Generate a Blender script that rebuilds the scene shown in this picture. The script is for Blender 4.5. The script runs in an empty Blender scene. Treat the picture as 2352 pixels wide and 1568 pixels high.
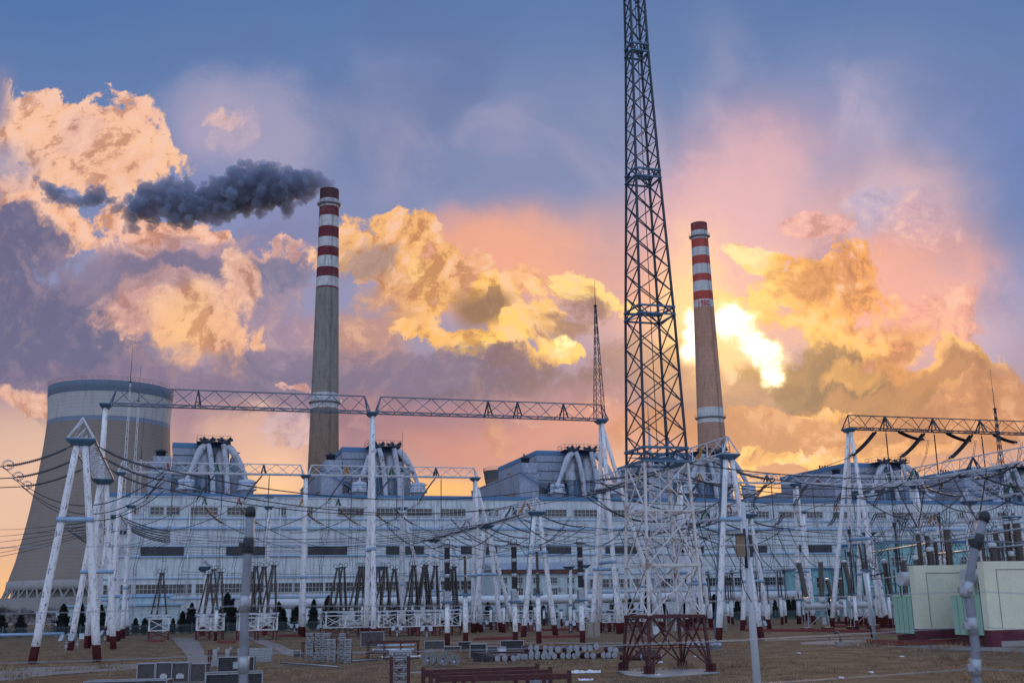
import bpy, math, random
import numpy as np
from mathutils import Vector, Matrix

# ------------------------------------------------------------------ camera
SC = bpy.context.scene
FP = 2517.0; TILT = math.radians(13.4); ROLL = 0.018; CAMH = 4.5
_F = Vector((0, math.cos(TILT), math.sin(TILT)))
_U0 = Vector((0, -math.sin(TILT), math.cos(TILT)))
_R0 = Vector((1, 0, 0))
_R = math.cos(ROLL)*_R0 - math.sin(ROLL)*_U0
_U = math.cos(ROLL)*_U0 + math.sin(ROLL)*_R0
CAM = Vector((0, 0, CAMH))
cd = bpy.data.cameras.new('camera'); cam = bpy.data.objects.new('camera', cd)
SC.collection.objects.link(cam); SC.camera = cam
cam.matrix_world = Matrix(((_R.x, _U.x, -_F.x, CAM.x), (_R.y, _U.y, -_F.y, CAM.y), (_R.z, _U.z, -_F.z, CAM.z), (0, 0, 0, 1)))
cd.sensor_width = 36.0; cd.lens = 36.0*FP/2352.0
cd.clip_start = 0.1; cd.clip_end = 6000
cd.dof.use_dof = True; cd.dof.focus_distance = 95.0; cd.dof.aperture_fstop = 3.2

def ray(x, y): return _F + (x-1176)/FP*_R - (y-784)/FP*_U
def at(x, y, Y):
    d = ray(x, y); return CAM + d*(Y/d.y)
def atz(x, y, z=0.0):
    d = ray(x, y); return CAM + d*((z-CAMH)/d.z)
def zat(x, y, P):                    # height of the line over P seen at picture row y
    d = ray(x, y); return CAMH + d.z*(P[1]/d.y)

# ------------------------------------------------------------------ render look
SC.view_settings.view_transform = 'Standard'; SC.view_settings.look = 'None'
SC.view_settings.exposure = 0.0; SC.view_settings.gamma = 1.0
SC.view_settings.use_curve_mapping = False

# ------------------------------------------------------------------ sun (low, ahead, behind the clouds)
sd_ = ray(1730, 800).normalized()
sunL = bpy.data.lights.new('sun', 'SUN'); sunL.energy = 1.0; sunL.angle = math.radians(8); sunL.color = (1.0, .62, .32)
sun = bpy.data.objects.new('sun', sunL); SC.collection.objects.link(sun)
sun.rotation_euler = (-sd_).to_track_quat('-Z', 'Y').to_euler()
SUN_EL = math.asin(sd_.z); SUN_AZ = math.atan2(sd_.x, sd_.y)

# ------------------------------------------------------------------ world
W = bpy.data.worlds.new('World'); SC.world = W; W.use_nodes = True
wt = W.node_tree; wt.nodes.clear()

class NT:
    """small helper to write node trees compactly"""
    def __init__(s, t): s.t = t
    def n(s, typ, **kw):
        o = s.t.nodes.new(typ)
        for k, v in kw.items():
            if k.startswith('i_'): s.put(o.inputs[int(k[2:])], v)
            else: setattr(o, k, v)
        return o
    def put(s, inp, v):
        if isinstance(v, bpy.types.NodeSocket): s.t.links.new(v, inp)
        elif v is not None: inp.default_value = v
    def m(s, op, a, b=None, c=None, clamp=False):
        o = s.t.nodes.new('ShaderNodeMath'); o.operation = op; o.use_clamp = clamp
        s.put(o.inputs[0], a)
        if b is not None: s.put(o.inputs[1], b)
        if c is not None: s.put(o.inputs[2], c)
        return o.outputs[0]
    def v(s, op, a, b=None, scale=None):
        o = s.t.nodes.new('ShaderNodeVectorMath'); o.operation = op
        s.put(o.inputs[0], a)
        if b is not None: s.put(o.inputs[1], b)
        if scale is not None: s.put(o.inputs[3], scale)
        return o.outputs[1] if op in ('LENGTH', 'DISTANCE', 'DOT_PRODUCT') else o.outputs[0]
    def mix(s, f, a, b, bt='MIX'):
        o = s.t.nodes.new('ShaderNodeMix'); o.data_type = 'RGBA'; o.blend_type = bt
        s.put(o.inputs[0], f); s.put(o.inputs[6], col4(a)); s.put(o.inputs[7], col4(b))
        return o.outputs[2]
    def rng(s, x, a, b, c=0.0, d=1.0, smooth=True):
        o = s.t.nodes.new('ShaderNodeMapRange'); o.interpolation_type = 'SMOOTHSTEP' if smooth else 'LINEAR'
        s.put(o.inputs[0], x); s.put(o.inputs[1], a); s.put(o.inputs[2], b); s.put(o.inputs[3], c); s.put(o.inputs[4], d)
        return o.outputs[0]
    def noise(s, vec, scale, detail=4, rough=.55, dist=0.0, w=None, out=0, lac=2.0, dim='3D'):
        o = s.t.nodes.new('ShaderNodeTexNoise'); o.noise_dimensions = dim
        o.inputs['Scale'].default_value = scale; o.inputs['Detail'].default_value = detail
        o.inputs['Roughness'].default_value = rough; o.inputs['Distortion'].default_value = dist
        o.inputs['Lacunarity'].default_value = lac
        s.put(o.inputs['Vector'], vec)
        return o.outputs[out]
    def blob(s, vec, c, r, rot=0.0, p=True):
        """soft ellipse: 1 in its middle, 0 at its rim"""
        mp = s.t.nodes.new('ShaderNodeMapping'); mp.vector_type = 'TEXTURE'
        s.put(mp.inputs[0], vec)
        mp.inputs[1].default_value = (c[0], c[1], c[2] if len(c) > 2 else 0)
        mp.inputs[2].default_value = (0, 0, rot)
        mp.inputs[3].default_value = (r[0], r[1], r[2] if len(r) > 2 else 1)
        g = s.t.nodes.new('ShaderNodeTexGradient'); g.gradient_type = 'SPHERICAL'
        s.put(g.inputs[0], mp.outputs[0])
        if not p: return g.outputs[1]
        return s.rng(g.outputs[1], 0.0, 1.0)
    def field(s, vec, blobs):
        acc = None
        for c, r, rot, amp in blobs:
            g = s.blob(vec, c, r, rot)
            acc = s.m('MULTIPLY_ADD', g, amp, acc if acc is not None else 0.0)
        return acc
def lin(c):
    c = c/255.0
    return c/12.92 if c <= .04045 else ((c+.055)/1.055)**2.4
def rgb(r, g, b): return (lin(r), lin(g), lin(b))
def col4(c):
    if isinstance(c, tuple) and len(c) == 3: return (c[0], c[1], c[2], 1.0)
    return c

def Q(x, y):
    d = ray(x, y); return (d.x/d.y, d.z/d.y)
def B(x, y, rx, ry, amp=1.0, rot=0.0):
    c = Q(x, y); ax = Q(x+rx, y); ay = Q(x, y-ry)
    return (c, (math.hypot(ax[0]-c[0], ax[1]-c[1]), math.hypot(ay[0]-c[0], ay[1]-c[1])), math.radians(rot), amp)

class NT2(NT):
    def noise(s, *a, **k): return NT.noise(s, *a, dim='2D', **k)
w = NT2(wt)
tc = w.n('ShaderNodeTexCoord').outputs['Generated']
sx = w.n('ShaderNodeSeparateXYZ', i_0=tc)
dy = w.m('MAXIMUM', sx.outputs[1], 0.12)
q = w.n('ShaderNodeCombineXYZ', i_0=w.m('DIVIDE', sx.outputs[0], dy), i_1=w.m('DIVIDE', sx.outputs[2], dy)).outputs[0]
def warp(vec, scale, amt, detail=3, rough=.55, off=(0, 0, 0)):
    nc = w.noise(w.v('ADD', vec, off), scale, detail, rough, out=1)
    return w.v('ADD', vec, w.v('SCALE', w.v('SUBTRACT', nc, (.5, .5, .5)), scale=amt))
qs = warp(q, 3.0, .16, 4, .5)                 # soft warp for the high haze and colour washes
qm = warp(warp(q, 6.0, .05, 2, .5, (3, 1, 7)), 24.0, .014, 4, .6)  # cumulus warp

def wash(vec, base, blobs):
    c = base
    for (bc, br, rot, amp), colr in blobs:
        g = w.blob(vec, bc, br, rot)
        if amp != 1.0: g = w.m('MULTIPLY', g, amp)
        c = w.mix(g, c, rgb(*colr))
    return c

# blue above paling downwards
qy = w.n('ShaderNodeSeparateXYZ', i_0=qs)
grad = w.n('ShaderNodeValToRGB', i_0=w.rng(qy.outputs[1], 0.0, .62, smooth=False))
cr = grad.color_ramp
stops = [(0.0, (240, 184, 132)), (.14, (214, 158, 134)), (.3, (168, 140, 156)), (.45, (146, 145, 180)), (.62, (122, 136, 180)), (.8, (100, 128, 176)), (1.0, (84, 120, 172))]
while len(cr.elements) < len(stops): cr.elements.new(.5)
for e, (p_, c_) in zip(cr.elements, stops):
    e.position = p_; e.color = (*rgb(*c_), 1)
skyc = wash(qs, grad.outputs[0], [
    (B(1050, 330, 620, 300, .6), (128, 138, 176)),
    (B(2000, 300, 460, 330, .5, -25), (150, 150, 190)),
    (B(1700, 430, 360, 330, .8, 40), (205, 165, 180)),
    (B(2340, 470, 300, 420, .85), (88, 120, 180)),
    (B(560, 330, 300, 200, .5), (170, 162, 184)),
    (B(620, 500, 330, 150, .8), (138, 146, 186)),
    (B(1560, 640, 520, 280, .95), (240, 166, 134)),
    (B(1200, 620, 420, 190, .8), (216, 160, 150)),
    (B(2010, 620, 300, 300, .85), (236, 164, 130)),
    (B(2230, 720, 190, 220, .6), (190, 160, 185)),
    (B(900, 950, 800, 150, .95), (142, 110, 136)),
    (B(1300, 1000, 600, 120, .9), (196, 124, 112)),
    (B(60, 1100, 420, 220, .85), (236, 196, 168)),
    (B(60, 1330, 420, 160, .95), (250, 194, 132)),
    (B(640, 1080, 190, 120, .95), (250, 200, 146)),
    (B(1040, 1125, 330, 60, .95), (250, 184, 92)),
    (B(1900, 1000, 750, 200, .95), (190, 116, 70)),
    (B(1750, 1110, 600, 50, .8), (246, 182, 92)),
])
# soft rays fanning out of the sun in the upper air
sunq = Q(1700, 800)
rel = w.v('SUBTRACT', qs, (sunq[0], sunq[1], 0))
rs = w.n('ShaderNodeSeparateXYZ', i_0=rel)
ang = w.m('ARCTAN2', rs.outputs[0], rs.outputs[1]); rad = w.v('LENGTH', rel)
pol = w.n('ShaderNodeCombineXYZ', i_0=w.m('MULTIPLY', ang, 1.5), i_1=w.m('MULTIPLY', rad, 3.6)).outputs[0]
st = w.noise(pol, 1.9, 5, .5, .15)
streak = w.m('MULTIPLY', w.rng(st, .38, .78), w.field(q, [B(1850, 330, 600, 420, .6), B(1000, 330, 700, 300, .45), B(2080, 560, 260, 230, .5), B(560, 330, 330, 230, .65)]))
skyc = w.mix(streak, skyc, rgb(205, 184, 202))
st2 = w.rng(w.noise(w.v('ADD', pol, (5, 3, 0)), 2.1, 4, .5, .5), .42, .7)
skyc = w.mix(w.m('MULTIPLY', st2, w.field(q, [B(1000, 160, 1100, 430, .55), B(2250, 300, 330, 400, .5)])), skyc, rgb(94, 116, 164))

# soft middle layer: half-transparent pink and lavender puffs
sn = w.noise(warp(q, 9.0, .05, 3, .6, (7, 7, 1)), 7.5, 7, .6, .2)
sm_ = w.m('MULTIPLY', w.rng(sn, .42, .64), w.field(q, [B(2010, 560, 330, 200, .85), B(1640, 470, 330, 230, .7), B(1250, 600, 360, 130, .8), B(2230, 700, 200, 220, .6), B(560, 300, 260, 160, .5), B(1500, 960, 900, 130, .5)]))
skyc = w.mix(sm_, skyc, wash(q, rgb(206, 178, 196), [(B(1900, 620, 560, 230), (246, 176, 142)), (B(1250, 620, 420, 160), (246, 182, 150)), (B(1500, 980, 900, 120), (226, 140, 104))]))
sd2 = w.m('MULTIPLY', w.rng(sn, .5, .34), w.field(q, [B(1950, 560, 420, 160, .55), B(1250, 640, 420, 130, .35), B(600, 560, 330, 150, .5), B(1500, 980, 1000, 150, .55), B(2250, 620, 200, 260, .4)]))
skyc = w.mix(sd2, skyc, wash(q, rgb(128, 122, 160), [(B(1900, 640, 520, 200), (196, 130, 128)), (B(1600, 990, 900, 140), (158, 106, 112))]))
# ---- heaped clouds, laid dab over dab from the far ones to the near ones
def fb(vec):
    a = w.noise(vec, 9.0, 8, .58, .12)
    b = w.noise(w.v('ADD', vec, (9, 4, 2)), 34, 6, .66, .2)
    return w.m('MULTIPLY_ADD', b, .46, w.m('SUBTRACT', a, .08))
n0 = fb(qm)
todir = w.v('NORMALIZE', w.v('SUBTRACT', (sunq[0], sunq[1]+.12, 0), q))
n1 = fb(w.v('ADD', qm, w.v('SCALE', todir, scale=.011)))
nn = w.m('SUBTRACT', n0, .65)
nA = {'s': w.m('MULTIPLY', nn, .7), 'm': w.m('MULTIPLY', nn, 2.3), 'h': w.m('MULTIPLY', nn, 2.5)}
EDGE = {'s': (.02, .75), 'm': (.08, .56), 'h': (.16, .38)}
qe = warp(qm, 15.0, .055, 5, .62, (2, 5, 0))
VEC = {'s': qs, 'm': qe, 'h': qe}
out = skyc; cloudy = None
def dab(kind, x, y, rx, ry, colr, amp=1.0, rot=0.0):
    global out, cloudy
    c, r, ro, _ = B(x, y, rx*1.35, ry*1.35, 1, rot)
    g = w.blob(VEC[kind], c, r, ro, p=False)
    lo, hi = EDGE[kind]
    f = w.rng(w.m('ADD', g, w.m('MULTIPLY', nA[kind], w.rng(g, 0, .22))), lo, hi, 0, amp)
    out = w.mix(f, out, rgb(*colr))
    if kind != 's': cloudy = f if cloudy is None else w.m('MAXIMUM', cloudy, f)
# left: peach tops, grey bodies
dab('s', 560, 300, 190, 140, (168, 162, 190), .7)
dab('m', 500, 272, 50, 22, (236, 194, 176), .55); dab('m', 540, 300, 60, 50, (205, 178, 190), .4)
dab('h', 50, 250, 90, 75, (244, 196, 170)); dab('h', 250, 300, 110, 85, (243, 192, 164)); dab('h', 150, 360, 210, 120, (246, 194, 160)); dab('h', 330, 390, 110, 75, (248, 196, 158))
dab('m', 190, 300, 60, 50, (228, 180, 168), .6); dab('m', 260, 400, 110, 50, (240, 184, 150), .7)
dab('s', 0, 260, 70, 100, (140, 136, 168)); dab('s', 40, 400, 110, 55, (166, 155, 178), .9)
dab('m', 60, 470, 160, 60, (226, 180, 164), .8); dab('h', 140, 530, 230, 85, (246, 188, 152)); dab('h', 350, 560, 160, 70, (240, 184, 156)); dab('h', 440, 590, 80, 40, (240, 180, 156))
dab('m', 330, 600, 170, 60, (196, 158, 162), .8)
dab('m', 610, 740, 270, 190, (166, 140, 160)); dab('h', 665, 590, 95, 52, (236, 176, 152), .9); dab('m', 670, 610, 110, 62, (126, 122, 152)); dab('m', 600, 690, 90, 60, (150, 134, 158), .8)
dab('m', 0, 620, 150, 140, (112, 108, 140)); dab('m', 90, 740, 290, 170, (112, 106, 138)); dab('m', 240, 640, 190, 60, (142, 126, 150), .85); dab('m', 380, 650, 150, 62, (126, 116, 144), .9); dab('s', 100, 830, 330, 100, (112, 108, 140))
dab('m', 360, 730, 120, 50, (224, 168, 150), .85); dab('m', 450, 765, 115, 100, (240, 180, 134), .85); dab('m', 370, 690, 130, 60, (206, 160, 154), .7); dab('s', 450, 770, 70, 80, (255, 200, 136), .7); dab('m', 545, 660, 55, 95, (244, 186, 150), .7, 20); dab('m', 545, 838, 60, 20, (252, 196, 140)); dab('m', 610, 770, 20, 30, (246, 182, 130), .8)
dab('m', 430, 890, 480, 72, (134, 116, 144), .9); dab('m', 710, 850, 130, 70, (122, 112, 142), .85); dab('m', 680, 870, 50, 14, (236, 176, 160), .8); dab('m', 50, 915, 90, 26, (240, 186, 156), .8)
# centre: orange heaps, golden strand, grey deck
dab('s', 1120, 620, 280, 120, (236, 164, 132), .9)
dab('h', 860, 590, 130, 90, (244, 184, 118)); dab('h', 930, 650, 110, 120, (240, 178, 108)); dab('h', 960, 710, 70, 70, (246, 184, 104))
dab('m', 830, 600, 70, 55, (158, 132, 134), .8); dab('m', 880, 690, 120, 90, (218, 158, 110), .8); dab('s', 870, 790, 130, 80, (190, 142, 132), .9); dab('m', 960, 620, 30, 60, (252, 200, 124), .8)
dab('h', 1010, 790, 130, 42, (248, 186, 96), 1, -30); dab('h', 1100, 825, 80, 40, (252, 198, 92)); dab('m', 1060, 640, 40, 50, (238, 176, 122), .8)
dab('h', 1132, 715, 70, 58, (250, 192, 96)); dab('s', 1130, 722, 50, 46, (150, 108, 74)); dab('m', 1120, 716, 24, 20, (146, 104, 72), .7); dab('h', 1180, 770, 46, 46, (252, 202, 96)); dab('m', 1215, 650, 60, 34, (244, 182, 112), .8)
dab('h', 1345, 672, 125, 52, (254, 214, 122)); dab('h', 1260, 740, 60, 80, (246, 190, 100)); dab('m', 1340, 712, 88, 74, (140, 102, 98)); dab('m', 1300, 760, 80, 45, (150, 108, 92), .9); dab('h', 1290, 812, 70, 30, (255, 204, 96)); dab('h', 1220, 832, 100, 22, (248, 188, 96)); dab('m', 1296, 800, 22, 14, (255, 242, 170))
dab('m', 1080, 905, 400, 74, (118, 96, 122)); dab('m', 1300, 885, 230, 70, (124, 92, 104)); dab('m', 880, 880, 190, 80, (128, 110, 138), .9); dab('m', 1430, 850, 100, 120, (150, 112, 116), .9)
dab('s', 1150, 960, 500, 60, (166, 118, 130), .9); dab('s', 1300, 1005, 360, 55, (206, 136, 122), .85)
# right: gold body, salmon edge, brown deck
dab('s', 1650, 470, 240, 200, (228, 176, 178), .75); dab('m', 2060, 510, 130, 80, (178, 166, 196), .75); dab('m', 1900, 515, 90, 34, (232, 166, 154), .7)
dab('s', 2080, 700, 210, 160, (230, 162, 148), .95); dab('m', 2130, 730, 120, 90, (236, 162, 138), .8); dab('m', 1890, 590, 60, 40, (170, 140, 168), .6)
dab('s', 1610, 660, 150, 180, (252, 208, 150), .9)
dab('h', 1700, 592, 62, 30, (255, 224, 160)); dab('h', 1760, 670, 130, 80, (254, 202, 104)); dab('h', 1870, 700, 190, 110, (244, 172, 70)); dab('h', 1970, 670, 120, 110, (234, 156, 72)); dab('m', 2070, 790, 80, 34, (244, 180, 110)); dab('m', 1835, 655, 80, 50, (200, 126, 62), .9); dab('m', 1990, 780, 140, 60, (206, 128, 74), .9); dab('m', 1930, 640, 50, 60, (206, 132, 76), .8); dab('m', 1900, 780, 120, 36, (252, 192, 84), .8)
dab('h', 2190, 850, 130, 62, (242, 182, 106)); dab('h', 2000, 900, 260, 90, (204, 132, 56)); dab('m', 2200, 895, 140, 78, (168, 108, 68), .95)
dab('m', 1855, 868, 165, 80, (104, 68, 44)); dab('m', 1760, 925, 140, 62, (116, 78, 66)); dab('m', 1850, 880, 110, 50, (96, 62, 42), .8); dab('m', 1930, 840, 70, 26, (200, 140, 60), .8); dab('m', 2030, 930, 190, 60, (164, 104, 54), .85); dab('m', 1640, 930, 110, 60, (150, 104, 100), .9); dab('m', 1890, 960, 90, 40, (240, 176, 76), .7)
dab('m', 1565, 850, 70, 60, (160, 112, 104), .9)
dab('m', 1860, 1000, 640, 56, (184, 114, 68), .9); dab('m', 2300, 930, 150, 60, (196, 128, 84), .85); dab('m', 1800, 1052, 170, 12, (252, 190, 96), .9); dab('m', 2080, 1030, 160, 26, (232, 164, 96), .7)
dab('s', 620, 1010, 170, 90, (240, 190, 160), .7); dab('m', 660, 1000, 60, 50, (206, 176, 186), .6)
# light and shade on the billows
emb = w.m('MULTIPLY', w.m('SUBTRACT', n0, n1), 6.5)
lum = w.rng(w.n('ShaderNodeSeparateColor', i_0=out).outputs[0], .28, .8, .10, 1.0)
hi_ = w.m('MULTIPLY', w.rng(emb, .0, .7), w.m('MULTIPLY', w.m('MULTIPLY', cloudy, lum), .75)); lo_ = w.m('MULTIPLY', w.rng(emb, .0, -.7), w.m('MULTIPLY', w.m('MULTIPLY', cloudy, lum), .9))
out = w.mix(hi_, out, wash(q, rgb(246, 200, 176), [(B(450, 770, 260, 160), (250, 190, 134)), (B(1600, 780, 640, 330), (255, 206, 104)), (B(1000, 740, 420, 260, .7), (252, 192, 118)), (B(2080, 880, 520, 260), (236, 166, 80))]))
out = w.mix(lo_, out, w.mix(1.0, out, (.62, .50, .48), 'MULTIPLY'))
low = w.rng(w.n('ShaderNodeSeparateXYZ', i_0=q).outputs[1], Q(1176, 800)[1], Q(1176, 930)[1])
# the sun's glare breaking through the cloud gap
gl = w.field(qm, [B(1680, 745, 90, 105, .9, -30), B(1742, 808, 88, 66, 1.0), B(1578, 770, 50, 120, .62), B(1745, 870, 40, 50, .7), B(1480, 700, 60, 60, .3)])
gl2 = w.field(q, [B(1680, 750, 380, 240, .45)])
out = w.mix(w.m('MULTIPLY', gl2, w.rng(n0, .35, .8)), out, rgb(255, 206, 92))
gn = w.m('ADD', gl, w.m('MULTIPLY', nn, w.rng(gl, 0, .4, .2, 3.2)))
out = w.mix(w.rng(gn, .1, .8), out, (1.05, .78, .34))
out = w.mix(w.rng(gn, .35, 1.0), out, (1.6, 1.5, 1.25))
glow = w.field(q, [B(1690, 770, 900, 480, 1.0)])
out = w.mix(w.m('MULTIPLY', w.m('MULTIPLY', glow, glow), .9), out, (.09, .02, -.03), 'ADD')
out = w.mix(1.0, out, (0, 0, 0), 'LIGHTEN')
hsv = w.n('ShaderNodeHueSaturation', i_0=.5, i_1=.97, i_2=1.0, i_3=1.0); w.put(hsv.inputs['Color'], out)
out = w.n('ShaderNodeGamma', i_0=hsv.outputs[0], i_1=1.10).outputs[0]
# below the horizon and the clear blue half of the sky behind the viewer, brightened to light the facades
out = w.mix(w.rng(sx.outputs[2], -.01, -.06), out, (.10, .085, .08))
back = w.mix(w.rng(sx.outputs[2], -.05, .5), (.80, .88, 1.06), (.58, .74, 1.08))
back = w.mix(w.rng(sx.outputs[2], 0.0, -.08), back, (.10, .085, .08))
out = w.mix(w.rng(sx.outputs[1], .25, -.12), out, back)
sky = w.n('ShaderNodeTexSky', sky_type='NISHITA'); sky.sun_disc = False
sky.sun_elevation = SUN_EL; sky.sun_rotation = SUN_AZ
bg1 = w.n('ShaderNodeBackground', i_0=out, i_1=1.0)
bg2 = w.n('ShaderNodeBackground', i_0=sky.outputs[0], i_1=0.006)
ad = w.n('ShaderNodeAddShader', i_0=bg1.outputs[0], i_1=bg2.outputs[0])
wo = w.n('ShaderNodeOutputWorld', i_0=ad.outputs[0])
W.cycles.sampling_method = 'MANUAL'; W.cycles.sample_map_resolution = 512

CY = SC.cycles
CY.max_bounces = 5; CY.diffuse_bounces = 2; CY.glossy_bounces = 2; CY.transmission_bounces = 3; CY.transparent_max_bounces = 12; CY.volume_bounces = 1
CY.use_adaptive_sampling = True; CY.adaptive_threshold = 0.015; CY.adaptive_min_samples = 12
CY.caustics_reflective = False; CY.caustics_refractive = False

# ================================================================== helpers
random.seed(7)
GA = math.radians(16.9)                       # the whole plant stands on a grid turned by this angle
UU = Vector((math.cos(GA), math.sin(GA), 0)); VV = Vector((-math.sin(GA), math.cos(GA), 0))
ZZ = Vector((0, 0, 1))
COL = SC.collection

def onplane(px, py, P0, d):
    """point where the sight line meets the upright plane through P0 along d"""
    n = Vector((-d.y, d.x, 0)); r = ray(px, py)
    t = (Vector(P0)-CAM).dot(n)/r.dot(n)
    return CAM + r*t

class MB:
    def __init__(s): s.v = []; s.f = []; s.sm = []
    def face(s, idx, smooth=False): s.f.append(idx); s.sm.append(smooth)
    def box(s, x0, y0, z0, x1, y1, z1):
        b = len(s.v)
        s.v += [(x0, y0, z0), (x1, y0, z0), (x1, y1, z0), (x0, y1, z0), (x0, y0, z1), (x1, y0, z1), (x1, y1, z1), (x0, y1, z1)]
        for q_ in ((0, 3, 2, 1), (4, 5, 6, 7), (0, 1, 5, 4), (1, 2, 6, 5), (2, 3, 7, 6), (3, 0, 4, 7)): s.face(tuple(b+i for i in q_))
        return s
    def cbox(s, c, d, rz=0.0, tilt=0.0):
        """box centred on c, dims d, turned about z (and tipped about its own x)"""
        M = Matrix.Translation(Vector(c)) @ Matrix.Rotation(rz, 4, 'Z') @ Matrix.Rotation(tilt, 4, 'X')
        b = len(s.v); hx, hy, hz = d[0]/2, d[1]/2, d[2]/2
        for x, y, z in ((-hx, -hy, -hz), (hx, -hy, -hz), (hx, hy, -hz), (-hx, hy, -hz), (-hx, -hy, hz), (hx, -hy, hz), (hx, hy, hz), (-hx, hy, hz)):
            s.v.append(tuple(M @ Vector((x, y, z))))
        for q_ in ((0, 3, 2, 1), (4, 5, 6, 7), (0, 1, 5, 4), (1, 2, 6, 5), (2, 3, 7, 6), (3, 0, 4, 7)): s.face(tuple(b+i for i in q_))
        return s
    def quad(s, a, b, c, d):
        i = len(s.v); s.v += [tuple(a), tuple(b), tuple(c), tuple(d)]; s.face((i, i+1, i+2, i+3)); return s
    def tube(s, pts, r, n=6, caps=True, smooth=True, up=None):
        """round bar along pts; r is one radius or one per point"""
        pts = [Vector(p) for p in pts]; m = len(pts)
        rr = r if isinstance(r, (list, tuple)) else [r]*m
        t = (pts[1]-pts[0]).normalized()
        ref = Vector(up) if up else (ZZ if abs(t.z) < .9 else Vector((1, 0, 0)))
        a = t.cross(ref).normalized(); base = len(s.v)
        for i, p in enumerate(pts):
            t = (pts[min(i+1, m-1)]-pts[max(i-1, 0)])
            if t.length < 1e-9: t = Vector((0, 0, 1))
            t.normalize()
            a = a - t*a.dot(t)
            if a.length < 1e-6: a = t.orthogonal()
            a.normalize(); b = t.cross(a)
            for k in range(n):
                an = 2*math.pi*(k+.5)/n
                s.v.append(tuple(p + (a*math.cos(an)+b*math.sin(an))*rr[i]))
        for i in range(m-1):
            for k in range(n):
                k2 = (k+1) % n; o = base+i*n
                s.face((o+k, o+k2, o+n+k2, o+n+k), smooth and n > 4)
        if caps:
            s.face(tuple(base+k for k in range(n-1, -1, -1))); s.face(tuple(base+(m-1)*n+k for k in range(n)))
        return s
    def bar(s, a, b, w_, h_=None):
        """square steel bar from a to b"""
        return s.tube([a, b], w_*.7071, 4, True, False)
    def lathe(s, prof, c=(0, 0, 0), n=16, smooth=True):
        """prof = [(radius, z)...] turned about the upright through c"""
        base = len(s.v); m = len(prof)
        for r_, z in prof:
            for k in range(n):
                a = 2*math.pi*k/n
                s.v.append((c[0]+r_*math.cos(a), c[1]+r_*math.sin(a), c[2]+z))
        for i in range(m-1):
            for k in range(n):
                k2 = (k+1) % n; o = base+i*n
                s.face((o+k, o+k2, o+n+k2, o+n+k), smooth)
        s.face(tuple(base+k for k in range(n-1, -1, -1))); s.face(tuple(base+(m-1)*n+k for k in range(n)))
        return s
    def ring(s, c, R_, r, ax, ay=None, n=16, k=5, oval=1.0):
        """a hoop round c in the plane of ax, ay"""
        c = Vector(c); ax = Vector(ax).normalized(); ay = Vector(ay).normalized()
        pts = [c + ax*R_*math.cos(2*math.pi*i/n)*oval + ay*R_*math.sin(2*math.pi*i/n) for i in range(n+1)]
        return s.tube(pts, r, k, False)
    def build(s, name, mat, parent=None, **tags):
        me = bpy.data.meshes.new(name); me.from_pydata(s.v, [], s.f)
        me.polygons.foreach_set('use_smooth', s.sm); me.materials.append(mat); me.update()
        o = bpy.data.objects.new(name, me); COL.objects.link(o)
        if parent is not None: o.parent = parent
        for k_, v_ in tags.items(): o[k_] = v_
        return o

def thing(name, label, cat, loc=(0, 0, 0), rz=0.0, group=None):
    o = bpy.data.objects.new(name, None); COL.objects.link(o)
    o.empty_display_size = .3
    o.location = loc; o.rotation_euler = (0, 0, rz); o['label'] = label; o['category'] = cat
    if group: o['group'] = group
    return o
def tag(o, label, cat, group=None):
    o['label'] = label; o['category'] = cat
    if group: o['group'] = group
    return o
def dup(root, label, loc=None, rz=None, parent=None):
    r = root.copy(); COL.objects.link(r)
    if parent is None:
        if loc is not None: r.location = loc
        if rz is not None: r.rotation_euler = (0, 0, rz)
        if label: r['label'] = label
    else: r.parent = parent
    for ch in list(root.children): dup(ch, None, parent=r)
    return r
ORD = ['leftmost', 'second from left', 'third from left', 'fourth from left', 'fifth from left', 'sixth from left', 'seventh from left', 'eighth from left', 'ninth from left', 'tenth from left',
       'eleventh from left', 'twelfth from left', 'thirteenth from left', 'fourteenth from left', 'fifteenth from left', 'sixteenth from left', 'seventeenth from left', 'eighteenth from left', 'nineteenth from left', 'twentieth from left', 'twenty-first from left', 'twenty-second from left', 'twenty-third from left', 'twenty-fourth from left', 'twenty-fifth from left', 'twenty-sixth from left', 'twenty-seventh from left', 'twenty-eighth from left', 'twenty-ninth from left', 'thirtieth from left']

# ================================================================== materials
def mat(name, base, rough=.7, metal=0.0, spec=.4, fn=None):
    m = bpy.data.materials.new(name); m.use_nodes = True; t = m.node_tree; t.nodes.clear()
    k = NT(t)
    b = k.n('ShaderNodeBsdfPrincipled'); o = k.n('ShaderNodeOutputMaterial'); t.links.new(b.outputs[0], o.inputs[0])
    b.inputs['Base Color'].default_value = (*base, 1); b.inputs['Roughness'].default_value = rough
    b.inputs['Metallic'].default_value = metal; b.inputs['Specular IOR Level'].default_value = spec
    if fn: fn(k, b)
    return m
def gpos(k): return k.n('ShaderNodeNewGeometry').outputs['Position']
def opos(k): return k.n('ShaderNodeTexCoord').outputs['Object']
def sepz(k, v): return k.n('ShaderNodeSeparateXYZ', i_0=v).outputs
def link_bump(k, b, h, strength=.3, dist=.05):
    bp = k.n('ShaderNodeBump'); bp.inputs['Strength'].default_value = strength; bp.inputs['Distance'].default_value = dist
    k.t.links.new(h, bp.inputs['Height']); k.t.links.new(bp.outputs[0], b.inputs['Normal'])

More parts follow.
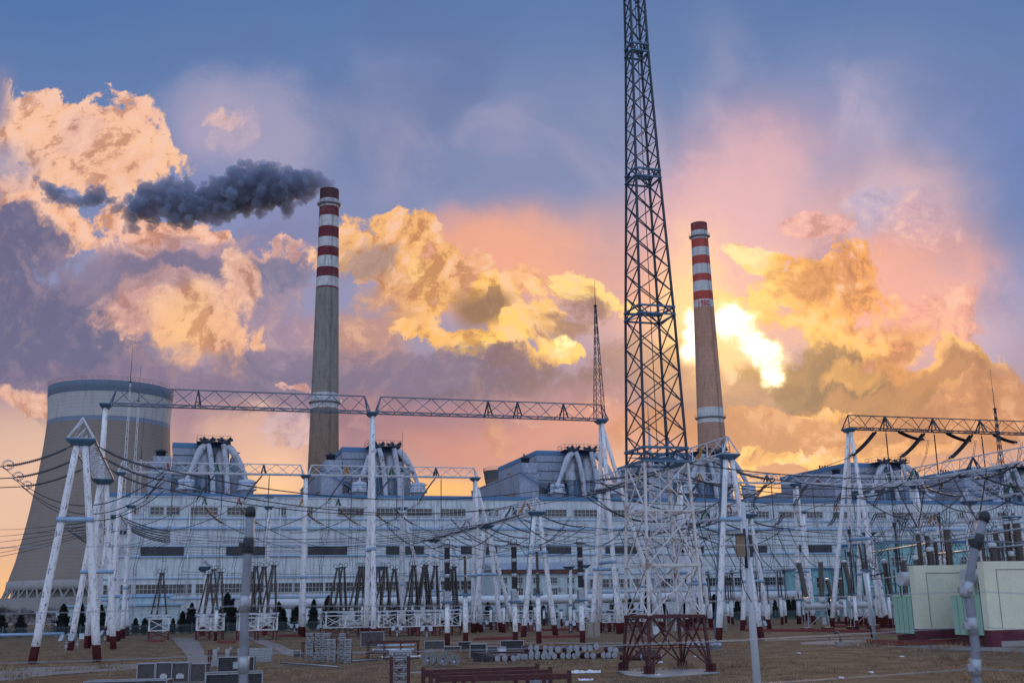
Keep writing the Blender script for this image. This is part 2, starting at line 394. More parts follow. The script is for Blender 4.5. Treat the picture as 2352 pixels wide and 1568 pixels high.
def weathered(base, stain, amt=.5, scale=1.2, streaky=4.0, red_to=None, fine=6.0):
    """paint with grey flaking streaks that run downwards; below red_to it is painted maroon"""
    def fn(k, b):
        p = gpos(k)
        mp = k.n('ShaderNodeMapping', i_0=p); mp.inputs[3].default_value = (streaky, streaky, .8)
        n1 = k.noise(mp.outputs[0], scale, 5, .65); n2 = k.noise(p, fine, 4, .6); n3 = k.noise(p, .25, 3, .5)
        f = k.m('MULTIPLY', k.rng(k.m('ADD', n1, k.m('MULTIPLY', k.m('SUBTRACT', n2, .5), .5)), .52, .66), k.rng(n3, .3, .65, .35, 1.0))
        c = k.mix(k.m('MULTIPLY', f, amt), base, stain)
        if red_to is not None:
            z = sepz(k, p)[2]
            c = k.mix(k.rng(z, red_to-.01, red_to+.01, smooth=False), k.mix(k.m('MULTIPLY', f, .35), (.115, .022, .028), (.09, .05, .05)), c)
        k.put(b.inputs['Base Color'], c)
        link_bump(k, b, n1, .25, .02)
    return fn
M = {}
M['post'] = mat('peeling_white_paint', (.7, .7, .72), .75, fn=weathered((.78, .78, .80), (.11, .12, .15), .85, 1.6, 3.5, 1.35))
M['pole'] = mat('weathered_white_column', (.7, .7, .72), .75, fn=weathered((.78, .78, .82), (.09, .10, .13), .9, 1.3, 3.2, 1.5))
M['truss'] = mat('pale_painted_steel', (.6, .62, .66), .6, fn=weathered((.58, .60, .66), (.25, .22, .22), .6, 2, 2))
M['truss_backlit'] = mat('backlit_painted_steel', (.1, .14, .2), .6, fn=weathered((.11, .15, .21), (.2, .2, .22), .5, 2, 2))  # pale truss paint darkened in its colour, as seen backlit against the sky
M['blue'] = mat('faded_blue_paint', (.07, .15, .25), .6, fn=weathered((.075, .16, .26), (.10, .12, .16), .6, 2, 3))
M['bluelt'] = mat('pale_blue_band_paint', (.3, .45, .62), .6, fn=weathered((.28, .42, .60), (.35, .4, .5), .5, 2, 2))
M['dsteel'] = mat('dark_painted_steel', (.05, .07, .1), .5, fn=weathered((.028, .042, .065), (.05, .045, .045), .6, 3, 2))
M['maroon'] = mat('maroon_steel_paint', (.12, .025, .03), .55, fn=weathered((.065, .014, .018), (.11, .06, .05), .6, 3, 2))
M['kerbred'] = mat('maroon_kerb_paint', (.2, .04, .04), .8, fn=weathered((.20, .045, .045), (.12, .07, .06), .7, 3, 1))
M['insul'] = mat('brown_glazed_porcelain', (.05, .03, .03), .25, spec=.6, fn=weathered((.030, .020, .022), (.07, .055, .055), .4, 8, 1))
M['insulg'] = mat('grey_porcelain_sheds', (.13, .13, .15), .3, spec=.6, fn=weathered((.04, .042, .055), (.13, .13, .15), .5, 8, 1))
M['black'] = mat('black_composite_sheds', (.012, .014, .02), .45)
M['wire'] = mat('dull_aluminium_cable', (.022, .026, .036), .6)
M['grayst'] = mat('galvanised_steel', (.35, .38, .43), .45, .6, fn=weathered((.36, .39, .44), (.2, .2, .22), .7, 3, 1))
M['silver'] = mat('bright_pipe_metal', (.55, .58, .64), .35, .7, fn=weathered((.58, .6, .66), (.35, .36, .4), .6, 3, 1))
M['whitep'] = mat('white_pipe_paint', (.6, .63, .68), .6, fn=weathered((.62, .65, .70), (.3, .3, .33), .6, 1, 1))
M['conc'] = mat('grey_concrete', (.3, .29, .28), .9, fn=weathered((.30, .29, .29), (.18, .17, .17), .7, 1, 1))
M['glass'] = mat('dark_window_glass', (.03, .035, .045), .15, spec=.6, fn=weathered((.03, .035, .045), (.16, .12, .09), .8, .35, 1, fine=1.4))
M['frame'] = mat('window_frame_paint', (.42, .45, .48), .6, fn=weathered((.42, .45, .48), (.2, .18, .16), .6, 2, 1))
M['louvre'] = mat('dark_lattice_glazing', (.05, .05, .06), .6, fn=weathered((.045, .05, .06), (.12, .10, .09), .8, .5, 1))

def hallfn(base, c2, line, pitch=2.0):
    def fn(k, b):
        p = opos(k)
        z = sepz(k, p)[2]; x = sepz(k, p)[0]
        fz = k.m('FRACT', k.m('DIVIDE', z, pitch)); fx = k.m('FRACT', k.m('DIVIDE', x, 6.0))
        ln = k.m('MAXIMUM', k.m('MULTIPLY', k.rng(fz, .0, .045, 1, 0, smooth=False), .8), k.m('MULTIPLY', k.rng(fx, .0, .012, 1, 0, smooth=False), .5))
        mp = k.n('ShaderNodeMapping', i_0=p); mp.inputs[3].default_value = (1.0, 1.0, .12)
        n1 = k.noise(mp.outputs[0], 1.1, 6, .7); n2 = k.noise(p, .12, 4, .6); n3 = k.noise(p, 1.5, 5, .7)
        c = k.mix(k.rng(n2, .35, .7), base, c2)
        n5 = k.noise(p, .45, 5, .7); c = k.mix(k.m('MULTIPLY', k.rng(n5, .52, .66), .4), c, (.33, .36, .39))
        c = k.mix(k.m('MULTIPLY', k.rng(n1, .45, .72), .8), c, (.20, .20, .21))
        c = k.mix(k.m('MULTIPLY', k.rng(n3, .54, .68), .5), c, (.80, .82, .84))
        c = k.mix(k.m('MULTIPLY', ln, k.rng(n3, .35, .6, .3, .95)), c, line)
        k.put(b.inputs['Base Color'], c); link_bump(k, b, n3, .2, .05)
    return fn
M['hall'] = mat('flaking_hall_render', (.55, .6, .64), .85, fn=hallfn((.56, .63, .66), (.59, .63, .69), (.14, .15, .17)))
M['boiler'] = mat('grey_cladding_panels', (.4, .42, .5), .8, fn=hallfn((.27, .31, .40), (.33, .36, .45), (.17, .18, .22), 2.6))
M['duct'] = mat('flaking_white_duct', (.55, .57, .62), .7, fn=weathered((.46, .48, .54), (.17, .11, .09), .95, .7, 1, fine=2))
M['office'] = mat('pale_green_plaster', (.5, .6, .62), .85, fn=hallfn((.47, .60, .62), (.50, .62, .66), (.22, .26, .28), 3.4))
M['teal'] = mat('turquoise_plaster', (.18, .45, .5), .8, fn=hallfn((.20, .46, .50), (.25, .50, .54), (.16, .36, .4), 9.0))
M['bandblue'] = mat('blue_parapet_paint', (.08, .2, .38), .7, fn=weathered((.085, .20, .36), (.12, .13, .18), .7, .4, 1))
M['roofred'] = mat('rusty_gutter', (.12, .05, .04), .7)
M['cream'] = mat('cream_firewall_paint', (.5, .55, .46), .85)
def creamfn(k, b):
    p = gpos(k); z = sepz(k, p)[2]
    n1 = k.noise(p, .5, 5, .6); n2 = k.noise(p, 4, 4, .6)
    c = k.mix(k.rng(n1, .35, .7), (.74, .73, .56), (.66, .67, .53))
    c = k.mix(k.m('MULTIPLY', k.rng(n2, .5, .8), .3), c, (.3, .33, .3))
    r = k.mix(k.rng(n1, .4, .7), (.10, .02, .035), (.14, .045, .06))
    k.put(b.inputs['Base Color'], k.mix(k.rng(z, 1.44, 1.46, smooth=False), r, c))
_m = M['cream']; creamfn(NT(_m.node_tree), [n for n in _m.node_tree.nodes if n.type == 'BSDF_PRINCIPLED'][0])
M['green'] = mat('pale_green_radiator', (.3, .5, .4), .5, fn=weathered((.30, .50, .38), (.2, .3, .25), .4, 1, 1))
M['tgrey'] = mat('light_grey_enamel', (.45, .47, .5), .4)
M['wood'] = mat('weathered_crate_board', (.13, .12, .12), .9, fn=weathered((.085, .08, .085), (.03, .03, .035), .85, 2.5, 1.2))
M['woodl'] = mat('pale_weathered_board', (.2, .19, .19), .9, fn=weathered((.24, .23, .235), (.07, .065, .065), .8, 3, 1.2))
M['woodd'] = mat('dark_crate_board', (.06, .06, .065), .9, fn=weathered((.045, .045, .052), (.015, .015, .018), .8, 2.5, 1.0))
M['paper'] = mat('white_paper_label', (.45, .46, .5), .8, fn=weathered((.5, .51, .55), (.15, .15, .17), .8, 6, 1))
M['lampgl'] = mat('floodlight_glass', (.5, .53, .58), .15, spec=.8)
M['yellow'] = mat('phase_yellow_paint', (.38, .16, .02), .6)
M['greenp'] = mat('phase_green_paint', (.02, .10, .08), .6)
M['redp'] = mat('phase_red_paint', (.25, .04, .04), .6)
M['rust'] = mat('rusty_box_steel', (.3, .2, .15), .8, fn=weathered((.22, .16, .12), (.08, .03, .018), 1.0, 3, 1))
M['fgpost'] = mat('grey_fence_tube', (.45, .48, .52), .5, fn=weathered((.46, .49, .54), (.3, .3, .33), .5, 12, 1))
M['rubber'] = mat('dark_clamp', (.03, .035, .045), .6)
M['beige'] = mat('beige_cabinet', (.3, .26, .22), .6)
M['fence'] = mat('grey_green_palisade', (.10, .14, .15), .7)
M['foliage'] = mat('cypress_foliage', (.02, .035, .03), .9, fn=weathered((.012, .020, .020), (.035, .042, .03), .7, 1.5, 1))
M['bark'] = mat('tree_bark', (.07, .055, .05), .9)
M['twig'] = mat('bare_brown_twigs', (.07, .055, .06), .9)
M['plastic'] = mat('white_plastic_sheet', (.7, .7, .74), .5)

# ================================================================== ground and paths
def groundfn(k, b):
    p = gpos(k)
    n1 = k.noise(p, .05, 4, .6); n2 = k.noise(p, .35, 5, .65); n3 = k.noise(p, 2.2, 6, .75)
    mp = k.n('ShaderNodeMapping', i_0=p); mp.inputs[3].default_value = (1.0, .45, 1)
    n4 = k.noise(mp.outputs[0], 6.0, 5, .8)
    c = k.mix(k.rng(n2, .38, .62), (.16, .105, .065), (.27, .185, .115))
    c = k.mix(k.m('MULTIPLY', k.rng(n1, .5, .68), .7), c, (.26, .135, .06))
    c = k.mix(k.m('MULTIPLY', k.rng(n3, .5, .7), .75), c, (.06, .046, .038))
    c = k.mix(k.m('MULTIPLY', k.rng(n4, .52, .72), .6), c, (.44, .33, .22))
    c = k.mix(k.m('MULTIPLY', k.rng(n4, .46, .3), .6), c, (.045, .036, .03))
    k.put(b.inputs['Base Color'], c); link_bump(k, b, n4, 1.0, .2)
M['ground'] = mat('dry_winter_turf', (.15, .11, .08), .95, spec=.1, fn=groundfn)
def pathfn(k, b):
    p = gpos(k); n = k.noise(p, .6, 5, .65); n2 = k.noise(p, 8, 4, .7)
    c = k.mix(k.rng(n, .35, .7), (.20, .175, .165), (.27, .235, .22))
    c = k.mix(k.m('MULTIPLY', k.rng(n2, .55, .75), .5), c, (.13, .11, .10))
    k.put(b.inputs['Base Color'], c); link_bump(k, b, n2, .3, .03)
M['path'] = mat('old_concrete_paving', (.26, .24, .23), .9, fn=pathfn)
g = MB()
xs = [-3000, -800, -300, -120, 0, 120, 300, 800, 3000]; ys = [-400, -50, 40, 80, 120, 200, 400, 1200, 5000]
for y_ in ys:
    for x_ in xs: g.v.append((x_, y_, 0))
for j in range(len(ys)-1):
    for i in range(len(xs)-1):
        o = j*len(xs)+i; g.face((o, o+1, o+len(xs)+1, o+len(xs)))
ground = g.build('ground', M['ground'], kind='structure')
def path(name, pix, z=.02):
    m_ = MB(); pts = [atz(x, y, z) for x, y in pix]; n = len(pts)//2
    # two banks, refined so that the edges wander a little
    A_ = pts[:n]; B_ = pts[n:][::-1]
    def fine(L):
        out_ = []
        for i in range(len(L)-1):
            for k in range(6):
                p = L[i].lerp(L[i+1], k/6.0)
                out_.append(p + Vector((random.uniform(-.12, .12), random.uniform(-.12, .12), 0)))
        return out_ + [L[-1]]
    A_, B_ = fine(A_), fine(B_)
    for a_, b_ in zip(A_, B_): m_.v += [tuple(a_), tuple(b_)]
    for i in range(len(A_)-1): m_.face((2*i, 2*i+2, 2*i+3, 2*i+1))
    return m_.build(name, M['path'], kind='structure')
path('path', [(395, 1464), (420, 1492), (432, 1516), (432, 1526), (478, 1526), (476, 1512), (466, 1490), (452, 1464)])
path('path', [(560, 1462), (600, 1478), (660, 1505), (700, 1504), (640, 1478), (590, 1462)], .024)
path('road', [(-160, 1545), (60, 1532), (250, 1526), (440, 1519), (560, 1519), (560, 1527), (440, 1529), (300, 1536), (130, 1548), (-160, 1580)], .028)
path('road', [(1840, 1474), (1900, 1470), (2000, 1467), (2130, 1478), (2400, 1488), (2400, 1500), (2130, 1488), (2000, 1482), (1900, 1479), (1840, 1479)], .02)
path('road', [(1000, 1474), (1500, 1474), (2000, 1462), (2000, 1464.5), (1500, 1477), (1000, 1477)], .024)
# concrete pad under the lattice mast
pad = MB(); P_ = [atz(x, y, 0) for x, y in [(1418, 1540), (1440, 1551), (1510, 1556), (1600, 1549), (1655, 1545), (1640, 1538), (1560, 1534), (1470, 1535)]]
n_ = len(P_); pad.v = [(p.x, p.y, -.05) for p in P_] + [(p.x, p.y, .05) for p in P_]
pad.face(tuple(range(n_, 2*n_)))
for i in range(n_): pad.face((i, (i+1) % n_, n_+(i+1) % n_, n_+i))
pad.build('pavement', M['conc'], kind='structure')

# ================================================================== turbine hall
HP = Vector((-90.1, 255.2, 0)); HA = math.radians(16.65); HU = Vector((math.cos(HA), math.sin(HA), 0)); HV = Vector((-math.sin(HA), math.cos(HA), 0))
def hs(px, py, off=0.0):
    """length along the hall front and height of a picture point on it"""
    P = onplane(px, py, HP+HV*off, HU); return (P-HP).dot(HU), P.z
sL = hs(245, 1142)[0]; sR = 300.0
hall = thing('turbine_hall', 'very long white hall with flaking render and blue parapet band behind the substation', 'factory hall', HP, HA)
sRoof = 30.0
h = MB()
# wall built as a box with shallow pilasters so the front has relief
h.box(sL, 0, 0, sR, 42, sRoof)
h.build('wall', M['hall'], hall)
MB().box(sL-.3, -.25, sRoof, sR, 42, sRoof+.9).build('parapet', M['bandblue'], hall)
zrow = lambda y, x=1100: hs(x, y)[1]
led = MB()
for y, d, t in ((1193, .25, .25), (1213, .5, .55), (1274, .35, .35), (1320, .25, .25), (1363, .35, .4), (1252, .2, .2)):
    z = zrow(y); led.box(sL-.1, -d, z-t/2, sR-.2, .05, z+t/2)
led.build('ledge', M['bluelt'], hall)
zt1, zt0 = zrow(1169), zrow(1184.5); zm1, zm0 = zrow(1254), zrow(1272); zb1, zb0 = zrow(1333), zrow(1352)
def window(par, x0, x1, z0, z1, nx, fr=.1, y=-.02, gl='glass', rows=1, fm='frame'):
    """one window of several lights: frame bars with the glass set behind them"""
    f = MB()
    f.box(x0-.12, y-.22, z0-.2, x1+.12, y, z0); f.box(x0-.12, y-.16, z1, x1+.12, y, z1+.14)
    for i in range(nx+1):
        x = x0+(x1-x0)*i/nx; f.box(x-fr/2, y-.14, z0, x+fr/2, y, z1)
    for j in range(1, rows+1):
        z = z0+(z1-z0)*j/(rows+1.0); f.box(x0, y-.10, z-.05, x1, y-.01, z+.05)
    o = f.build('window', M[fm], par)
    MB().box(x0, y-.05, z0+.01, x1, y+.03, z1-.01).build('pane', M[gl], o)
    return o
TOPW = [(300, 321), (345, 376), (382, 413), (434, 500), (522, 570), (641, 657), (704, 718), (776, 835), (864, 914), (935, 992), (1013, 1069), (1099, 1147), (1176, 1230), (1248, 1301), (1318, 1371), (1390, 1435), (1458, 1505), (1525, 1570), (1590, 1632), (1657, 1700), (1725, 1765), (1789, 1826), (1852, 1888), (1912, 1946), (1966, 1996), (2013, 2034), (2050, 2096), (2111, 2153), (2198, 2212), (2243, 2258), (2290, 2330)]
for a_, b_ in TOPW:
    s0, s1 = hs(a_, 1177)[0], hs(b_, 1177)[0]; window(hall, s0, s1, zt0, zt1, max(3, int((s1-s0)/.95)))
MIDW = [(324, 422), (520, 614), (708, 797), (887, 973), (1059, 1141), (1241, 1311), (1391, 1467), (1548, 1616), (1690, 1761), (1836, 1910), (1968, 1990), (2015, 2034)]
for a_, b_ in MIDW:
    s0, s1 = hs(a_, 1262)[0], hs(b_, 1262)[0]; window(hall, s0, s1, zm0, zm1, max(4, int((s1-s0)/1.1)), .06, gl='louvre', rows=2, fm='louvre')
s = sL+.6
while s < hs(1960, 1340)[0]:
    wd = random.choice([5.2, 6.0, 6.8]); window(hall, s, s+wd, zb0, zb1, int(wd/.85), .1); s += wd+random.choice([.35, .5, .9])
for px in (430, 640, 1000, 1375, 1512, 1780):
    s = hs(px, 1300)[0]; MB().tube([(s, -.35, .5), (s, -.35, 29)], .12, 6).build('drainpipe', M['whitep'], hall)
gw = []
for px in (560, 625, 668, 760, 815, 905, 1010, 1090, 1400, 1480):   # tall ground-floor windows
    s = hs(px, 1415)[0]; window(hall, s, s+2.6, 1.2, 4.6, 3, .12)

# ================================================================== boiler houses
def tubeb(pts, r, n=12, seg=6):
    """round duct with smoothed bends"""
    P = [Vector(p) for p in pts]; out_ = []
    for i in range(len(P)-1):
        p0 = P[max(i-1, 0)]; p1 = P[i]; p2 = P[i+1]; p3 = P[min(i+2, len(P)-1)]
        for k in range(seg):
            t = k/seg
            out_.append(.5*((2*p1)+(-p0+p2)*t+(2*p0-5*p1+4*p2-p3)*t*t+(-p0+3*p1-3*p2+p3)*t**3))
    out_.append(P[-1]); return MB().tube(out_, r, n)
def boiler_house(label, px, py, W_=18.5, slope=True):
    off = 52.0
    P = onplane(px, py, HP+HV*off, HU)
    Z = P.z - 0.0; t = thing('boiler_house', label, 'boiler house', (P.x, P.y, 0), HA, 'boiler houses behind the long hall')
    b = MB(); b.box(0, 0, 0, W_, 44, Z-1.3); b.build('wall', M['boiler'], t)
    MB().box(-.2, -.2, Z-1.3, W_+.2, 44.2, Z).build('parapet', M['bandblue'], t)
    b = MB(); b.box(-6.2, -1.2, 0, -.02, 58, Z-7.2); b.box(-6.4, -1.4, Z-7.2, -.02, 58, Z-6.8); b.box(-5.2, -1.0, Z-6.8, -.3, 6, Z-4.0)
    b.build('side_wing', M['boiler'], t)
    b = MB(); b.box(W_+.02, 3, 0, W_+4.5, 30, Z-5.4); b.box(W_+.6, 6, Z-5.4, W_+3.2, 12, Z-3.2); b.build('service_wing', M['boiler'], t)
    # strip windows on the receding side, square ones high up, and the dark glazed bay in front
    f = MB()
    for z in (Z-14.5, Z-20.5): f.box(-6.32, 3, z, -6.2, 40, z+1.7)
    for y in (8, 17, 30): f.box(-.14, y, Z-6.0, 0, y+2.2, Z-3.4)
    f.build('window', M['glass'], t)
    f = MB()
    for z in (Z-14.7, Z-12.8, Z-20.7, Z-18.8): f.box(-6.5, 2.5, z, -6.22, 41, z+.22)
    for y in range(3, 41, 2): f.box(-6.42, y, Z-14.5, -6.24, y+.35, Z-12.8); f.box(-6.42, y, Z-20.5, -6.24, y+.35, Z-18.8)
    f.build('window_frame', M['boiler'], t)
    MB().box(.4, -.2, Z-13.2, 9.5, .05, Z-10.0).build('window', M['glass'], t)
    f = MB(); [f.box(.3+i*1.3, -.3, Z-13.3, .45+i*1.3, -.16, Z-9.9) for i in range(8)]; f.build('window_frame', M['bandblue'], t)
    led_ = MB()
    for z in (Z-3.6, Z-6.4, Z-9.3, Z-16.2): led_.box(.02, -.16, z, W_-.1, .02, z+.16)
    led_.build('ledge', M['dsteel'], t)
    # outlets on the roof and the two gathering heads
    v_ = MB()
    v_.lathe([(1.3, 0), (1.3, 1.5), (1.9, 1.6), (.15, 2.5)], (-3.2, 2, Z-4), 12); v_.build('vent', M['dsteel'], t); v_ = MB()
    v_.lathe([(1.0, 0), (1.0, 1.5), (1.6, 1.6), (.15, 2.3)], (W_+1.9, 8, Z-3.2), 12); v_.build('vent', M['dsteel'], t); v_ = MB()
    for i in range(4): v_.tube([(2+i*1.1, 20, Z-.1), (2+i*1.1, 20, Z+1.6-.3*(i % 2))], .28, 8)
    v_.build('vent', M['dsteel'], t)
    k_ = W_/18.5; cx1, cx2 = 10.2*k_, 15.6*k_; pl = MB(); xa, xb = 7.6*k_, 18.6*k_
    pl.box(xa, -5.0, Z-.35, xb, 2.2, Z-.1)
    for i in range(10):
        x = xa+i*(xb-xa)/9
        for yy in (-5.0, 2.2): pl.tube([(x, yy, Z-.1), (x, yy, Z+1.5)], .05, 4)
    for z in (Z+.6, Z+1.5):
        for p0, p1 in (((xa, -5, z), (xb, -5, z)), ((xa, 2.2, z), (xb, 2.2, z)), ((xa, -5, z), (xa, 2.2, z)), ((xb, -5, z), (xb, 2.2, z))): pl.tube([p0, p1], .05, 4)
    pl.build('roof_platform', M['dsteel'], t)
    for cx in (cx1+.8, cx2+1.0):
        hd = MB(); hd.lathe([(.6, -2.2), (1.1, -1.5), (1.7, -.4), (1.7, .2), (.5, .5)], (cx, -3.2, Z), 10)
        for an in range(5):
            a_ = an*1.256+.4; hd.tube([(cx, -3.2, Z-.6), (cx+2.2*math.cos(a_), -3.2+2.2*math.sin(a_), Z+.9)], .42, 8)
        hd.build('gathering_head', M['dsteel'], t)
    dl = [([(10.6, -3.6, -1.2), (9.6, -3.8, -1.7), (8.3, -4.0, -3.6), (6.8, -4.2, -7.0), (5.6, -4.3, -9.6), (4.9, -4.3, -11)], [.8, 1.05, 1.0, .75, .6, .55]),
          ([(11.3, -4.2, -.8), (12.1, -4.5, -3.6), (13.2, -4.7, -10), (13.9, -4.7, -20)], .74),
          ([(16.3, -4.3, -.8), (17.0, -4.6, -4.6), (17.9, -4.8, -11), (18.4, -4.8, -20)], .74),
          ([(17.0, -3.6, -1.4), (18.6, -3.8, -1.9), (20.6, -3.9, -4.2), (22.6, -4.1, -7.2), (24.3, -4.2, -11)], [.8, 1.05, 1.0, .75, .6])]
    for P2, r_ in dl:
        P2 = [(x*k_, y, Z+z) for x, y, z in P2]; seg = 6; rl = r_
        if isinstance(r_, list): rl = [r_[min(int(i/seg), len(r_)-1)]*(1-(i % seg)/seg)+r_[min(int(i/seg)+1, len(r_)-1)]*((i % seg)/seg) for i in range((len(P2)-1)*seg+1)]
        tubeb(P2, rl).build('duct', M['duct'], t)
    for sx_, zt in ((4.9*k_, Z-10.9), (24.3*k_, Z-10.9)):
        s_ = MB(); s_.lathe([(1.0, .3), (2.2, 0), (2.25, -2.4), (2.8, -2.5), (2.8, -2.8), (2.1, -2.9), (1.5, -6), (1.5, -18)], (sx_, -4.3, zt), 20)
        s_.build('cyclone_hopper', M['duct'], t)
        s_ = MB(); s_.lathe([(2.28, -.9), (2.28, -.55)], (sx_, -4.3, zt), 20); s_.build('band', M['bluelt'], t)
        r2 = MB()
        for i in range(14):
            a_ = i*2*math.pi/14; r2.tube([(sx_+2.8*math.cos(a_), -4.3+2.8*math.sin(a_), zt-2.5), (sx_+2.8*math.cos(a_), -4.3+2.8*math.sin(a_), zt-1.5)], .05, 4)
        r2.ring((sx_, -4.3, zt-1.5), 2.8, .05, (1, 0, 0), (0, 1, 0), 20, 4); r2.build('railing', M['bandblue'], t)
    for cx in (cx1, cx2):
        MB().lathe([(1.0, -2.5), (1.55, -4.2), (1.55, -8.9), (1.85, -9), (1.85, -9.4), (1.4, -9.5), (.9, -12.5), (.9, -22)], (cx, -1.9, Z), 16).build('separator', M['duct'], t)
        fr = MB()
        for dx in (-1, 1):
            fr.bar((cx+dx*1.0, -3.6, Z-9.2), (cx+dx*2.2, -4, Z-24), .3); fr.bar((cx-dx*1.7, -3.5, Z-11), (cx+dx*1.7, -3.9, Z-14.5), .2); fr.bar((cx-dx*1.7, -3.6, Z-14.5), (cx+dx*1.7, -3.8, Z-18), .2)
        fr.bar((cx-1.9, -3.7, Z-14.5), (cx+1.9, -3.7, Z-14.5), .2); fr.build('support_frame', M['bandblue'], t)
    for x0, x1, z0, z1 in ((-6.2, 2.5, Z-7.0, Z-12.0), (W_*.95, W_*1.3, Z-6, Z-11), (W_*1.05, W_*1.5, Z-16, Z-20), (3.2, 6.5, Z-17, Z-22)):
        stt = MB(); stt.bar((x0, -1.8, z0), (x1, -1.8, z1), .28); stt.tube([(x0, -1.8, z0+1), (x1, -1.8, z1+1)], .05, 4)
        for i in range(9):
            q1 = Vector((x0, -1.8, z0)).lerp(Vector((x1, -1.8, z1)), i/8); stt.tube([q1, q1+ZZ], .04, 4)
        stt.box(x1, -2.6, z1-.15, x1+3.4, -.0, z1+.1)
        stt.build('stairs', M['bandblue'], t)
    return t
boiler_house('boiler house farthest left, beside the big cooling tower', 398, 1016, 15.5)
boiler_house('boiler house right beside the tall smoking chimney', 787, 1026, 16.5)
boiler_house('boiler house with flaking ducts in front of the small cooling tower', 1233, 1034, 18.5)
boiler_house('boiler house standing behind the tall lattice mast', 1530, 1038, 20.0)
boiler_house('boiler house seen between the two right-hand column frames', 1945, 1062, 21.0)
boiler_house('boiler house at the right edge of the photo', 2235, 1072, 22.0)

# ================================================================== chimneys
def bandramp(k, z, bands, zmin, zmax):
    """hard-edged rings of paint by height; bands = [(z_from, colour)...] upward"""
    r = k.n('ShaderNodeValToRGB', i_0=k.rng(z, zmin, zmax, smooth=False)); cr_ = r.color_ramp; cr_.interpolation = 'CONSTANT'
    while len(cr_.elements) < len(bands): cr_.elements.new(.5)
    for e, (zf, c_) in zip(cr_.elements, bands):
        e.position = max(0, min(1, (zf-zmin)/(zmax-zmin))); e.color = (*c_, 1)
    return r.outputs[0]
def chim_mat(name, bands, zmax, body_noise, courses):
    def fn(k, b):
        p = gpos(k); z = sepz(k, p)[2]
        c = bandramp(k, z, bands, 0, zmax)
        mp = k.n('ShaderNodeMapping', i_0=p); mp.inputs[3].default_value = (1, 1, .16)
        n1 = k.noise(mp.outputs[0], .8, 6, .72); n2 = k.noise(p, .18, 4, .6); n3 = k.noise(p, 1.3, 5, .7)
        c = k.mix(k.m('MULTIPLY', k.rng(n1, .42, .7), body_noise), c, (.07, .065, .065))
        fz2 = k.m('FRACT', k.m('DIVIDE', z, 2.6)); c = k.mix(k.m('MULTIPLY', k.rng(fz2, 0, .1, 1, 0), .35), c, (.10, .095, .09)); c = k.mix(k.m('MULTIPLY', k.rng(z, 198, 212), .6), c, (.03, .02, .025))
        c = k.mix(k.m('MULTIPLY', k.rng(n2, .5, .7), .25), c, (.30, .24, .2))
        c = k.mix(k.m('MULTIPLY', k.rng(n3, .55, .75), .35), c, (.10, .09, .085))
        if courses:
            fz = k.m('FRACT', k.m('DIVIDE', z, 1.25)); c = k.mix(k.m('MULTIPLY', k.rng(fz, 0, .25, 1, 0), k.rng(n3, .4, .6, .05, .7)), c, (.10, .06, .05))
        k.put(b.inputs['Base Color'], c); link_bump(k, b, n3, .4, .2)
    return mat(name, (.3, .3, .3), .9, fn=fn)
WH = (.62, .62, .64); MR = (.17, .018, .035); CG = (.25, .23, .21); RD = (.50, .075, .055); BR = (.24, .125, .085)
def mpp(P): return (Vector(P)-CAM).dot(_F)/FP
def chimney(name, label, ptop, pbot, wt_, wb_, ztop, cols, ybands, rings, grp, noise_, courses):
    T_ = atz(ptop[0], ptop[1], ztop)
    zb = zat(pbot[0], pbot[1], T_)
    Bm = Vector((T_.x, T_.y, zb))
    rt = wt_/2*mpp(T_); rb = wb_/2*mpp(Bm)
    t = thing(name, label, 'chimney', (T_.x, T_.y, 0), 0, grp)
    def rad(z):
        f_ = (ztop-z)/(ztop-zb); return rt+(rb-rt)*(f_**1.12 if f_ > 0 else 0)
    zs = [(zat(ptop[0]+(pbot[0]-ptop[0])*(y-ptop[1])/(pbot[1]-ptop[1]), y, T_), c_) for y, c_ in ybands]
    bands = sorted([(0, cols)] + [(z, c_) for z, c_ in zs])
    prof = [(rad(z), z) for z in [0]+[ztop*i/24 for i in range(1, 24)]+[ztop]]
    m_ = MB(); m_.lathe(prof+[(rt*.82, ztop), (rt*.8, ztop-6)], n=64)
    m_.build('shaft', chim_mat(name+'_paint', bands, ztop+1, noise_, courses), t)
    for y in rings:
        z = zat(ptop[0]+(pbot[0]-ptop[0])*(y-ptop[1])/(pbot[1]-ptop[1]), y, T_); r_ = rad(z)
        pl = MB(); pl.lathe([(r_+.02, -.9), (r_+1.2, -.1), (r_+1.25, .1), (r_+.02, .12)], (0, 0, z), 48)
        for i in range(36):
            a_ = 2*math.pi*i/36; x_, y_ = (r_+1.2)*math.cos(a_), (r_+1.2)*math.sin(a_); pl.tube([(x_, y_, z), (x_, y_, z+1.3)], .05, 4)
        for dz in (.65, 1.3): pl.ring((0, 0, z+dz), r_+1.2, .06, (1, 0, 0), (0, 1, 0), 40, 4)
        pl.build('service_platform', M['grayst'], t)
    ld = MB(); a_ = math.radians(-60)
    for dz in range(0, int(ztop)-4, 2):
        r1, r2_ = rad(dz)+.3, rad(dz+2)+.3
        for dd in (-.045, .045): ld.tube([(r1*math.cos(a_+dd), r1*math.sin(a_+dd), dz), (r2_*math.cos(a_+dd), r2_*math.sin(a_+dd), dz+2)], .05, 4)
    ld.build('ladder', M['dsteel'], t)
    return t, rad, T_
c1b = [(1500, (.27, .18, .13)), (1140, (.26, .175, .13)), (1000, (.25, .18, .14)), (943, (.38, .05, .05)), (941, WH), (907, (.38, .05, .05)), (905, (.26, .24, .22)), (820, (.25, .24, .225)), (667, MR), (665, WH), (641, MR), (618, WH), (596, MR), (573, WH), (550, MR), (525, WH), (503, MR), (480, WH), (461, (.10, .018, .025))]
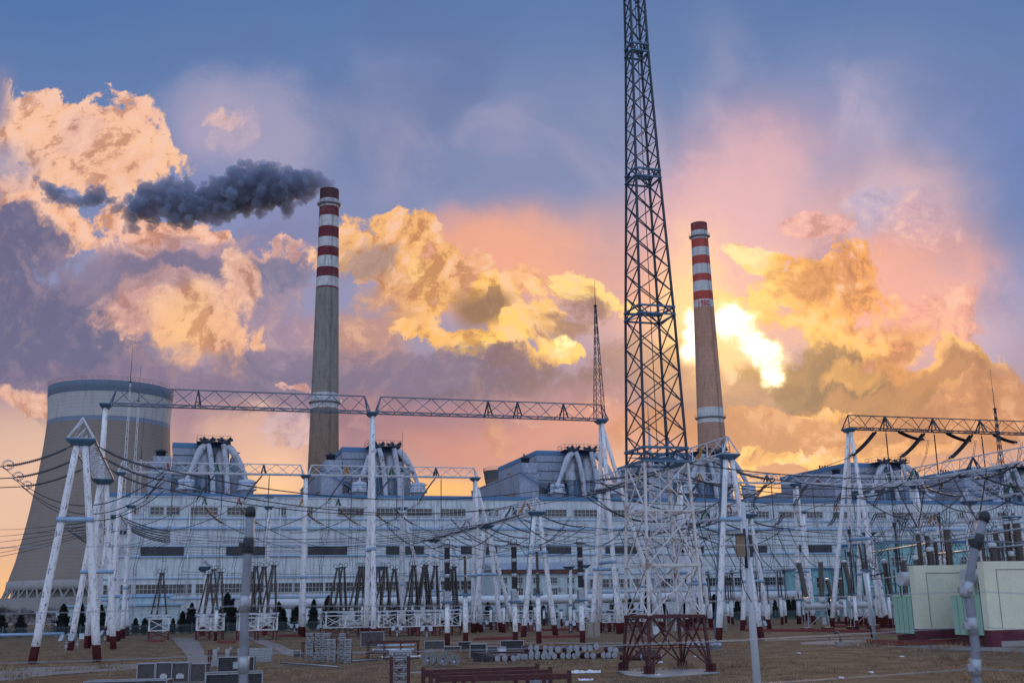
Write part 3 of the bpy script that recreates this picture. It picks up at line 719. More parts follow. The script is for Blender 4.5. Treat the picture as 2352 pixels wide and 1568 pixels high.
chimney('chimney', 'tall maroon and white banded chimney pouring dark smoke', (757, 437), (745, 1040), 43, 69, 210, (.31, .2, .15), c1b[::1], [471, 925], None, .55, False)
c2b = [(978, (.44, .27, .21)), (976, WH), (940, (.52, .30, .21)), (800, (.50, .27, .18)), (713, (.52, .25, .17)), (711, WH), (692, RD), (672, WH), (652, RD), (633, WH), (613, RD), (593, WH), (573, RD), (553, WH), (533, (.34, .03, .03))]
tc2, rad2, T2 = chimney('chimney', 'tall red and white banded brick chimney marked 1980, not smoking', (1605, 514), (1636, 1000), 37, 63, 210, (.44, .26, .19), c2b, [545, 960], None, .35, True)
# the year painted on the lowest white ring
DIG = {'1': [[(.5, 0), (.5, 1), (.3, .82)]], '9': [[(.9, .5), (.1, .5), (.1, 1), (.9, 1), (.9, 0), (.1, 0)]], '8': [[(.1, 0), (.9, 0), (.9, 1), (.1, 1), (.1, 0)], [(.1, .5), (.9, .5)]], '0': [[(.1, 0), (.9, 0), (.9, 1), (.1, 1), (.1, 0)]]}
zA = zat(1617, 706.5, T2); zB = zat(1617, 695.5, T2); toC = math.atan2(-T2.y, -T2.x)
txt = MB(); R_ = rad2(zA)
for i, chh in enumerate('1980'):
    for pl in DIG[chh]:
        for a_, b_ in zip(pl[:-1], pl[1:]):
            pts = []
            for k in range(4):
                u_ = a_[0]+(b_[0]-a_[0])*k/3; v_ = a_[1]+(b_[1]-a_[1])*k/3
                th = toC + ((i-1.5)*1.75+(u_-.5)*1.15)/R_ ; z = zA+(zB-zA)*v_
                rr_ = rad2(z)+.04; pts.append((rr_*math.cos(th), rr_*math.sin(th), z))
            txt.tube(pts, .25, 5)
txt.build('painted_year', mat('red_lettering', (.5, .04, .03), .8), tc2)

# ================================================================== smoke
def smoke():
    T_ = atz(757, 437, 210); Y_ = T_.y
    rnd = random.Random(3)
    main = [(757, 437, 14, 6), (768, 433, 9, 6), (760, 428, 16, 10), (745, 422, 24, 17), (722, 416, 34, 20), (700, 424, 42, 34), (672, 425, 50, 40), (645, 438, 52, 48), (615, 415, 48, 38), (600, 445, 50, 44), (570, 428, 55, 48), (545, 455, 50, 44), (520, 440, 46, 34), (505, 478, 44, 34), (478, 450, 50, 34), (450, 478, 48, 40), (425, 430, 40, 28), (410, 470, 50, 50), (380, 420, 40, 24), (375, 455, 44, 40), (400, 510, 26, 22), (345, 440, 42, 32), (330, 480, 44, 42), (300, 490, 26, 26), (300, 522, 18, 24), (270, 478, 24, 18), (225, 450, 30, 30), (205, 462, 30, 22), (175, 464, 32, 18), (145, 458, 28, 20), (120, 442, 26, 26), (100, 426, 24, 18), (84, 412, 18, 12), (345, 520, 14, 14), (470, 500, 26, 18), (430, 515, 22, 18), (255, 462, 22, 14), (595, 402, 30, 26), (540, 412, 24, 24)]
    pts = []
    for (x, y, rx, ry) in main:
        c = at(x, y, Y_ + rnd.uniform(-3, 3)); k = mpp(c); R1 = ry*k*(.74 if x > 430 else .62)
        n = max(1, int(rx/ry*2))
        for i in range(n):
            cc = c + Vector((rnd.uniform(-1, 1)*(rx-ry)*k, rnd.uniform(-.4, .4)*R1, 0))
            pts.append((cc, R1))
            for j in range(34):
                d = Vector((rnd.gauss(0, 1), rnd.gauss(0, .8), rnd.gauss(0, 1))).normalized(); r2 = R1*rnd.uniform(.12, .46)
                c2 = cc+d*(R1*rnd.uniform(.75, 1.5)); pts.append((c2, r2))
                for q_ in range(5):
                    d2 = (d+Vector((rnd.gauss(0, 1), rnd.gauss(0, 1), rnd.gauss(0, 1)))*.8).normalized(); r3 = r2*rnd.uniform(.18, .42)
                    if r3 > .3: pts.append((c2+d2*r2*rnd.uniform(.8, 1.3), r3))
    me = bpy.data.meshes.new('smoke'); me.from_pydata([tuple(p-T_) for p, r in pts], [], [])
    at_ = me.attributes.new('rad', 'FLOAT', 'POINT'); at_.data.foreach_set('value', [r for p, r in pts])
    o = bpy.data.objects.new('smoke_source', me); COL.objects.link(o)
    ng = bpy.data.node_groups.new('smoke_hull', 'GeometryNodeTree')
    ng.interface.new_socket('Geometry', in_out='INPUT', socket_type='NodeSocketGeometry'); ng.interface.new_socket('Geometry', in_out='OUTPUT', socket_type='NodeSocketGeometry')
    N = ng.nodes; gi = N.new('NodeGroupInput'); go = N.new('NodeGroupOutput')
    na = N.new('GeometryNodeInputNamedAttribute'); na.data_type = 'FLOAT'; na.inputs['Name'].default_value = 'rad'
    mp_ = N.new('GeometryNodeMeshToPoints'); pv = N.new('GeometryNodePointsToVolume'); pv.resolution_mode = 'VOXEL_SIZE'
    vm = N.new('GeometryNodeVolumeToMesh'); sp = N.new('GeometryNodeSetPosition')
    ng.links.new(gi.outputs[0], mp_.inputs['Mesh']); ng.links.new(na.outputs[0], mp_.inputs['Radius'])
    ng.links.new(mp_.outputs[0], pv.inputs['Points']); ng.links.new(na.outputs[0], pv.inputs['Radius'])
    pv.inputs['Voxel Size'].default_value = .42; ng.links.new(pv.outputs[0], vm.inputs['Volume'])
    vm.inputs['Threshold'].default_value = .3
    nz = N.new('ShaderNodeTexNoise'); nz.inputs['Scale'].default_value = .16; nz.inputs['Detail'].default_value = 6; nz.inputs['Roughness'].default_value = .58
    ps = N.new('GeometryNodeInputPosition'); ng.links.new(ps.outputs[0], nz.inputs['Vector'])
    sb = N.new('ShaderNodeVectorMath'); sb.operation = 'SUBTRACT'; sb.inputs[1].default_value = (.5, .5, .5); ng.links.new(nz.outputs['Color'], sb.inputs[0])
    sc_ = N.new('ShaderNodeVectorMath'); sc_.operation = 'SCALE'; sc_.inputs[3].default_value = 5.0; ng.links.new(sb.outputs[0], sc_.inputs[0])
    ng.links.new(vm.outputs[0], sp.inputs['Geometry']); ng.links.new(sc_.outputs[0], sp.inputs['Offset']); ng.links.new(sp.outputs[0], go.inputs[0])
    md = o.modifiers.new('hull', 'NODES'); md.node_group = ng
    dg = bpy.context.evaluated_depsgraph_get(); dg.update()
    hull = bpy.data.meshes.new_from_object(o.evaluated_get(dg))
    bpy.data.objects.remove(o)
    print('smoke verts', len(hull.vertices))
    sm = bpy.data.materials.new('dark_smoke'); sm.use_nodes = True; t = sm.node_tree; t.nodes.clear()
    vo = t.nodes.new('ShaderNodeVolumePrincipled'); oo = t.nodes.new('ShaderNodeOutputMaterial'); t.links.new(vo.outputs[0], oo.inputs['Volume'])
    vo.inputs['Color'].default_value = (.50, .57, .76, 1); vo.inputs['Density'].default_value = .30; vo.inputs['Anisotropy'].default_value = .1
    hull.materials.clear(); hull.materials.append(sm)
    so = bpy.data.objects.new('smoke', hull); so.location = T_; COL.objects.link(so)
    so['kind'] = 'stuff'; so['label'] = 'dark blue-grey smoke drifting left from the chimney top'; so['category'] = 'smoke'
smoke()

# ================================================================== cooling towers
def tower(label, sil, ztop, zs_top_bands, colors, grp, n=72, legs=True, name='cooling_tower'):
    """sil: picture points down the left edge; first two are the left and right end of the rim"""
    (lx, ly), (rx, ry) = sil[0], sil[1]
    a1 = ray(lx, ly); a2 = ray(rx, ry)
    d1 = math.atan2(a1.x, a1.y); d2 = math.atan2(a2.x, a2.y); half = (d2-d1)/2; mid = (d1+d2)/2
    el = ((a1.z/math.hypot(a1.x, a1.y))+(a2.z/math.hypot(a2.x, a2.y)))/2
    dt = (ztop-CAMH)/el; cd_ = dt/math.cos(half); C0 = Vector((math.sin(mid)*cd_, math.cos(mid)*cd_, 0))
    prof = [(dt*math.tan(half), ztop)]
    for (x, y) in sil[2:]:
        r = ray(x, y); hd = Vector((r.x, r.y, 0)).normalized(); along = C0.dot(hd); pr_ = (C0-hd*along).length
        prof.append((pr_, CAMH+along*r.z/math.hypot(r.x, r.y)))
    t = thing(name, label, 'cooling tower', C0, 0, grp)
    P = sorted(prof, key=lambda q_: q_[1]); out_ = []
    for i in range(len(P)-1):
        for k in range(5):
            f_ = k/5; p0 = P[max(i-1, 0)][0]; p1 = P[i][0]; p2 = P[i+1][0]; p3 = P[min(i+2, len(P)-1)][0]
            out_.append((.5*((2*p1)+(-p0+p2)*f_+(2*p0-5*p1+4*p2-p3)*f_*f_+(-p0+3*p1-3*p2+p3)*f_**3), P[i][1]+(P[i+1][1]-P[i][1])*f_))
    out_.append(P[-1])
    inner = [(r_-.5, z) for r_, z in out_[::-1]]
    m_ = MB(); base = 0; prof2 = out_+inner; nn_ = n
    for r_, z in prof2:
        for k in range(nn_):
            a_ = 2*math.pi*k/nn_; m_.v.append((r_*math.cos(a_), r_*math.sin(a_), z))
    L = len(prof2)
    for i in range(L):
        for k in range(nn_):
            k2 = (k+1) % nn_; o_ = i*nn_; o2 = ((i+1) % L)*nn_; m_.face((o_+k, o_+k2, o2+k2, o2+k), True)
    def fn(k, b):
        p = opos(k); x, y, z = sepz(k, p)
        c = bandramp(k, z, colors(C0), 0, ztop+1)
        th = k.m('MULTIPLY', k.m('ARCTAN2', y, x), 26.0)
        fz = k.m('FRACT', k.m('DIVIDE', z, 1.35)); ft = k.m('FRACT', k.m('MULTIPLY', th, .8))
        n1 = k.noise(p, .35, 5, .7); mp = k.n('ShaderNodeMapping', i_0=p); mp.inputs[3].default_value = (1, 1, .08); n2 = k.noise(mp.outputs[0], .5, 6, .75)
        ln = k.m('MAXIMUM', k.rng(fz, 0, .16, 1, 0), k.m('MULTIPLY', k.rng(ft, 0, .12, 1, 0), .6))
        c = k.mix(k.m('MULTIPLY', ln, k.rng(n1, .3, .7, .1, .6)), c, (.07, .07, .08))
        c = k.mix(k.m('MULTIPLY', k.rng(n2, .5, .75), k.rng(z, ztop*.3, ztop, .15, .6)), c, (.12, .11, .11))
        k.put(b.inputs['Base Color'], c); link_bump(k, b, n1, .3, .2)
    m_.build('shell', mat('cast_tower_shell', (.3, .3, .3), .9, fn=fn), t)
    zb = P[0][1]; rb = P[0][0]
    if legs:
        lg = MB(); nl = 44
        for i in range(nl):
            a1_ = 2*math.pi*i/nl; a2_ = 2*math.pi*(i+.5)/nl; a3_ = 2*math.pi*(i+1)/nl
            for aa, bb in ((a1_, a2_), (a3_, a2_)):
                lg.bar(((rb+1.2)*math.cos(aa), (rb+1.2)*math.sin(aa), zb-4), ((rb-.3)*math.cos(bb), (rb-.3)*math.sin(bb), zb+.3), .5)
        lg.build('diagonal_column', M['conc'], t)
        MB().lathe([(rb-1, 0), (rb+2.2, 0), (rb+2.2, zb-3.8), (rb-1, zb-3.8)], n=72, smooth=False).build('basin_wall', M['conc'], t)
        MB().lathe([(rb*.93, 0), (rb*.93, zb-.5)], n=48).build('inner_fill', M['conc'], t)
        MB().lathe([(rb+.15, zb-1.2), (rb+.35, zb-.2), (rb+.1, zb+2.2)], n=72).build('ring_beam', M['conc'], t)
    rl = MB(); rt = P[-1][0]
    for i in range(70):
        a_ = 2*math.pi*i/70; rl.tube([(rt*math.cos(a_), rt*math.sin(a_), ztop), (rt*math.cos(a_), rt*math.sin(a_), ztop+1.5)], .05, 4)
    for dz in (.75, 1.5): rl.ring((0, 0, ztop+dz), rt, .05, (1, 0, 0), (0, 1, 0), 70, 4)
    rl.build('railing', M['dsteel'], t)
    return C0, rt
def zof(x, y, C0):
    r = ray(x, y); hd = math.hypot(C0.x, C0.y)-25; return CAMH+hd*r.z/math.hypot(r.x, r.y)
def col1(C0):
    zb_, zl = zof(253, 897, C0), zof(253, 949, C0)
    return [(0, (.25, .21, .185)), (zl-2.2, (.19, .24, .33)), (zl-.6, (.44, .44, .44)), (zb_, (.12, .16, .22))]
tower('huge brown and white cooling tower with blue rim at far left', [(109.5, 890), (399.5, 903), (108, 961), (102, 1009), (94, 1054), (79, 1125), (59.5, 1206), (35, 1290), (14, 1350)], 90, None, col1, None)
def col2(C0): return [(0, (.17, .15, .15)), (62, (.10, .10, .12))]
tower('small dark cooling tower peeping out between boiler houses', [(1110, 1081), (1214, 1084), (1111.5, 1088), (1113, 1100), (1117, 1120), (1117, 1160), (1112, 1200)], 66, None, col2, None, 48, False)

# ================================================================== gantries
def truss(L, h=1.9, w_=1.9, pitch=2.0, rc=.105, rb=.055, x0=0.0, z0=0.0):
    m_ = MB(); n = max(2, int(round(L/pitch))); s = L/n
    A = lambda i: Vector((x0+i*s, 0, z0+h)); Bm = lambda i, k: Vector((x0+i*s, (-w_/2, w_/2)[k], z0))
    m_.tube([A(0)+Vector((s*.25, 0, 0)), A(n)-Vector((s*.25, 0, 0))], rc, 4)
    for k in (0, 1): m_.tube([Bm(0, k), Bm(n, k)], rc*1.15, 4)
    for i in range(n):
        for k in (0, 1):
            if (i+k) % 2: m_.tube([Bm(i, k), A(i+1) if i < n-1 else A(n)-Vector((s*.25, 0, 0))], rb, 4, False)
            else: m_.tube([A(i) if i else A(0)+Vector((s*.25, 0, 0)), Bm(i+1, k)], rb, 4, False)
        m_.tube([Bm(i, i % 2), Bm(i+1, (i+1) % 2)], rb, 4, False)
        m_.tube([Bm(i, 0), Bm(i, 1)], rb, 4, False)
    m_.tube([Bm(n, 0), Bm(n, 1)], rb*1.3, 4, False)
    for i, sg in ((0, 1), (n, -1)):
        for k in (0, 1): m_.tube([Bm(i, k), A(i)+Vector((sg*s*.25, 0, 0))], rc, 4)
    return m_
def column(top, foot, r0=.38, r1=.29, n=14):
    top = Vector(top); foot = Vector(foot)
    m_ = MB(); k = 6
    pts = [foot.lerp(top, i/k) for i in range(k+1)]
    return m_.tube(pts, [r0+(r1-r0)*i/k for i in range(k+1)], n)
def cap_mesh(c, w_=1.7, d=2.0, h=.6):
    m_ = MB(); x, y, z = c
    b = len(m_.v)
    for sx_, sy_, zz in ((-.55, -.55, -h), (.55, -.55, -h), (.55, .55, -h), (-.55, .55, -h), (-1, -1, -h*.25), (1, -1, -h*.25), (1, 1, -h*.25), (-1, 1, -h*.25), (-1, -1, 0), (1, -1, 0), (1, 1, 0), (-1, 1, 0)):
        m_.v.append((x+sx_*w_/2, y+sy_*d/2, z+zz))
    m_.face((3, 2, 1, 0)); m_.face((8, 9, 10, 11))
    for o in (0, 4):
        for i in range(4): m_.face((o+i, o+(i+1) % 4, o+4+(i+1) % 4, o+4+i))
    return m_
def gantry(label, P, dirs, L, H, frames, h=1.9, w_=1.9, beams=None, marks=(), matr='truss', ladder=None, pitch=2.0, colmat='pole'):
    """P: ground point under the first cap; beam runs along dirs; frames: (x along beam, [(dx, dy) feet], brace height)"""
    rz = math.atan2(dirs.y, dirs.x)
    t = thing('gantry', label, 'gantry', (P.x, P.y, 0), rz, 'lattice beams on white column frames')
    for b0, b1 in (beams or [(-.6, L+.6)]):
        truss(b1-b0, h, w_, pitch, x0=b0, z0=H+.02).build('lattice_beam', M[matr], t)
    for i, (x, feet, br) in enumerate(frames):
        cap_mesh((x, 0, H), 1.5, w_+.3).build('cap', M['blue'], t)
        for fx, fy in feet:
            tx, ty = (fx > 0)*.3-(fx < 0)*.3, (fy > 0)*.36-(fy < 0)*.36
            top_h = H-.55 if (abs(fx) < .1) else H-1.6
            column((x+tx, ty, top_h), (x+fx, fy, 0)).build('leg', M[colmat], t)
        ft = [f_ for f_ in feet if abs(f_[0]) < .1]
        if br and len(ft) > 1:
            k = 1-br/H; b_ = MB()
            a_ = Vector((x, .36+(ft[0][1]-.36)*k if ft[0][1] > 0 else -.36+(ft[0][1]+.36)*k, br)); c_ = Vector((x, .36+(ft[1][1]-.36)*k if ft[1][1] > 0 else -.36+(ft[1][1]+.36)*k, br))
            dd = (c_-a_).normalized()*.4
            b_.tube([a_-dd, c_+dd], .25, 8)
            for f_ in (a_, c_): b_.lathe([(.42, -.22), (.42, .22)], f_, 12)
            b_.build('brace', M['bluelt'], t)
    if marks:
        for x, colr in marks:
            mk = MB()
            for yy in (-1, 1):
                for xx in (-.35, .35): mk.bar((x+xx, yy*w_*.5, H+.1), (x, 0, H+h-.05), .16)
            mk.bar((x-.3, -w_*.45, H+.5), (x+.3, -w_*.45, H+.5), .12)
            mk.build('phase_marker', M[colr], t)
    if ladder is not None:
        x, fy, top = ladder; ld = MB(); side = -1 if fy < 0 else 1
        a_ = Vector((x+.62, side*.4, H+top)); b_ = Vector((x+.75, fy, .2))
        ld.tube([a_, b_], .05, 4); ld.tube([a_+Vector((.32, 0, 0)), b_+Vector((.32, 0, 0))], .05, 4)
        for i in range(int(H/.6)):
            q_ = a_.lerp(b_, (i+.5)/int(H/.6)); ld.tube([q_, q_+Vector((.32, 0, 0))], .03, 4, False)
        ld.build('ladder', M['blue'], t)
    return t
def capP(px, py, z):
    p = atz(px, py, z); return Vector((p.x, p.y, 0))
def along(P, d, px):
    """distance from P along d to the upright through picture column px (taken at mid height)"""
    r = ray(px, 1150); k = r.x/r.y
    return (k*P.y-P.x)/(d.x-k*d.y)
GN = {}
A_ = lambda d: [(0, -d), (0, d)]
# tall left gantry (along the hall)
P1 = capP(243, 928, 31); L1m = along(P1, UU, 853); L1 = along(P1, UU, 1388); H1 = 31
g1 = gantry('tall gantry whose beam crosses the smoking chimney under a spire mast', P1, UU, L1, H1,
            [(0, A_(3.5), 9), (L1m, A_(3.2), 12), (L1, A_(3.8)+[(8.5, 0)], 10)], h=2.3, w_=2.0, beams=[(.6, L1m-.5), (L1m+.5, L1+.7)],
            marks=[(L1m+17, 'dsteel'), (L1m*.33, 'dsteel'), (L1m+(L1-L1m)*.62, 'dsteel'), (L1-6, 'dsteel')], pitch=2.6, matr='truss_backlit')
# near left gantry running away from the viewer
P2 = capP(187, 1008, 20); L2 = 34.0; H2 = 20
g2 = gantry('nearest left A-frame gantry with triangular beam end and maroon feet', P2, VV, L2, H2,
            [(0, A_(2.7), 12.6), (L2, A_(2.4)+[(6, 0)], 9)], h=1.95, w_=2.3, ladder=(-.2, -2.9, 1.6))
P3 = capP(278, 1084, 25); L3m = along(P3, UU, 701); L3 = along(P3, UU, 1092); H3 = 25
g3 = gantry('mid-height left gantry before the boiler houses, gap in its beam', P3, UU, L3, H3,
            [(0, A_(2.2), 9), (L3m, A_(1.8), 9), (L3, A_(2.4)+[(6.5, 0)], 9)], h=1.6, w_=1.6, beams=[(-.4, L3m-.35), (L3m+.35, L3+.3)],
            marks=[(along(P3, UU, 381), 'redp'), (along(P3, UU, 495), 'greenp'), (along(P3, UU, 603), 'dsteel'), (along(P3, UU, 794), 'yellow'), (along(P3, UU, 899), 'greenp'), (along(P3, UU, 1001), 'dsteel')], pitch=2.2)
P7 = capP(300, 1160, 21.5); L7a = along(P7, UU, 618); L7 = along(P7, UU, 925); H7 = 21.5
g7 = gantry('low pale left gantry crossing the top window row of the hall', P7, UU, L7, H7,
            [(0, A_(1.5), 8), (L7a, A_(1.2), 8), (L7, A_(1.5)+[(5.5, 0)], 8)], h=1.5, w_=1.5, beams=[(-.4, L7a-.4), (L7a+.4, L7+.3)],
            marks=[(along(P7, UU, 470), 'greenp'), (along(P7, UU, 549), 'redp'), (along(P7, UU, 694), 'yellow'), (along(P7, UU, 777), 'greenp')], pitch=2.2)
P6 = capP(259, 1182, 18.5); H6 = 18.5; L6 = 36
g6 = gantry('second lower A-frame gantry right behind the nearest left one', P6, VV, L6, H6,
            [(0, A_(1.9), 6.5), (L6, A_(1.9), 6.5)], h=1.9, w_=2.2, ladder=(-.2, -2.0, .4))
P8 = capP(1233, 1174, 16.8); L8 = along(P8, VV, 996); L8m = along(P8, VV, 1116); H8 = 16.8
g8 = gantry('centre gantry receding left, its beam end over the office block', P8, VV, L8, H8,
            [(0, A_(2.3), 11.2), (L8m, A_(2.3)+[(7.5, 0)], 9), (L8, A_(1.9), 7)], h=1.9, w_=2.1, ladder=(0, 2.3, .3),
            marks=[(5, 'yellow'), (12, 'greenp'), (L8*.6, 'redp')], pitch=1.7)
P4 = capP(1673, 1043, 20.5); L4 = along(P4, VV, 1385); H4 = 20.5
g4 = gantry('gantry right behind the lattice mast with triangular beam end under the brick chimney', P4, VV, L4, H4,
            [(0, A_(2.6), 13.2), (L4, A_(2.4), 9)], h=2.0, w_=2.0, ladder=(-.4, 2.8, 1.7), marks=[(6, 'yellow'), (15, 'greenp'), (25, 'dsteel')], pitch=1.9)
P5 = capP(1950, 984, 30); H5 = 30; L5 = 48
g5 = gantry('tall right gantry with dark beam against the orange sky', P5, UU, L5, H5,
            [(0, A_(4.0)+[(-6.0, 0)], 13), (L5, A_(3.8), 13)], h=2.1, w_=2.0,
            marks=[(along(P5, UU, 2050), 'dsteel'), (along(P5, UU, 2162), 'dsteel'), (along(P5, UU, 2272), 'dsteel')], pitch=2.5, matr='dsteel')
P9 = capP(1976, 1127, 21); H9 = 21; L9 = 66
g9 = gantry('white lattice gantry rising towards the right edge over the transformers', P9, -VV, L9, H9,
            [(0, A_(2.3), 8), (L9, A_(2.3), 8)], h=2.0, w_=2.1, marks=[(14, 'greenp'), (27, 'dsteel'), (38, 'yellow')], pitch=1.9)
P10 = capP(1719, 1180, 16.8); H10 = 16.8; L10 = along(P10, VV, 1485)
g10 = gantry('low gantry seen through the white part of the lattice mast', P10, VV, L10, H10,
             [(0, A_(2.2), 7), (L10*.5, A_(2.2), 7), (L10, A_(2.2), 7)], h=1.9, w_=2.0, marks=[(6, 'yellow'), (14, 'greenp')], pitch=1.8)
P12 = capP(1560, 1106, 24.5); H12 = 24.5; L12m = along(P12, UU, 1830); L12 = along(P12, UU, 2105)
g12 = gantry('mid-height gantry crossing behind the mast and right frames', P12, UU, L12, H12,
             [(0, A_(2.2), 9), (L12m, A_(2.4), 9), (L12, A_(2.2), 9)], h=1.6, w_=1.6, marks=[(along(P12, UU, 1765), 'dsteel'), (along(P12, UU, 1952), 'yellow'), (along(P12, UU, 1610), 'yellow')], pitch=2.2)
P13 = capP(1590, 1172, 21.5); H13 = 21.5; L13m = along(P13, UU, 1840); L13 = along(P13, UU, 2150)
g13 = gantry('low pale gantry against the right half of the hall at the top window row', P13, UU, L13, H13,
             [(0, A_(1.4), 8), (L13m, A_(1.4), 8), (L13, A_(1.4), 8)], h=1.5, w_=1.5, marks=[(along(P13, UU, 1732), 'greenp'), (along(P13, UU, 1920), 'yellow')], pitch=2.2)
P14 = capP(2225, 1150, 18); H14 = 18
g14 = gantry('short white gantry low over the far transformer bay at the right edge', P14, -VV, 50, H14,
             [(0, A_(2.0), 8), (50, A_(2.0), 8)], h=1.8, w_=1.9, pitch=1.8, marks=[(9, 'greenp'), (20, 'yellow')])
P15 = capP(1995, 1222, 15); H15 = 15
g15 = gantry('short low gantry behind the slanted bushings before the turquoise building', P15, -VV, 34, H15,
             [(0, A_(2.0), 6), (34, A_(2.0), 6)], h=1.7, w_=1.8, pitch=1.7, marks=[(8, 'greenp'), (17, 'yellow')])
P16 = capP(871, 1300, 11.5)
for P16_, lb in ((P16, 'small rusty-ended low gantry behind the two middle columns'), (capP(1342, 1296, 11.5), 'small low gantry with flat pale beam in front of the office block'), (capP(472, 1300, 11.5), 'small low gantry over the left insulator banks')):
    gantry(lb, P16_, VV, 9, 11.5, [(0, [(0, -.01)], 0), (9, [(0, -.01)], 0)], h=1.1, w_=1.8, pitch=1.0)

# ================================================================== lattice masts
def lattice(m_, levels, rleg, rbr, sub=1, rot=0.0, c=(0, 0)):
    """levels = [(z, side)...]; sub = number of X panels between each pair"""
    def cor(z, s, k):
        a_ = rot+math.pi/4+k*math.pi/2; return Vector((c[0]+s*.7071*math.cos(a_), c[1]+s*.7071*math.sin(a_), z))
    for (z0, s0), (z1, s1), nb in zip(levels[:-1], levels[1:], sub if isinstance(sub, (list, tuple)) else [sub]*(len(levels)-1)):
        for i in range(nb):
            za, zb = z0+(z1-z0)*i/nb, z0+(z1-z0)*(i+1)/nb; sa, sb = s0+(s1-s0)*i/nb, s0+(s1-s0)*(i+1)/nb
            for k in range(4):
                m_.tube([cor(za, sa, k), cor(zb, sb, k)], rleg, 4, False)
                m_.tube([cor(za, sa, k), cor(zb, sb, k+1)], rbr, 4, False); m_.tube([cor(za, sa, k+1), cor(zb, sb, k)], rbr, 4, False)
    return cor
pm = [atz(1437, 1541, 0), atz(1496, 1547, 0), atz(1627, 1540, 0), atz(1564, 1538, 0)]
PM = Vector((sum(p.x for p in pm)/4, sum(p.y for p in pm)/4, 0)); s0 = 4.25
mz = lambda y: zat(1500, y, PM)
KS = mpp(at(1500, 1065, PM.y))*1.0
def sd(y, wpx): return wpx*mpp(at(1500, y, PM.y))/1.33
mast = thing('lattice_mast', 'tallest lattice mast, maroon foot, rusty white middle, dark top cut by the picture', 'mast', PM, GA)
m1, m2, m3 = MB(), MB(), MB()
zz = [0, mz(1415), mz(1299), mz(1177), mz(1065), mz(730), mz(415), mz(125)]
ss = [s0, sd(1415, 176)*1.0, sd(1299, 166), sd(1177, 153), sd(1065, 140), sd(730, 112), sd(415, 78), sd(125, 52)]
cor = lattice(m1, [(zz[0]+.3, ss[0]), (zz[1], ss[1])], .12, .055, 1)
for k in range(4):
    m1.bar(cor(zz[1], ss[1]+.1, k), cor(zz[1], ss[1]+.1, k+1), .2)
    for a_, b_ in (((0, k), (1, k+.5)), ((0, k+1), (1, k+.5))):
        pa = cor(zz[0]+.3, ss[0], k if a_[1] == k else k+1); pb = (cor(zz[1], ss[1], k)+cor(zz[1], ss[1], k+1))/2; m1.bar(pa, pb, .1)
    zc = (zz[1])*.45; m1.bar(cor(zc, ss[0]+(ss[1]-ss[0])*.45, k), cor(zc, ss[0]+(ss[1]-ss[0])*.45, k+1), .07)
m1.build('base_section', M['maroon'], mast)
for k in range(4):
    c_ = cor(0, ss[0], k); b_ = MB(); b_.cbox((c_.x, c_.y, .3), (.34, .34, .6)); b_.cbox((c_.x, c_.y, .08), (.7, .7, .06))
    for i in range(4): b_.cbox((c_.x+.22*math.cos(i*1.57), c_.y+.22*math.sin(i*1.57), .3), (.05, .3, .45), i*1.57+1.57)
    b_.build('foot', M['maroon'], mast)
lattice(m2, list(zip(zz[1:5], ss[1:5])), .11, .055, 1)
for i in (2, 3, 4):
    for k in range(4):
        a_, b_ = cor(zz[i], ss[i]+.08, k), cor(zz[i], ss[i]+.08, k+1)
        m2.bar(a_, b_, .17 if i == 2 else .1)
        if i < 4: m2.tube([(a_+b_)/2, cor(zz[i], ss[i], k+2).lerp(cor(zz[i], ss[i], k+1), .5)], .04, 4)
for i in (1, 2, 3):
    zc = (zz[i]+zz[i+1])/2; sc_ = (ss[i]+ss[i+1])/2
    for k in range(4):
        a_, b_ = cor(zc, sc_, k), cor(zc, sc_, k+1)
        m2.tube([a_, a_.lerp(b_, .30)], .035, 4); m2.tube([b_, b_.lerp(a_, .30)], .035, 4)
m2.tube([(.25, .2, 1.5), (.25, .2, zz[4])], .03, 5)
rw = mat('rusty_white_steel', (.6, .6, .6), .7, fn=weathered((.62, .60, .60), (.22, .09, .045), .95, .9, 1.5, fine=2.5))
m2.build('middle_section', rw, mast)
lv = list(zip(zz[4:], ss[4:]))+[(zz[7]+9, ss[7]*.78), (zz[7]+20, ss[7]*.4)]
lattice(m3, lv, .10, .048, [5, 6, 7, 6, 8])
m3.tube([(.2, .2, zz[4]), (.1, .1, zz[7]+18)], .03, 5)
m3.build('upper_section', M['dsteel'], mast)
for i in (4, 5, 6, 7):
    rg = MB()
    for k in range(4):
        for dz, e in ((0, .12), (.55 if i > 4 else .9, .1)):
            rg.bar(cor(zz[i]+dz, ss[i]+e, k), cor(zz[i]+dz, ss[i]+e, k+1), .16 if i == 4 else .12)
        a_ = cor(zz[i], ss[i], k); b_ = cor(zz[i]+.6, ss[i], k+2); rg.tube([a_, b_], .04, 4)
    if i == 4: rg.cbox((0, 0, zz[4]+.35), (ss[4]*.9, .5, .1))
    rg.build('horizontal_ring', M['blue'], mast)

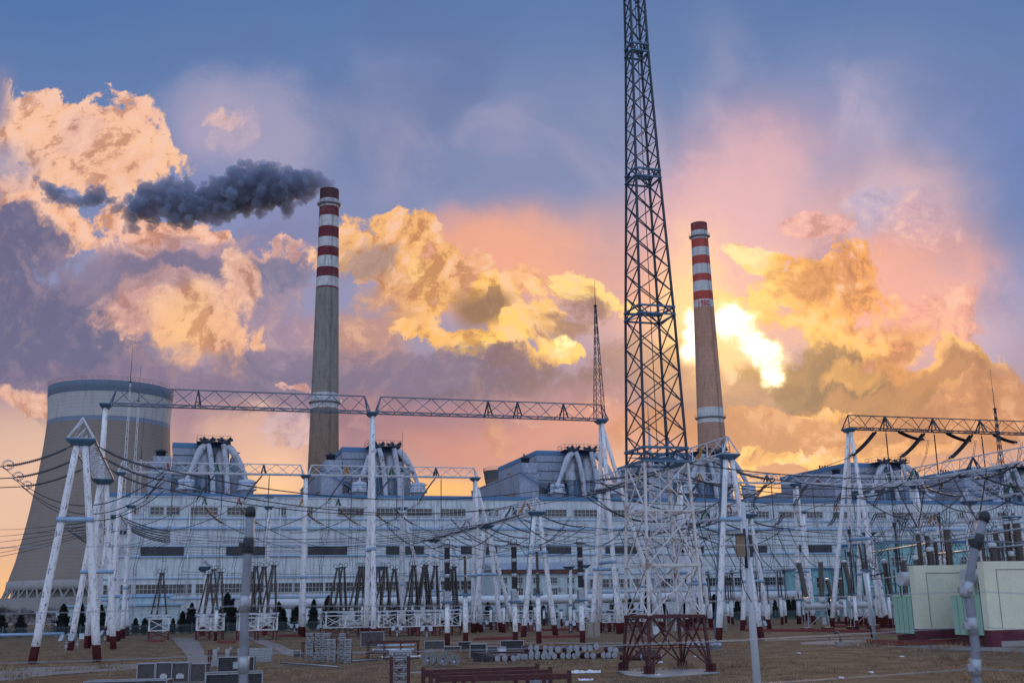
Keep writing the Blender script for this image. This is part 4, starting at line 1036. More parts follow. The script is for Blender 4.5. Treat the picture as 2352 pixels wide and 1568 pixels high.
def spire(label, px, pbase_y, ptop_y, P, z0, wbase, ztip_frac=.78, m_='dsteel', nb=16):
    """slim lightning mast: lattice then a rod"""
    zt = zat(px, ptop_y, P); t = thing('lightning_mast', label, 'lightning mast', (P.x, P.y, z0), GA, 'slim lightning masts')
    m = MB(); zl = (zt-z0)*ztip_frac
    lattice(m, [(0, wbase), (zl, .18)], .055, .028, nb); m.build('lattice', M[m_], t)
    m = MB(); m.tube([(0, 0, zl), (0, 0, zl+(zt-z0-zl)*.5)], .06, 6); m.tube([(0, 0, zl+(zt-z0-zl)*.45), (0, 0, zt-z0)], .03, 5)
    m.lathe([(.1, 0), (.32, .1), (.32, .2), (.05, .3)], (0, 0, zl-.2), 8); m.build('rod', M['dsteel'], t)
    return t
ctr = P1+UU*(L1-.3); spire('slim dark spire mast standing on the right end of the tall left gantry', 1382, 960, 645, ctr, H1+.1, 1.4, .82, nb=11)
spire('slim white mast in front of the cooling tower, the taller of two', 278, 1465, 788, Vector(atz(262, 1462, 0)), 0, 1.1, .86, 'truss', 30)
spire('slim white mast in front of the cooling tower, the shorter of two', 294, 1460, 838, Vector(atz(285, 1459, 0)), 0, 1.0, .86, 'truss', 28)
spire('thin pale mast standing between the left boiler house and the cooling tower', 309, 1460, 955, Vector(atz(300, 1457, 0)), 0, .9, .8, 'truss', 24)
spire('slim white mast in front of the boiler house beside the smoking chimney', 925, 1455, 992, Vector(atz(922, 1452, 0)), 0, 1.1, .8, 'truss', 24)
spire('pale mast seen through the left half of the big lattice mast', 1503, 1455, 900, Vector(atz(1512, 1449, 0)), 0, 1.2, .84, 'truss', 28)
spire('pale mast seen through the right half of the big lattice mast', 1545, 1455, 925, Vector(atz(1556, 1449, 0)), 0, 1.2, .84, 'truss', 28)
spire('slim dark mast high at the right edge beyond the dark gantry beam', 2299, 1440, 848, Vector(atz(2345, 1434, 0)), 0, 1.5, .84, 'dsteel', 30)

# ================================================================== insulator strings and conductors
def sheds_mb(pts, r=.14, pitch=.17, core=.055, n=7):
    """ribbed string along a polyline"""
    P = [Vector(p) for p in pts]; L = [0]
    for a_, b_ in zip(P[:-1], P[1:]): L.append(L[-1]+(b_-a_).length)
    cnt = max(4, int(L[-1]/pitch)); out_, rr = [], []
    for i in range(cnt*2+1):
        d = L[-1]*i/(cnt*2); j = 0
        while j < len(L)-2 and L[j+1] < d: j += 1
        out_.append(P[j].lerp(P[j+1], (d-L[j])/max(1e-6, L[j+1]-L[j]))); rr.append(r if i % 2 else core)
    return MB().tube(out_, rr, n)
def sagline(a, b, sag, n=12):
    a, b = Vector(a), Vector(b); return [a.lerp(b, i/n)-ZZ*(4*sag*(i/n)*(1-i/n)) for i in range(n+1)]
def string(label, a, b, sag=.3, double=0.0, r=.165, rings=True, grp='insulator strings', m_='insulg', link=.6, pitch=.17):
    a, b = Vector(a), Vector(b); t = thing('insulator_string', label, 'insulator string', a, 0, grp)
    d = (b-a); L = d.length; dn = d.normalized(); pts = [p-a for p in sagline(a, b, sag, 8)]
    side = dn.cross(ZZ); side = side.normalized() if side.length > .1 else UU.copy()
    i0 = pts[0].lerp(pts[-1], link/L)-ZZ*(4*sag*(link/L)*(1-link/L))
    cut = [i0]+[p for p in pts if p.dot(dn) > link*1.2 and p.dot(dn) < L-.5]+[pts[-1]-dn*.35]
    for k in ((-1, 1) if double else (0,)):
        sheds_mb([p+side*double*.5*k for p in cut], r, pitch).build('sheds', M[m_], t)
    for pa_, pb_, pc_ in ((Vector((0, 0, 0)), i0, i0), (cut[-1], pts[-1], cut[-1])):
        hw = MB(); hw.tube([pa_, pb_], .05, 5)
        if double: hw.tube([pc_-side*double*.6, pc_+side*double*.6], .06, 5)
        hw.build('fitting', M['dsteel'], t)
    if rings:
        rg_ = MB(); up_ = side.cross(dn).normalized()
        for kk in (-1, 1): rg_.ring(cut[-1]-dn*.1+side*kk*.34, .42, .035, dn, up_, 16, 5, 1.15)
        rg_.build('corona_ring', M['grayst'], t)
    return t
WG = 'overhead conductors'
def wire(label, pts, r=.035, pair=0.0, spacers=0, cat='cable', name='conductor', grp=None):
    P = [Vector(p) for p in pts]; c = P[0].copy(); t_ = (P[-1]-P[0]); side = t_.cross(ZZ)
    side = side.normalized() if side.length > .25*t_.length else UU.copy()
    m_ = MB(); pr_ = 4 if len(P) > 20 else 5
    for k in ((-1, 1) if pair else (0,)): m_.tube([p-c+side*pair*.5*k for p in P], r, 4, False, True)
    if pair and spacers:
        for i in range(spacers):
            f_ = (i+.7)/(spacers+.4)*(len(P)-1); j = int(min(f_, len(P)-2)); q_ = P[j].lerp(P[j+1], f_-j)-c
            m_.tube([q_-side*pair*.55, q_+side*pair*.55], r*1.3, 4)
    o = m_.build(name, M['wire'], None); o.location = c; tag(o, label, cat, grp); return o

# --- near left gantry: three tension strings each side of the beam
hts = ['topmost', 'middle', 'lowest']
endsL, endsR = [], []
beamP = lambda P, d, x, H, y=0: Vector((P.x, P.y, H))+d*x+Vector((d.y, -d.x, 0))*y
for i, (al, ar, bl, br, xx) in enumerate([((169, 1030), (224, 1032), (7, 1071), (381, 1078), 4.5), ((166, 1062), (228, 1056), (31, 1097), (381, 1103), 13), ((189, 1082), (243, 1082), (52, 1117), (381, 1123), 22)]):
    aL = beamP(P2, VV, xx, H2, -1.15); aR = beamP(P2, VV, xx, H2, 1.15)
    bL = at(bl[0], bl[1], aL.y-1.5); bR = at(br[0], br[1], aR.y+2.2)
    string(f'thick ribbed string pulling left off the near left gantry, {hts[i]}', aL, bL, .35); endsL.append(bL)
    string(f'thick ribbed string pulling right off the near left gantry, {hts[i]}', aR, bR, .4, m_='insulg'); endsR.append(bR)
    wire(f'sagging jumper loop under the near left gantry, {hts[i]} of three', sagline(bL, bR, 3.6, 24), .04, .35, 3, 'cable', 'jumper_cable')
    far = bL+Vector((-60, -16, 1)); wire(f'conductor leaving the picture at left from the {hts[i]} near string', sagline(bL, far, 1.2, 14), .04, .35)
# second gantry behind
e6 = []
for i, xx in enumerate((3, 10, 17, 24, 30, 35)):
    y6 = [1170, 1188, 1204, 1222, 1233, 1243][i]
    aL = beamP(P6, VV, xx, H6, -1.1); aR = beamP(P6, VV, xx, H6, 1.1)
    bL = aL-UU*6.5-ZZ*1.3; bR = aR+UU*7.2-ZZ*2.2
    string(f'string pulling left off the second left gantry, {ORD[i].replace("from left", "from the front").replace("leftmost", "frontmost")}', aL, bL, .3)
    string(f'string pulling right off the second left gantry, {ORD[i].replace("from left", "from the front").replace("leftmost", "frontmost")}', aR, bR, .4); e6.append(bR)
    wire(f'jumper loop under the second left gantry, {ORD[i].replace("from left", "from the front").replace("leftmost", "frontmost")}', sagline(bL, bR, 2.6, 18), .04, .3, 2, 'cable', 'jumper_cable')
    far = at(-60, y6+45, bL.y-18); wire(f'level conductor crossing the cooling tower foot, {ORD[i].replace("from left", "from the top").replace("leftmost", "top")}', sagline(bL, far, .3, 10), .035, .3)
# --- centre: strings on the mast-side gantry, with long spans from the near left gantry
e4 = []
for i, (xx, b) in enumerate([(6, (1372, 1102)), (16, (1342, 1138)), (27, (1345, 1146))]):
    aL = beamP(P4, VV, xx, H4, -1.0); bL = at(b[0], b[1], aL.y-2) if i < 2 else aL-UU*6-ZZ*1.6
    string(f'heavy string pulling left off the gantry behind the mast, {["front", "middle", "rear"][i]} one', aL, bL, .35, r=.17, m_='insulg'); e4.append(bL)
    aR = beamP(P4, VV, xx, H4, 1.0); bR = aR+UU*8.6-ZZ*2.0+VV*.5
    string(f'heavy string pulling right off the gantry behind the mast, {["front", "middle", "rear"][i]} one', aR, bR, .45, r=.17, m_='insulg')
    wire(f'jumper loop hanging under the gantry behind the mast, {["front", "middle", "rear"][i]} one', sagline(bL, bR, 3.8, 22), .045, .35, 3, 'cable', 'jumper_cable')
    wire(f'long conductor running right from the {["front", "middle", "rear"][i]} string behind the mast', sagline(bR, bR+UU*46+ZZ*.6, 1.5, 18), .035, .35)
for i in range(3):
    wire(f'long sagging span from the near left gantry across the hall, {hts[i]} of three', sagline(endsR[i], e4[i], 2.6+.2*i, 40), .038, .4, 6)
# --- centre receding gantry
xs8 = [3, 11, 20, 30, 40, 50]
for i, xx in enumerate([x for x in xs8 if x < L8-2]):
    aL = beamP(P8, VV, xx, H8, -1.0); aR = beamP(P8, VV, xx, H8, 1.0)
    bL = aL-UU*7-ZZ*1.7; bR = aR+UU*7.2-ZZ*1.9; o_ = ORD[i].replace('from left', 'from the near end').replace('leftmost', 'nearest')
    string(f'string pulling left off the centre receding gantry, {o_}', aL, bL, .3, r=.15); string(f'string pulling right off the centre receding gantry, {o_}', aR, bR, .5, r=.15)
    wire(f'jumper under the centre receding gantry, {o_}', sagline(bL, bR, 2.8, 16), .04, .3, 2, 'cable', 'jumper_cable')
    if e6: wire(f'level conductor from the second left gantry to the centre gantry, {o_}', sagline(e6[min(i, len(e6)-1)], bL, 1.6, 30), .032, .35, 5)
    wire(f'level conductor running right from the centre gantry, {o_}', sagline(bR, bR+UU*40+ZZ*.8, 1.2, 18), .032, .35)
# --- gantry seen through the mast
for i, xx in enumerate((4, 12, 20, 30, 40)):
    if xx > L10-1: break
    aL = beamP(P10, VV, xx, H10, -1.0); aR = beamP(P10, VV, xx, H10, 1.0); o_ = ORD[i].replace('from left', 'from the near end').replace('leftmost', 'nearest')
    bL = aL-UU*7-ZZ*1.9; bR = aR+UU*7.2-ZZ*1.8
    string(f'string pulling left off the low gantry behind the mast, {o_}', aL, bL, .35, r=.15); string(f'string pulling right off the low gantry behind the mast, {o_}', aR, bR, .4, r=.15)
    wire(f'jumper under the low gantry behind the mast, {o_}', sagline(bL, bR, 2.8, 16), .04, .3, 2, 'cable', 'jumper_cable')
    wire(f'level conductor running right from the low gantry behind the mast, {o_}', sagline(bR, bR+UU*48+ZZ*.5, 1.6, 20), .032, .35, 4)
# --- big right gantry rising to the picture's edge: strings both sides and V strings below
for i, xx in enumerate((13, 26, 37, 48)):
    aL = beamP(P9, -VV, xx, H9, 1.0); aR = beamP(P9, -VV, xx, H9, -1.0)
    o_ = ORD[i]
    bL = aL-UU*7.6-ZZ*2.3; bR = aR+UU*7.6-ZZ*2.0
    string(f'thick string pulling left off the white gantry at right, {o_}', aL, bL, .45, r=.17); string(f'thick string pulling right off the white gantry at right, {o_}', aR, bR, .5, r=.17)
    wire(f'slack jumper under the white gantry at right, {o_}', sagline(bL, bR, 3.4, 18), .045, .35, 3, 'cable', 'jumper_cable')
    wire(f'long conductor running left from the white gantry at right, {o_}', sagline(bL, bL-UU*48+ZZ*.2, 1.6, 20), .036, .35, 4)
    v0 = beamP(P9, -VV, xx-3.6, H9); v1 = beamP(P9, -VV, xx+3.4, H9); vb = beamP(P9, -VV, xx+.6, H9-6.9)
    t = string(f'V-shaped insulator pair under the white gantry at right, {o_}, left arm', v0, vb, .25, r=.15, rings=False, pitch=.2); string(f'V-shaped insulator pair under the white gantry at right, {o_}, right arm', v1, vb, .15, r=.15, pitch=.2)
    low = vb+Vector((1.0, -.5, -6.5)); wire(f'cable bundle dropping from the V insulators at right, {o_}', [vb, vb+Vector((.3, 0, -.6)), vb+Vector((2.2, 0, -1.9)), vb+Vector((3.2, -.5, -4)), low], .04, .3, 2, 'cable', 'drop_cable')

# --- hanging pairs and suspended strings on the beams parallel to the hall, with ladder-like drop cables
def phase_set(P, px, H, h, left=-1, n_=None, tall=7.0, drop=13.5, desc='', rr=.14):
    x = along(P, UU, px); a = beamP(P, UU, x, H, 0)
    e = a+UU*left*3.0-VV*.5-ZZ*tall*.62
    string(f'paired slanting strings under {desc}', a+VV*-.8, e, -.25 if left < 0 else .25, double=.5, r=rr)
    s_ = a+UU*.9; sb = s_-ZZ*tall
    string(f'hanging vertical string under {desc}', s_, sb, 0, r=.10, pitch=.2)
    f1 = sb-ZZ*drop+VV*random.uniform(-1, 1)+UU*random.uniform(-1.5, 1.5)
    wire(f'ladder-like drop cable below {desc}', [sb, sb.lerp(f1, .3)-UU*.15, sb.lerp(f1, .65)+UU*.2, f1], .03, .45, 7, 'cable', 'drop_cable')
    f2 = e-ZZ*(drop+1)+UU*random.uniform(-2, 0)
    wire(f'paired cable falling from slanting strings of {desc}', [e, e.lerp(f2, .3)+UU*.3, e.lerp(f2, .7)-UU*.4, f2], .03, .4, 6, 'cable', 'drop_cable')
    far = e-UU*22*(-left)*-1 if False else e+UU*left*14-VV*10-ZZ*5.5
    wire(f'slanting paired cable leading away from {desc}', sagline(e, far, 1.2, 10), .03, .4, 5, 'cable', 'drop_cable')
for k, px in enumerate((381, 495, 603, 794, 899, 1001)):
    phase_set(P3, px, H3, 1.6, desc=f'the mid-height left beam, {ORD[k]}')
for k, px in enumerate((470, 549, 694, 777, 850, 905)):
    x = along(P7, UU, px); a = beamP(P7, UU, x, H7); e = a+UU*3.4-VV*2-ZZ*3.2
    string(f'dark paired strings slanting right off the low pale beam, {ORD[k]} of six', a, e, .4, double=.5, r=.15, m_='black')
    wire(f'paired cable climbing down right from the low pale beam, {ORD[k]} of six', sagline(e, e+UU*11-VV*8-ZZ*4.5, .6, 10), .03, .4, 6, 'cable', 'drop_cable')
    f1 = e-ZZ*11; wire(f'ladder-like drop under the low pale beam, {ORD[k]} of six', [e, e.lerp(f1, .4)-UU*.4, f1], .03, .4, 6, 'cable', 'drop_cable')
for k, px in enumerate((2050, 2162, 2272)):
    x = along(P5, UU, px); a = beamP(P5, UU, x, H5); e = a-UU*7.2-VV*1.2-ZZ*4.6; o_ = ORD[k]
    string(f'dark double string under the tall right gantry, {o_} of three', a+UU*-1.6, e-UU*.5, .35, double=.55, r=.19, m_='black')
    sb = a-ZZ*9; string(f'vertical string hanging from the tall right gantry, {o_} of three', a, sb, 0, r=.14, m_='black', pitch=.22)
    wire(f'paired line running down left from the tall right gantry, {o_} of three', sagline(e-UU*.5, e-UU*60-ZZ*15, 1.5, 20), .04, .4, 4)
    string(f'dark string pulling right under the tall right gantry, {o_}', a+UU*2, a+UU*7.8+VV*1-ZZ*1.3, .3, double=.5, r=.19, m_='black')
    wire(f'looping cable pair swinging below the tall right gantry, {o_} of three', [a+UU*7.8-ZZ*1.3, a+UU*7.0-ZZ*4, a+UU*5-ZZ*7, a+UU*1.6-ZZ*9.2, sb], .035, .35, 3, 'cable', 'jumper_cable')
    f1 = sb-ZZ*12; wire(f'drop cable pair under the tall right gantry, {o_} of three', [sb, sb.lerp(f1, .5)+UU*.6, f1], .03, .4, 7, 'cable', 'drop_cable')
for k, px in enumerate((1610, 1690, 1765, 1860, 1952, 2040)):
    x = along(P12, UU, px); a = beamP(P12, UU, x, H12); e = a-UU*4.0-VV*1-ZZ*4.2; o_ = ORD[k]
    string(f'slanting double string under the mid-height right beam, {o_} of six', a, e, -.3, double=.5, r=.15)
    sb = a+UU*.8-ZZ*6.5; string(f'vertical string under the mid-height right beam, {o_} of six', a+UU*.8, sb, 0, r=.11, pitch=.2)
    f1 = sb-ZZ*12+UU*random.uniform(-3, 3); wire(f'ladder-like drop cable under the mid-height right beam, {o_} of six', [sb, sb.lerp(f1, .5)+UU*.8, f1], .03, .45, 8, 'cable', 'drop_cable')
    wire(f'curving cable pair from the mid-height right beam, {o_} of six', [e, e+UU*.8-ZZ*3, e+UU*2.6-ZZ*7.5, e+UU*5.5-ZZ*11, e+UU*9-ZZ*13], .03, .4, 6, 'cable', 'drop_cable')
for k, px in enumerate((1645, 1732, 1800, 1920, 2010, 2085)):
    x = along(P13, UU, px); a = beamP(P13, UU, x, H13); e = a-UU*3.4-VV*2-ZZ*3; o_ = ORD[k]
    string(f'double string off the low pale right beam, {o_} of six', a, e, .35, double=.5, r=.15)
    f1 = e-ZZ*11+UU*1.5; wire(f'drop cable pair below the low pale right beam, {o_} of six', [e, e.lerp(f1, .4)+UU*.9, f1], .03, .45, 7, 'cable', 'drop_cable')
# level busbar wires low in front of the hall
for k, (y0_, y1_) in enumerate([(1232, 1225), (1240, 1232), (1262, 1250), (1268, 1256), (1273, 1262), (1312, 1306), (1318, 1310)]):
    a = at(420, y0_, 168); b = at(1180, y1_, 200)
    wire(f'level conductor strung low in front of the hall on the left, {ORD[k].replace("from left", "from the top").replace("leftmost", "topmost")}', sagline(a, b, .6, 24), .035, .3 if k % 2 else 0)
for k, (y0_, y1_) in enumerate([(1190, 1204), (1215, 1222), (1246, 1246), (1268, 1262), (1290, 1286)]):
    a = at(1390, y0_, 175); b = at(2330, y1_, 165)
    wire(f'level conductor strung in front of the hall on the right, {ORD[k].replace("from left", "from the top").replace("leftmost", "topmost")}', sagline(a, b, .8, 24), .035, .3 if k % 2 else 0)

# ================================================================== other buildings
def G0(px, py): return atz(px, py, 0)
def ordl(i, n, noun='of the row'): return f'{ORD[i]} {noun}'
# office block
def office():
    P = onplane(1144, 1440, HP-HV*22, HU); P.z = 0
    t = thing('office_block', 'four-storey pale green office block with rusty gutter in front of the hall', 'office building', P, HA)
    W_ = (onplane(1341, 1440, HP-HV*22, HU)-onplane(1144, 1440, HP-HV*22, HU)).length
    zt = onplane(1144, 1308, HP-HV*22, HU).z
    MB().box(0, 0, 0, W_, 20, zt).build('wall', M['office'], t)
    r = MB(); b = len(r.v); r.v += [(-.5, -.5, zt+.02), (W_+.5, -.5, zt+.02), (W_+.5, 20.5, zt+.02), (-.5, 20.5, zt+.02), (-.5, 10, zt+2.0), (W_+.5, 10, zt+2.0)]
    for f_ in ((0, 1, 5, 4), (2, 3, 4, 5), (0, 4, 3), (1, 2, 5), (3, 2, 1, 0)): r.face(tuple(b+i for i in f_))
    r.build('roof', M['boiler'], t)
    g_ = MB(); g_.box(-.4, -.75, zt-.9, W_+.4, -.02, zt-.05); g_.build('gutter', M['roofred'], t)
    g_ = MB(); [g_.box(x, -.8, zt-.95, x+.2, -.76, zt) for x in np.arange(1, W_, 2.4)]; g_.build('gutter_bracket', M['dsteel'], t)
    cols = [1157, 1193, 1232, 1272, 1311]; rows = [(1337, 1327), (1365.5, 1350), (1393, 1381), (1417, 1405)]
    for px in cols:
        x = onplane(px, 1340, HP-HV*22, HU); x = (x-P).dot(HU)
        for k, (ya, yb) in enumerate(((1338, 1326), (1366, 1350), (1394, 1381), (1418, 1406))):
            z0, z1 = onplane(px, ya, HP-HV*22, HU).z, onplane(px, yb, HP-HV*22, HU).z
            window(t, x-.8, x+.8, z0, z1, 3, .09, y=-.01)
    d = MB(); d.tube([(W_*.26, -.2, .2), (W_*.26, -.2, zt-.6)], .1, 6); d.build('drainpipe', M['rust'], t)
    d = MB(); d.tube([(W_*.8, -.2, .2), (W_*.8, -.2, zt-.6)], .1, 6); d.build('drainpipe', M['whitep'], t)
    for x, z in ((W_*.44, zt*.62), (W_*.72, zt*.60), (W_*.88, zt*.6)): MB().box(x, -.5, z, x+.7, -.02, z+.6).build('air_conditioner', M['grayst'], t)
office()
# turquoise workshop on the right and its low annexe
P = onplane(2052, 1440, HP-HV*60, HU); P.z = 0; zt = onplane(2060, 1246, HP-HV*60, HU).z
t = thing('workshop', 'turquoise workshop with dark blue eaves line behind the transformers', 'workshop', P, HA)
MB().box(0, 0, 0, 60, 18, zt).build('wall', M['teal'], t)
b = MB(); b.box(-.2, -.3, zt, 60.2, 18.3, zt+.45); b.build('eaves', mat('strong_blue_trim', (.03, .13, .36), .6), t)
b = MB(); b.box(-.05, -.12, zt*.44, 60, -.02, zt*.44+.25); b.build('string_course', M['bandblue'], t)
for k in range(9):
    z0, z1 = onplane(2060, 1296, HP-HV*60, HU).z, onplane(2060, 1279, HP-HV*60, HU).z; window(t, 1.0+k*6, 4.8+k*6, z0, z1, 5, .12)
P = onplane(1870, 1440, HP-HV*40, HU); P.z = 0
t = thing('annexe', 'low turquoise annexe with blue sill band left of the workshop', 'low building', P, HA)
zt = onplane(1880, 1308, HP-HV*40, HU).z
MB().box(0, 0, 0, 34, 12, zt).build('wall', M['teal'], t); MB().box(-.2, -.2, zt, 34.2, 12.2, zt+.5).build('eaves', M['bandblue'], t)
MB().box(-.05, -.1, zt*.45, 34, -.02, zt*.45+.3).build('string_course', M['bandblue'], t)
for k in range(7): window(t, 1.5+k*4.6, 3.6+k*4.6, zt*.62, zt*.84, 3, .12)
# pump houses at the left foot of the hall
P = onplane(152, 1440, HP-HV*38, HU); P.z = 0
t = thing('pump_house', 'low flat-roofed green-white outhouse at the left foot of the hall', 'outhouse', P, HA)
MB().box(0, 0, 0, 21, 9, 5.2).build('wall', M['office'], t); MB().box(-.5, -.5, 5.2, 21.5, 9.5, 5.6).build('roof', M['bluelt'], t); MB().box(14.5, -.1, 0, 17.5, -.02, 2.6).build('door', M['dsteel'], t)
P = onplane(255, 1440, HP-HV*30, HU); P.z = 0
t = thing('pump_house', 'slightly taller stained outhouse joined to the hall corner', 'outhouse', P, HA)
MB().box(0, 0, 0, 11, 9, 7.0).build('wall', M['office'], t); MB().box(-.6, -.6, 7.0, 11.6, 9.6, 7.5).build('roof', M['bluelt'], t); MB().box(2, -.1, 0, 3.4, -.02, 2.6).build('door', M['dsteel'], t)
t = thing('gatehouse_frame', 'white portal frame with two thick posts left of the nearest gantry leg', 'portal frame', G0(106, 1461), GA)
for x in (-2.0, 1.4): MB().box(x, -.25, 0, x+.6, .25, 4.3).build('post', M['whitep'], t)
MB().box(-2.2, -.3, 4.3, 2.2, .3, 4.6).build('lintel', M['grayst'], t)
b = MB(); b.box(-1.38, -.3, 2.2, 1.38, -.2, 2.3); b.box(-1.38, -.3, 3.1, 1.38, -.2, 3.2); b.build('cross_rail', M['grayst'], t)

# ================================================================== fence and pipes along the hall
F0, F1 = Vector((-95, 193.7, 0)), Vector((66, 244.5, 0)); fl = (F1-F0).length; fd = (F1-F0).normalized()
t = thing('fence', 'long grey-green palisade fence in front of the cypress row', 'fence', F0, math.atan2(fd.y, fd.x))
p_ = MB()
for i in range(int(fl/.22)): p_.box(i*.22, -.02, .1, i*.22+.06, .02, 1.9)
for z in (.35, 1.6): p_.box(0, -.05, z, fl, -.02, z+.07)
p_.build('pale_panel', M['fence'], t)
for i in range(int(fl/6.3)+1): MB().box(i*6.3-.08, -.1, 0, i*6.3+.08, .1, 2.15).build('post', M['fence'], t)
Pp0 = onplane(612, 1393, F0+HV*9, HU); Pp1 = onplane(1860, 1390, F0+HV*9, HU)
pl_ = (Pp1-Pp0).dot(HU); t = thing('pipeline', 'thick pale pipe on low supports in front of the hall', 'pipeline', (Pp0.x, Pp0.y, 0), HA)
MB().tube([(0, 0, 5.1), (pl_, 0, 5.1)], .95, 16).build('pipe', M['whitep'], t)
for i in range(int(pl_/11)): b = MB(); b.box(i*11+2, -.4, 0, i*11+2.6, .4, 4.15); b.box(i*11+1.8, -1.1, 4.0, i*11+2.8, 1.1, 4.2); b.build('support', M['conc'], t)
b = MB()
for i in range(int(pl_/22)): b.lathe([(1, -.2), (1, .2)], (0, 0, 0), 4) if False else b.cbox((i*22+9, 0, 5.1), (.25, 2.15, 2.15))
b.build('flange', M['grayst'], t)
Pg = G0(-20, 1468)
tag(MB().tube([(-30, -8, .7), (0, 0, .7), (11, 3.2, .7)], .28, 10).build('ground_pipe', M['bluelt']), 'pale blue pipe lying low at the left edge before the fence', 'pipe').location = (Pg.x, Pg.y, 0)

def kerb(pts, h=.35, w_=.3):
    m_ = MB()
    for a_, b_ in zip(pts[:-1], pts[1:]):
        d = (b_-a_); n_ = Vector((-d.y, d.x, 0)).normalized()*w_/2; i = len(m_.v)
        m_.v += [tuple(a_-n_), tuple(b_-n_), tuple(b_+n_), tuple(a_+n_)]+[tuple(q_+ZZ*h) for q_ in (a_-n_, b_-n_, b_+n_, a_+n_)]
        for f_ in ((0, 1, 5, 4), (1, 2, 6, 5), (2, 3, 7, 6), (3, 0, 4, 7), (4, 5, 6, 7)): m_.face(tuple(i+j for j in f_))
    return m_.build('kerb', M['kerbred'], kind='structure')
for pts in ([(1088, 1470), (1180, 1467)], [(1233, 1466), (1334, 1463)], [(1712, 1449), (1866, 1450), (1990, 1452), (2115, 1456)], [(340, 1474), (372, 1474)], [(640, 1462), (720, 1461)], [(1180, 1450), (1330, 1446)], [(1560, 1448), (1640, 1446)], [(1900, 1440), (2060, 1440)], [(500, 1476), (540, 1476)]):
    kerb([G0(x, y) for x, y in pts])
# transformer bay edge
# ================================================================== switchgear
def post_ins(label, px, yb, yt, yi=None, r=.24, ri=.13, grp='white posts of the switchyard', head=True, name='insulator_post', m_='insul', lean=0.0, Y=None, n_ins=1):
    """white concrete post from yb up to yt, with a ribbed insulator on to yi"""
    P = G0(px, yb) if Y is None else Vector((at(px, yb, Y).x, Y, 0)); z1 = zat(px, yt, P)
    t = thing(name, label, 'post' if yi is None else 'insulator post', P, GA, grp)
    MB().tube([(0, 0, 0), (0, 0, z1)], [r, r*.9], 12).build('post', M['post'], t)
    c_ = MB(); c_.cbox((0, 0, z1+.07), (r*3.0, r*2.6, .14)); c_.cbox((0, 0, z1-.12), (r*2.3, r*2.2, .12)); c_.build('cap', M['blue'], t)
    if yi is not None:
        z2 = zat(px, yi, P)
        for k in range(n_ins):
            dx = (k-(n_ins-1)/2)*.55
            sheds_mb([(dx, 0, z1+.15), (dx+lean, 0, z2)], ri, max(.13, ri*.95), ri*.45, 8).build('insulator', M[m_], t)
            if head:
                h_ = MB(); h_.cbox((dx+lean, 0, z2+.08), (.5, .28, .16)); h_.tube([(dx+lean-.5, 0, z2+.2), (dx+lean+.5, 0, z2+.25)], .04, 5); h_.build('terminal', M['grayst'], t)
    return t
# tall black bushings on white posts in the middle of the yard
def bushing(label, px, yb, yj, yt, thick=True):
    P = Vector((at(px, yb, 128).x, 128, 0)); z1 = zat(px, yj, P); z2 = zat(px, yt, P)
    t = thing('voltage_transformer', label, 'transformer post', P, GA, 'black bushings on white posts')
    MB().tube([(0, 0, 0), (0, 0, z1)], [.31, .27], 14).build('post', M['post'], t)
    if thick:
        b = MB(); b.cbox((0, 0, z1+.1), (1.25, 1.0, .2)); b.build('cap', M['blue'], t)
        b = MB(); b.cbox((0, 0, z1+.75), (.75, .7, 1.1)); b.cbox((.1, -.37, z1+.8), (.25, .06, .2)); b.build('base_tank', M['grayst'], t)
        z0 = z1+1.35; n = 3; L_ = (z2-z0)/n
        for i in range(n):
            sheds_mb([(0, 0, z0+i*L_+.2), (0, 0, z0+(i+1)*L_-.2)], .36, .15, .27, 14).build('sheds', M['black'], t)
            MB().lathe([(.33, -.22), (.36, -.12), (.36, .12), (.33, .22)], (0, 0, z0+(i+1)*L_), 14).build('collar', M['grayst'], t)
        r_ = MB(); r_.lathe([(.75, 0), (.8, .06), (.1, .12)], (0, 0, z2+.1), 16); r_.ring((0, 0, z2+.45), .35, .04, (1, 0, 0), (0, 0, 1), 12); r_.build('grading_ring', M['dsteel'], t)
    else:
        b = MB(); b.cbox((0, 0, z1+.1), (1.0, .8, .2)); b.cbox((-.25, 0, z1+.35), (.12, .12, .3)); b.cbox((.25, 0, z1+.35), (.12, .12, .3)); b.build('cap', M['blue'], t)
        sheds_mb([(0, 0, z1+.3), (0, 0, (z1+z2)/2-.05)], .2, .14, .12, 9).build('sheds', M['insul'], t); sheds_mb([(0, 0, (z1+z2)/2+.1), (0, 0, z2)], .2, .14, .12, 9).build('sheds', M['insul'], t)
        MB().lathe([(.12, -.16), (.15, 0), (.12, .14)], (0, 0, (z1+z2)/2+.02), 10).build('collar', M['grayst'], t)
        MB().cbox((0, 0, z2+.08), (.8, .3, .14)).build('terminal', M['grayst'], t)
    return P, z2
tops = []
for i, (px, yb, yj, yt) in enumerate(((1027.5, 1474, 1384, 1254), (1184, 1473, 1383, 1252), (1338, 1469, 1380, 1250))):
    tops.append(bushing(f'thick black ribbed bushing on white maroon-footed post, {["leftmost", "middle", "rightmost"][i]} of the three', px, yb, yj, yt))
for i, (px, yb, yj, yt) in enumerate(((1069.5, 1474, 1368, 1277), (1238, 1475, 1367, 1266))):
    tops.append(bushing(f'slender brown bushing on a tall white post, {["left", "right"][i]} one between the thick black bushings', px, yb, yj, yt, False))
for (a, b) in ((0, 3), (1, 4)):
    pa = tops[a][0]+ZZ*(tops[a][1]+.3); pb = tops[b][0]+ZZ*(tops[b][1]+.2)
    wire(f'slack cable between bushing heads, {["left", "right"][a]} pair', [pa, pa+Vector((.6, 0, -.2))]+sagline(pa+Vector((.6, 0, -.2)), pb, 1.0, 8)[1:], .04, .25)
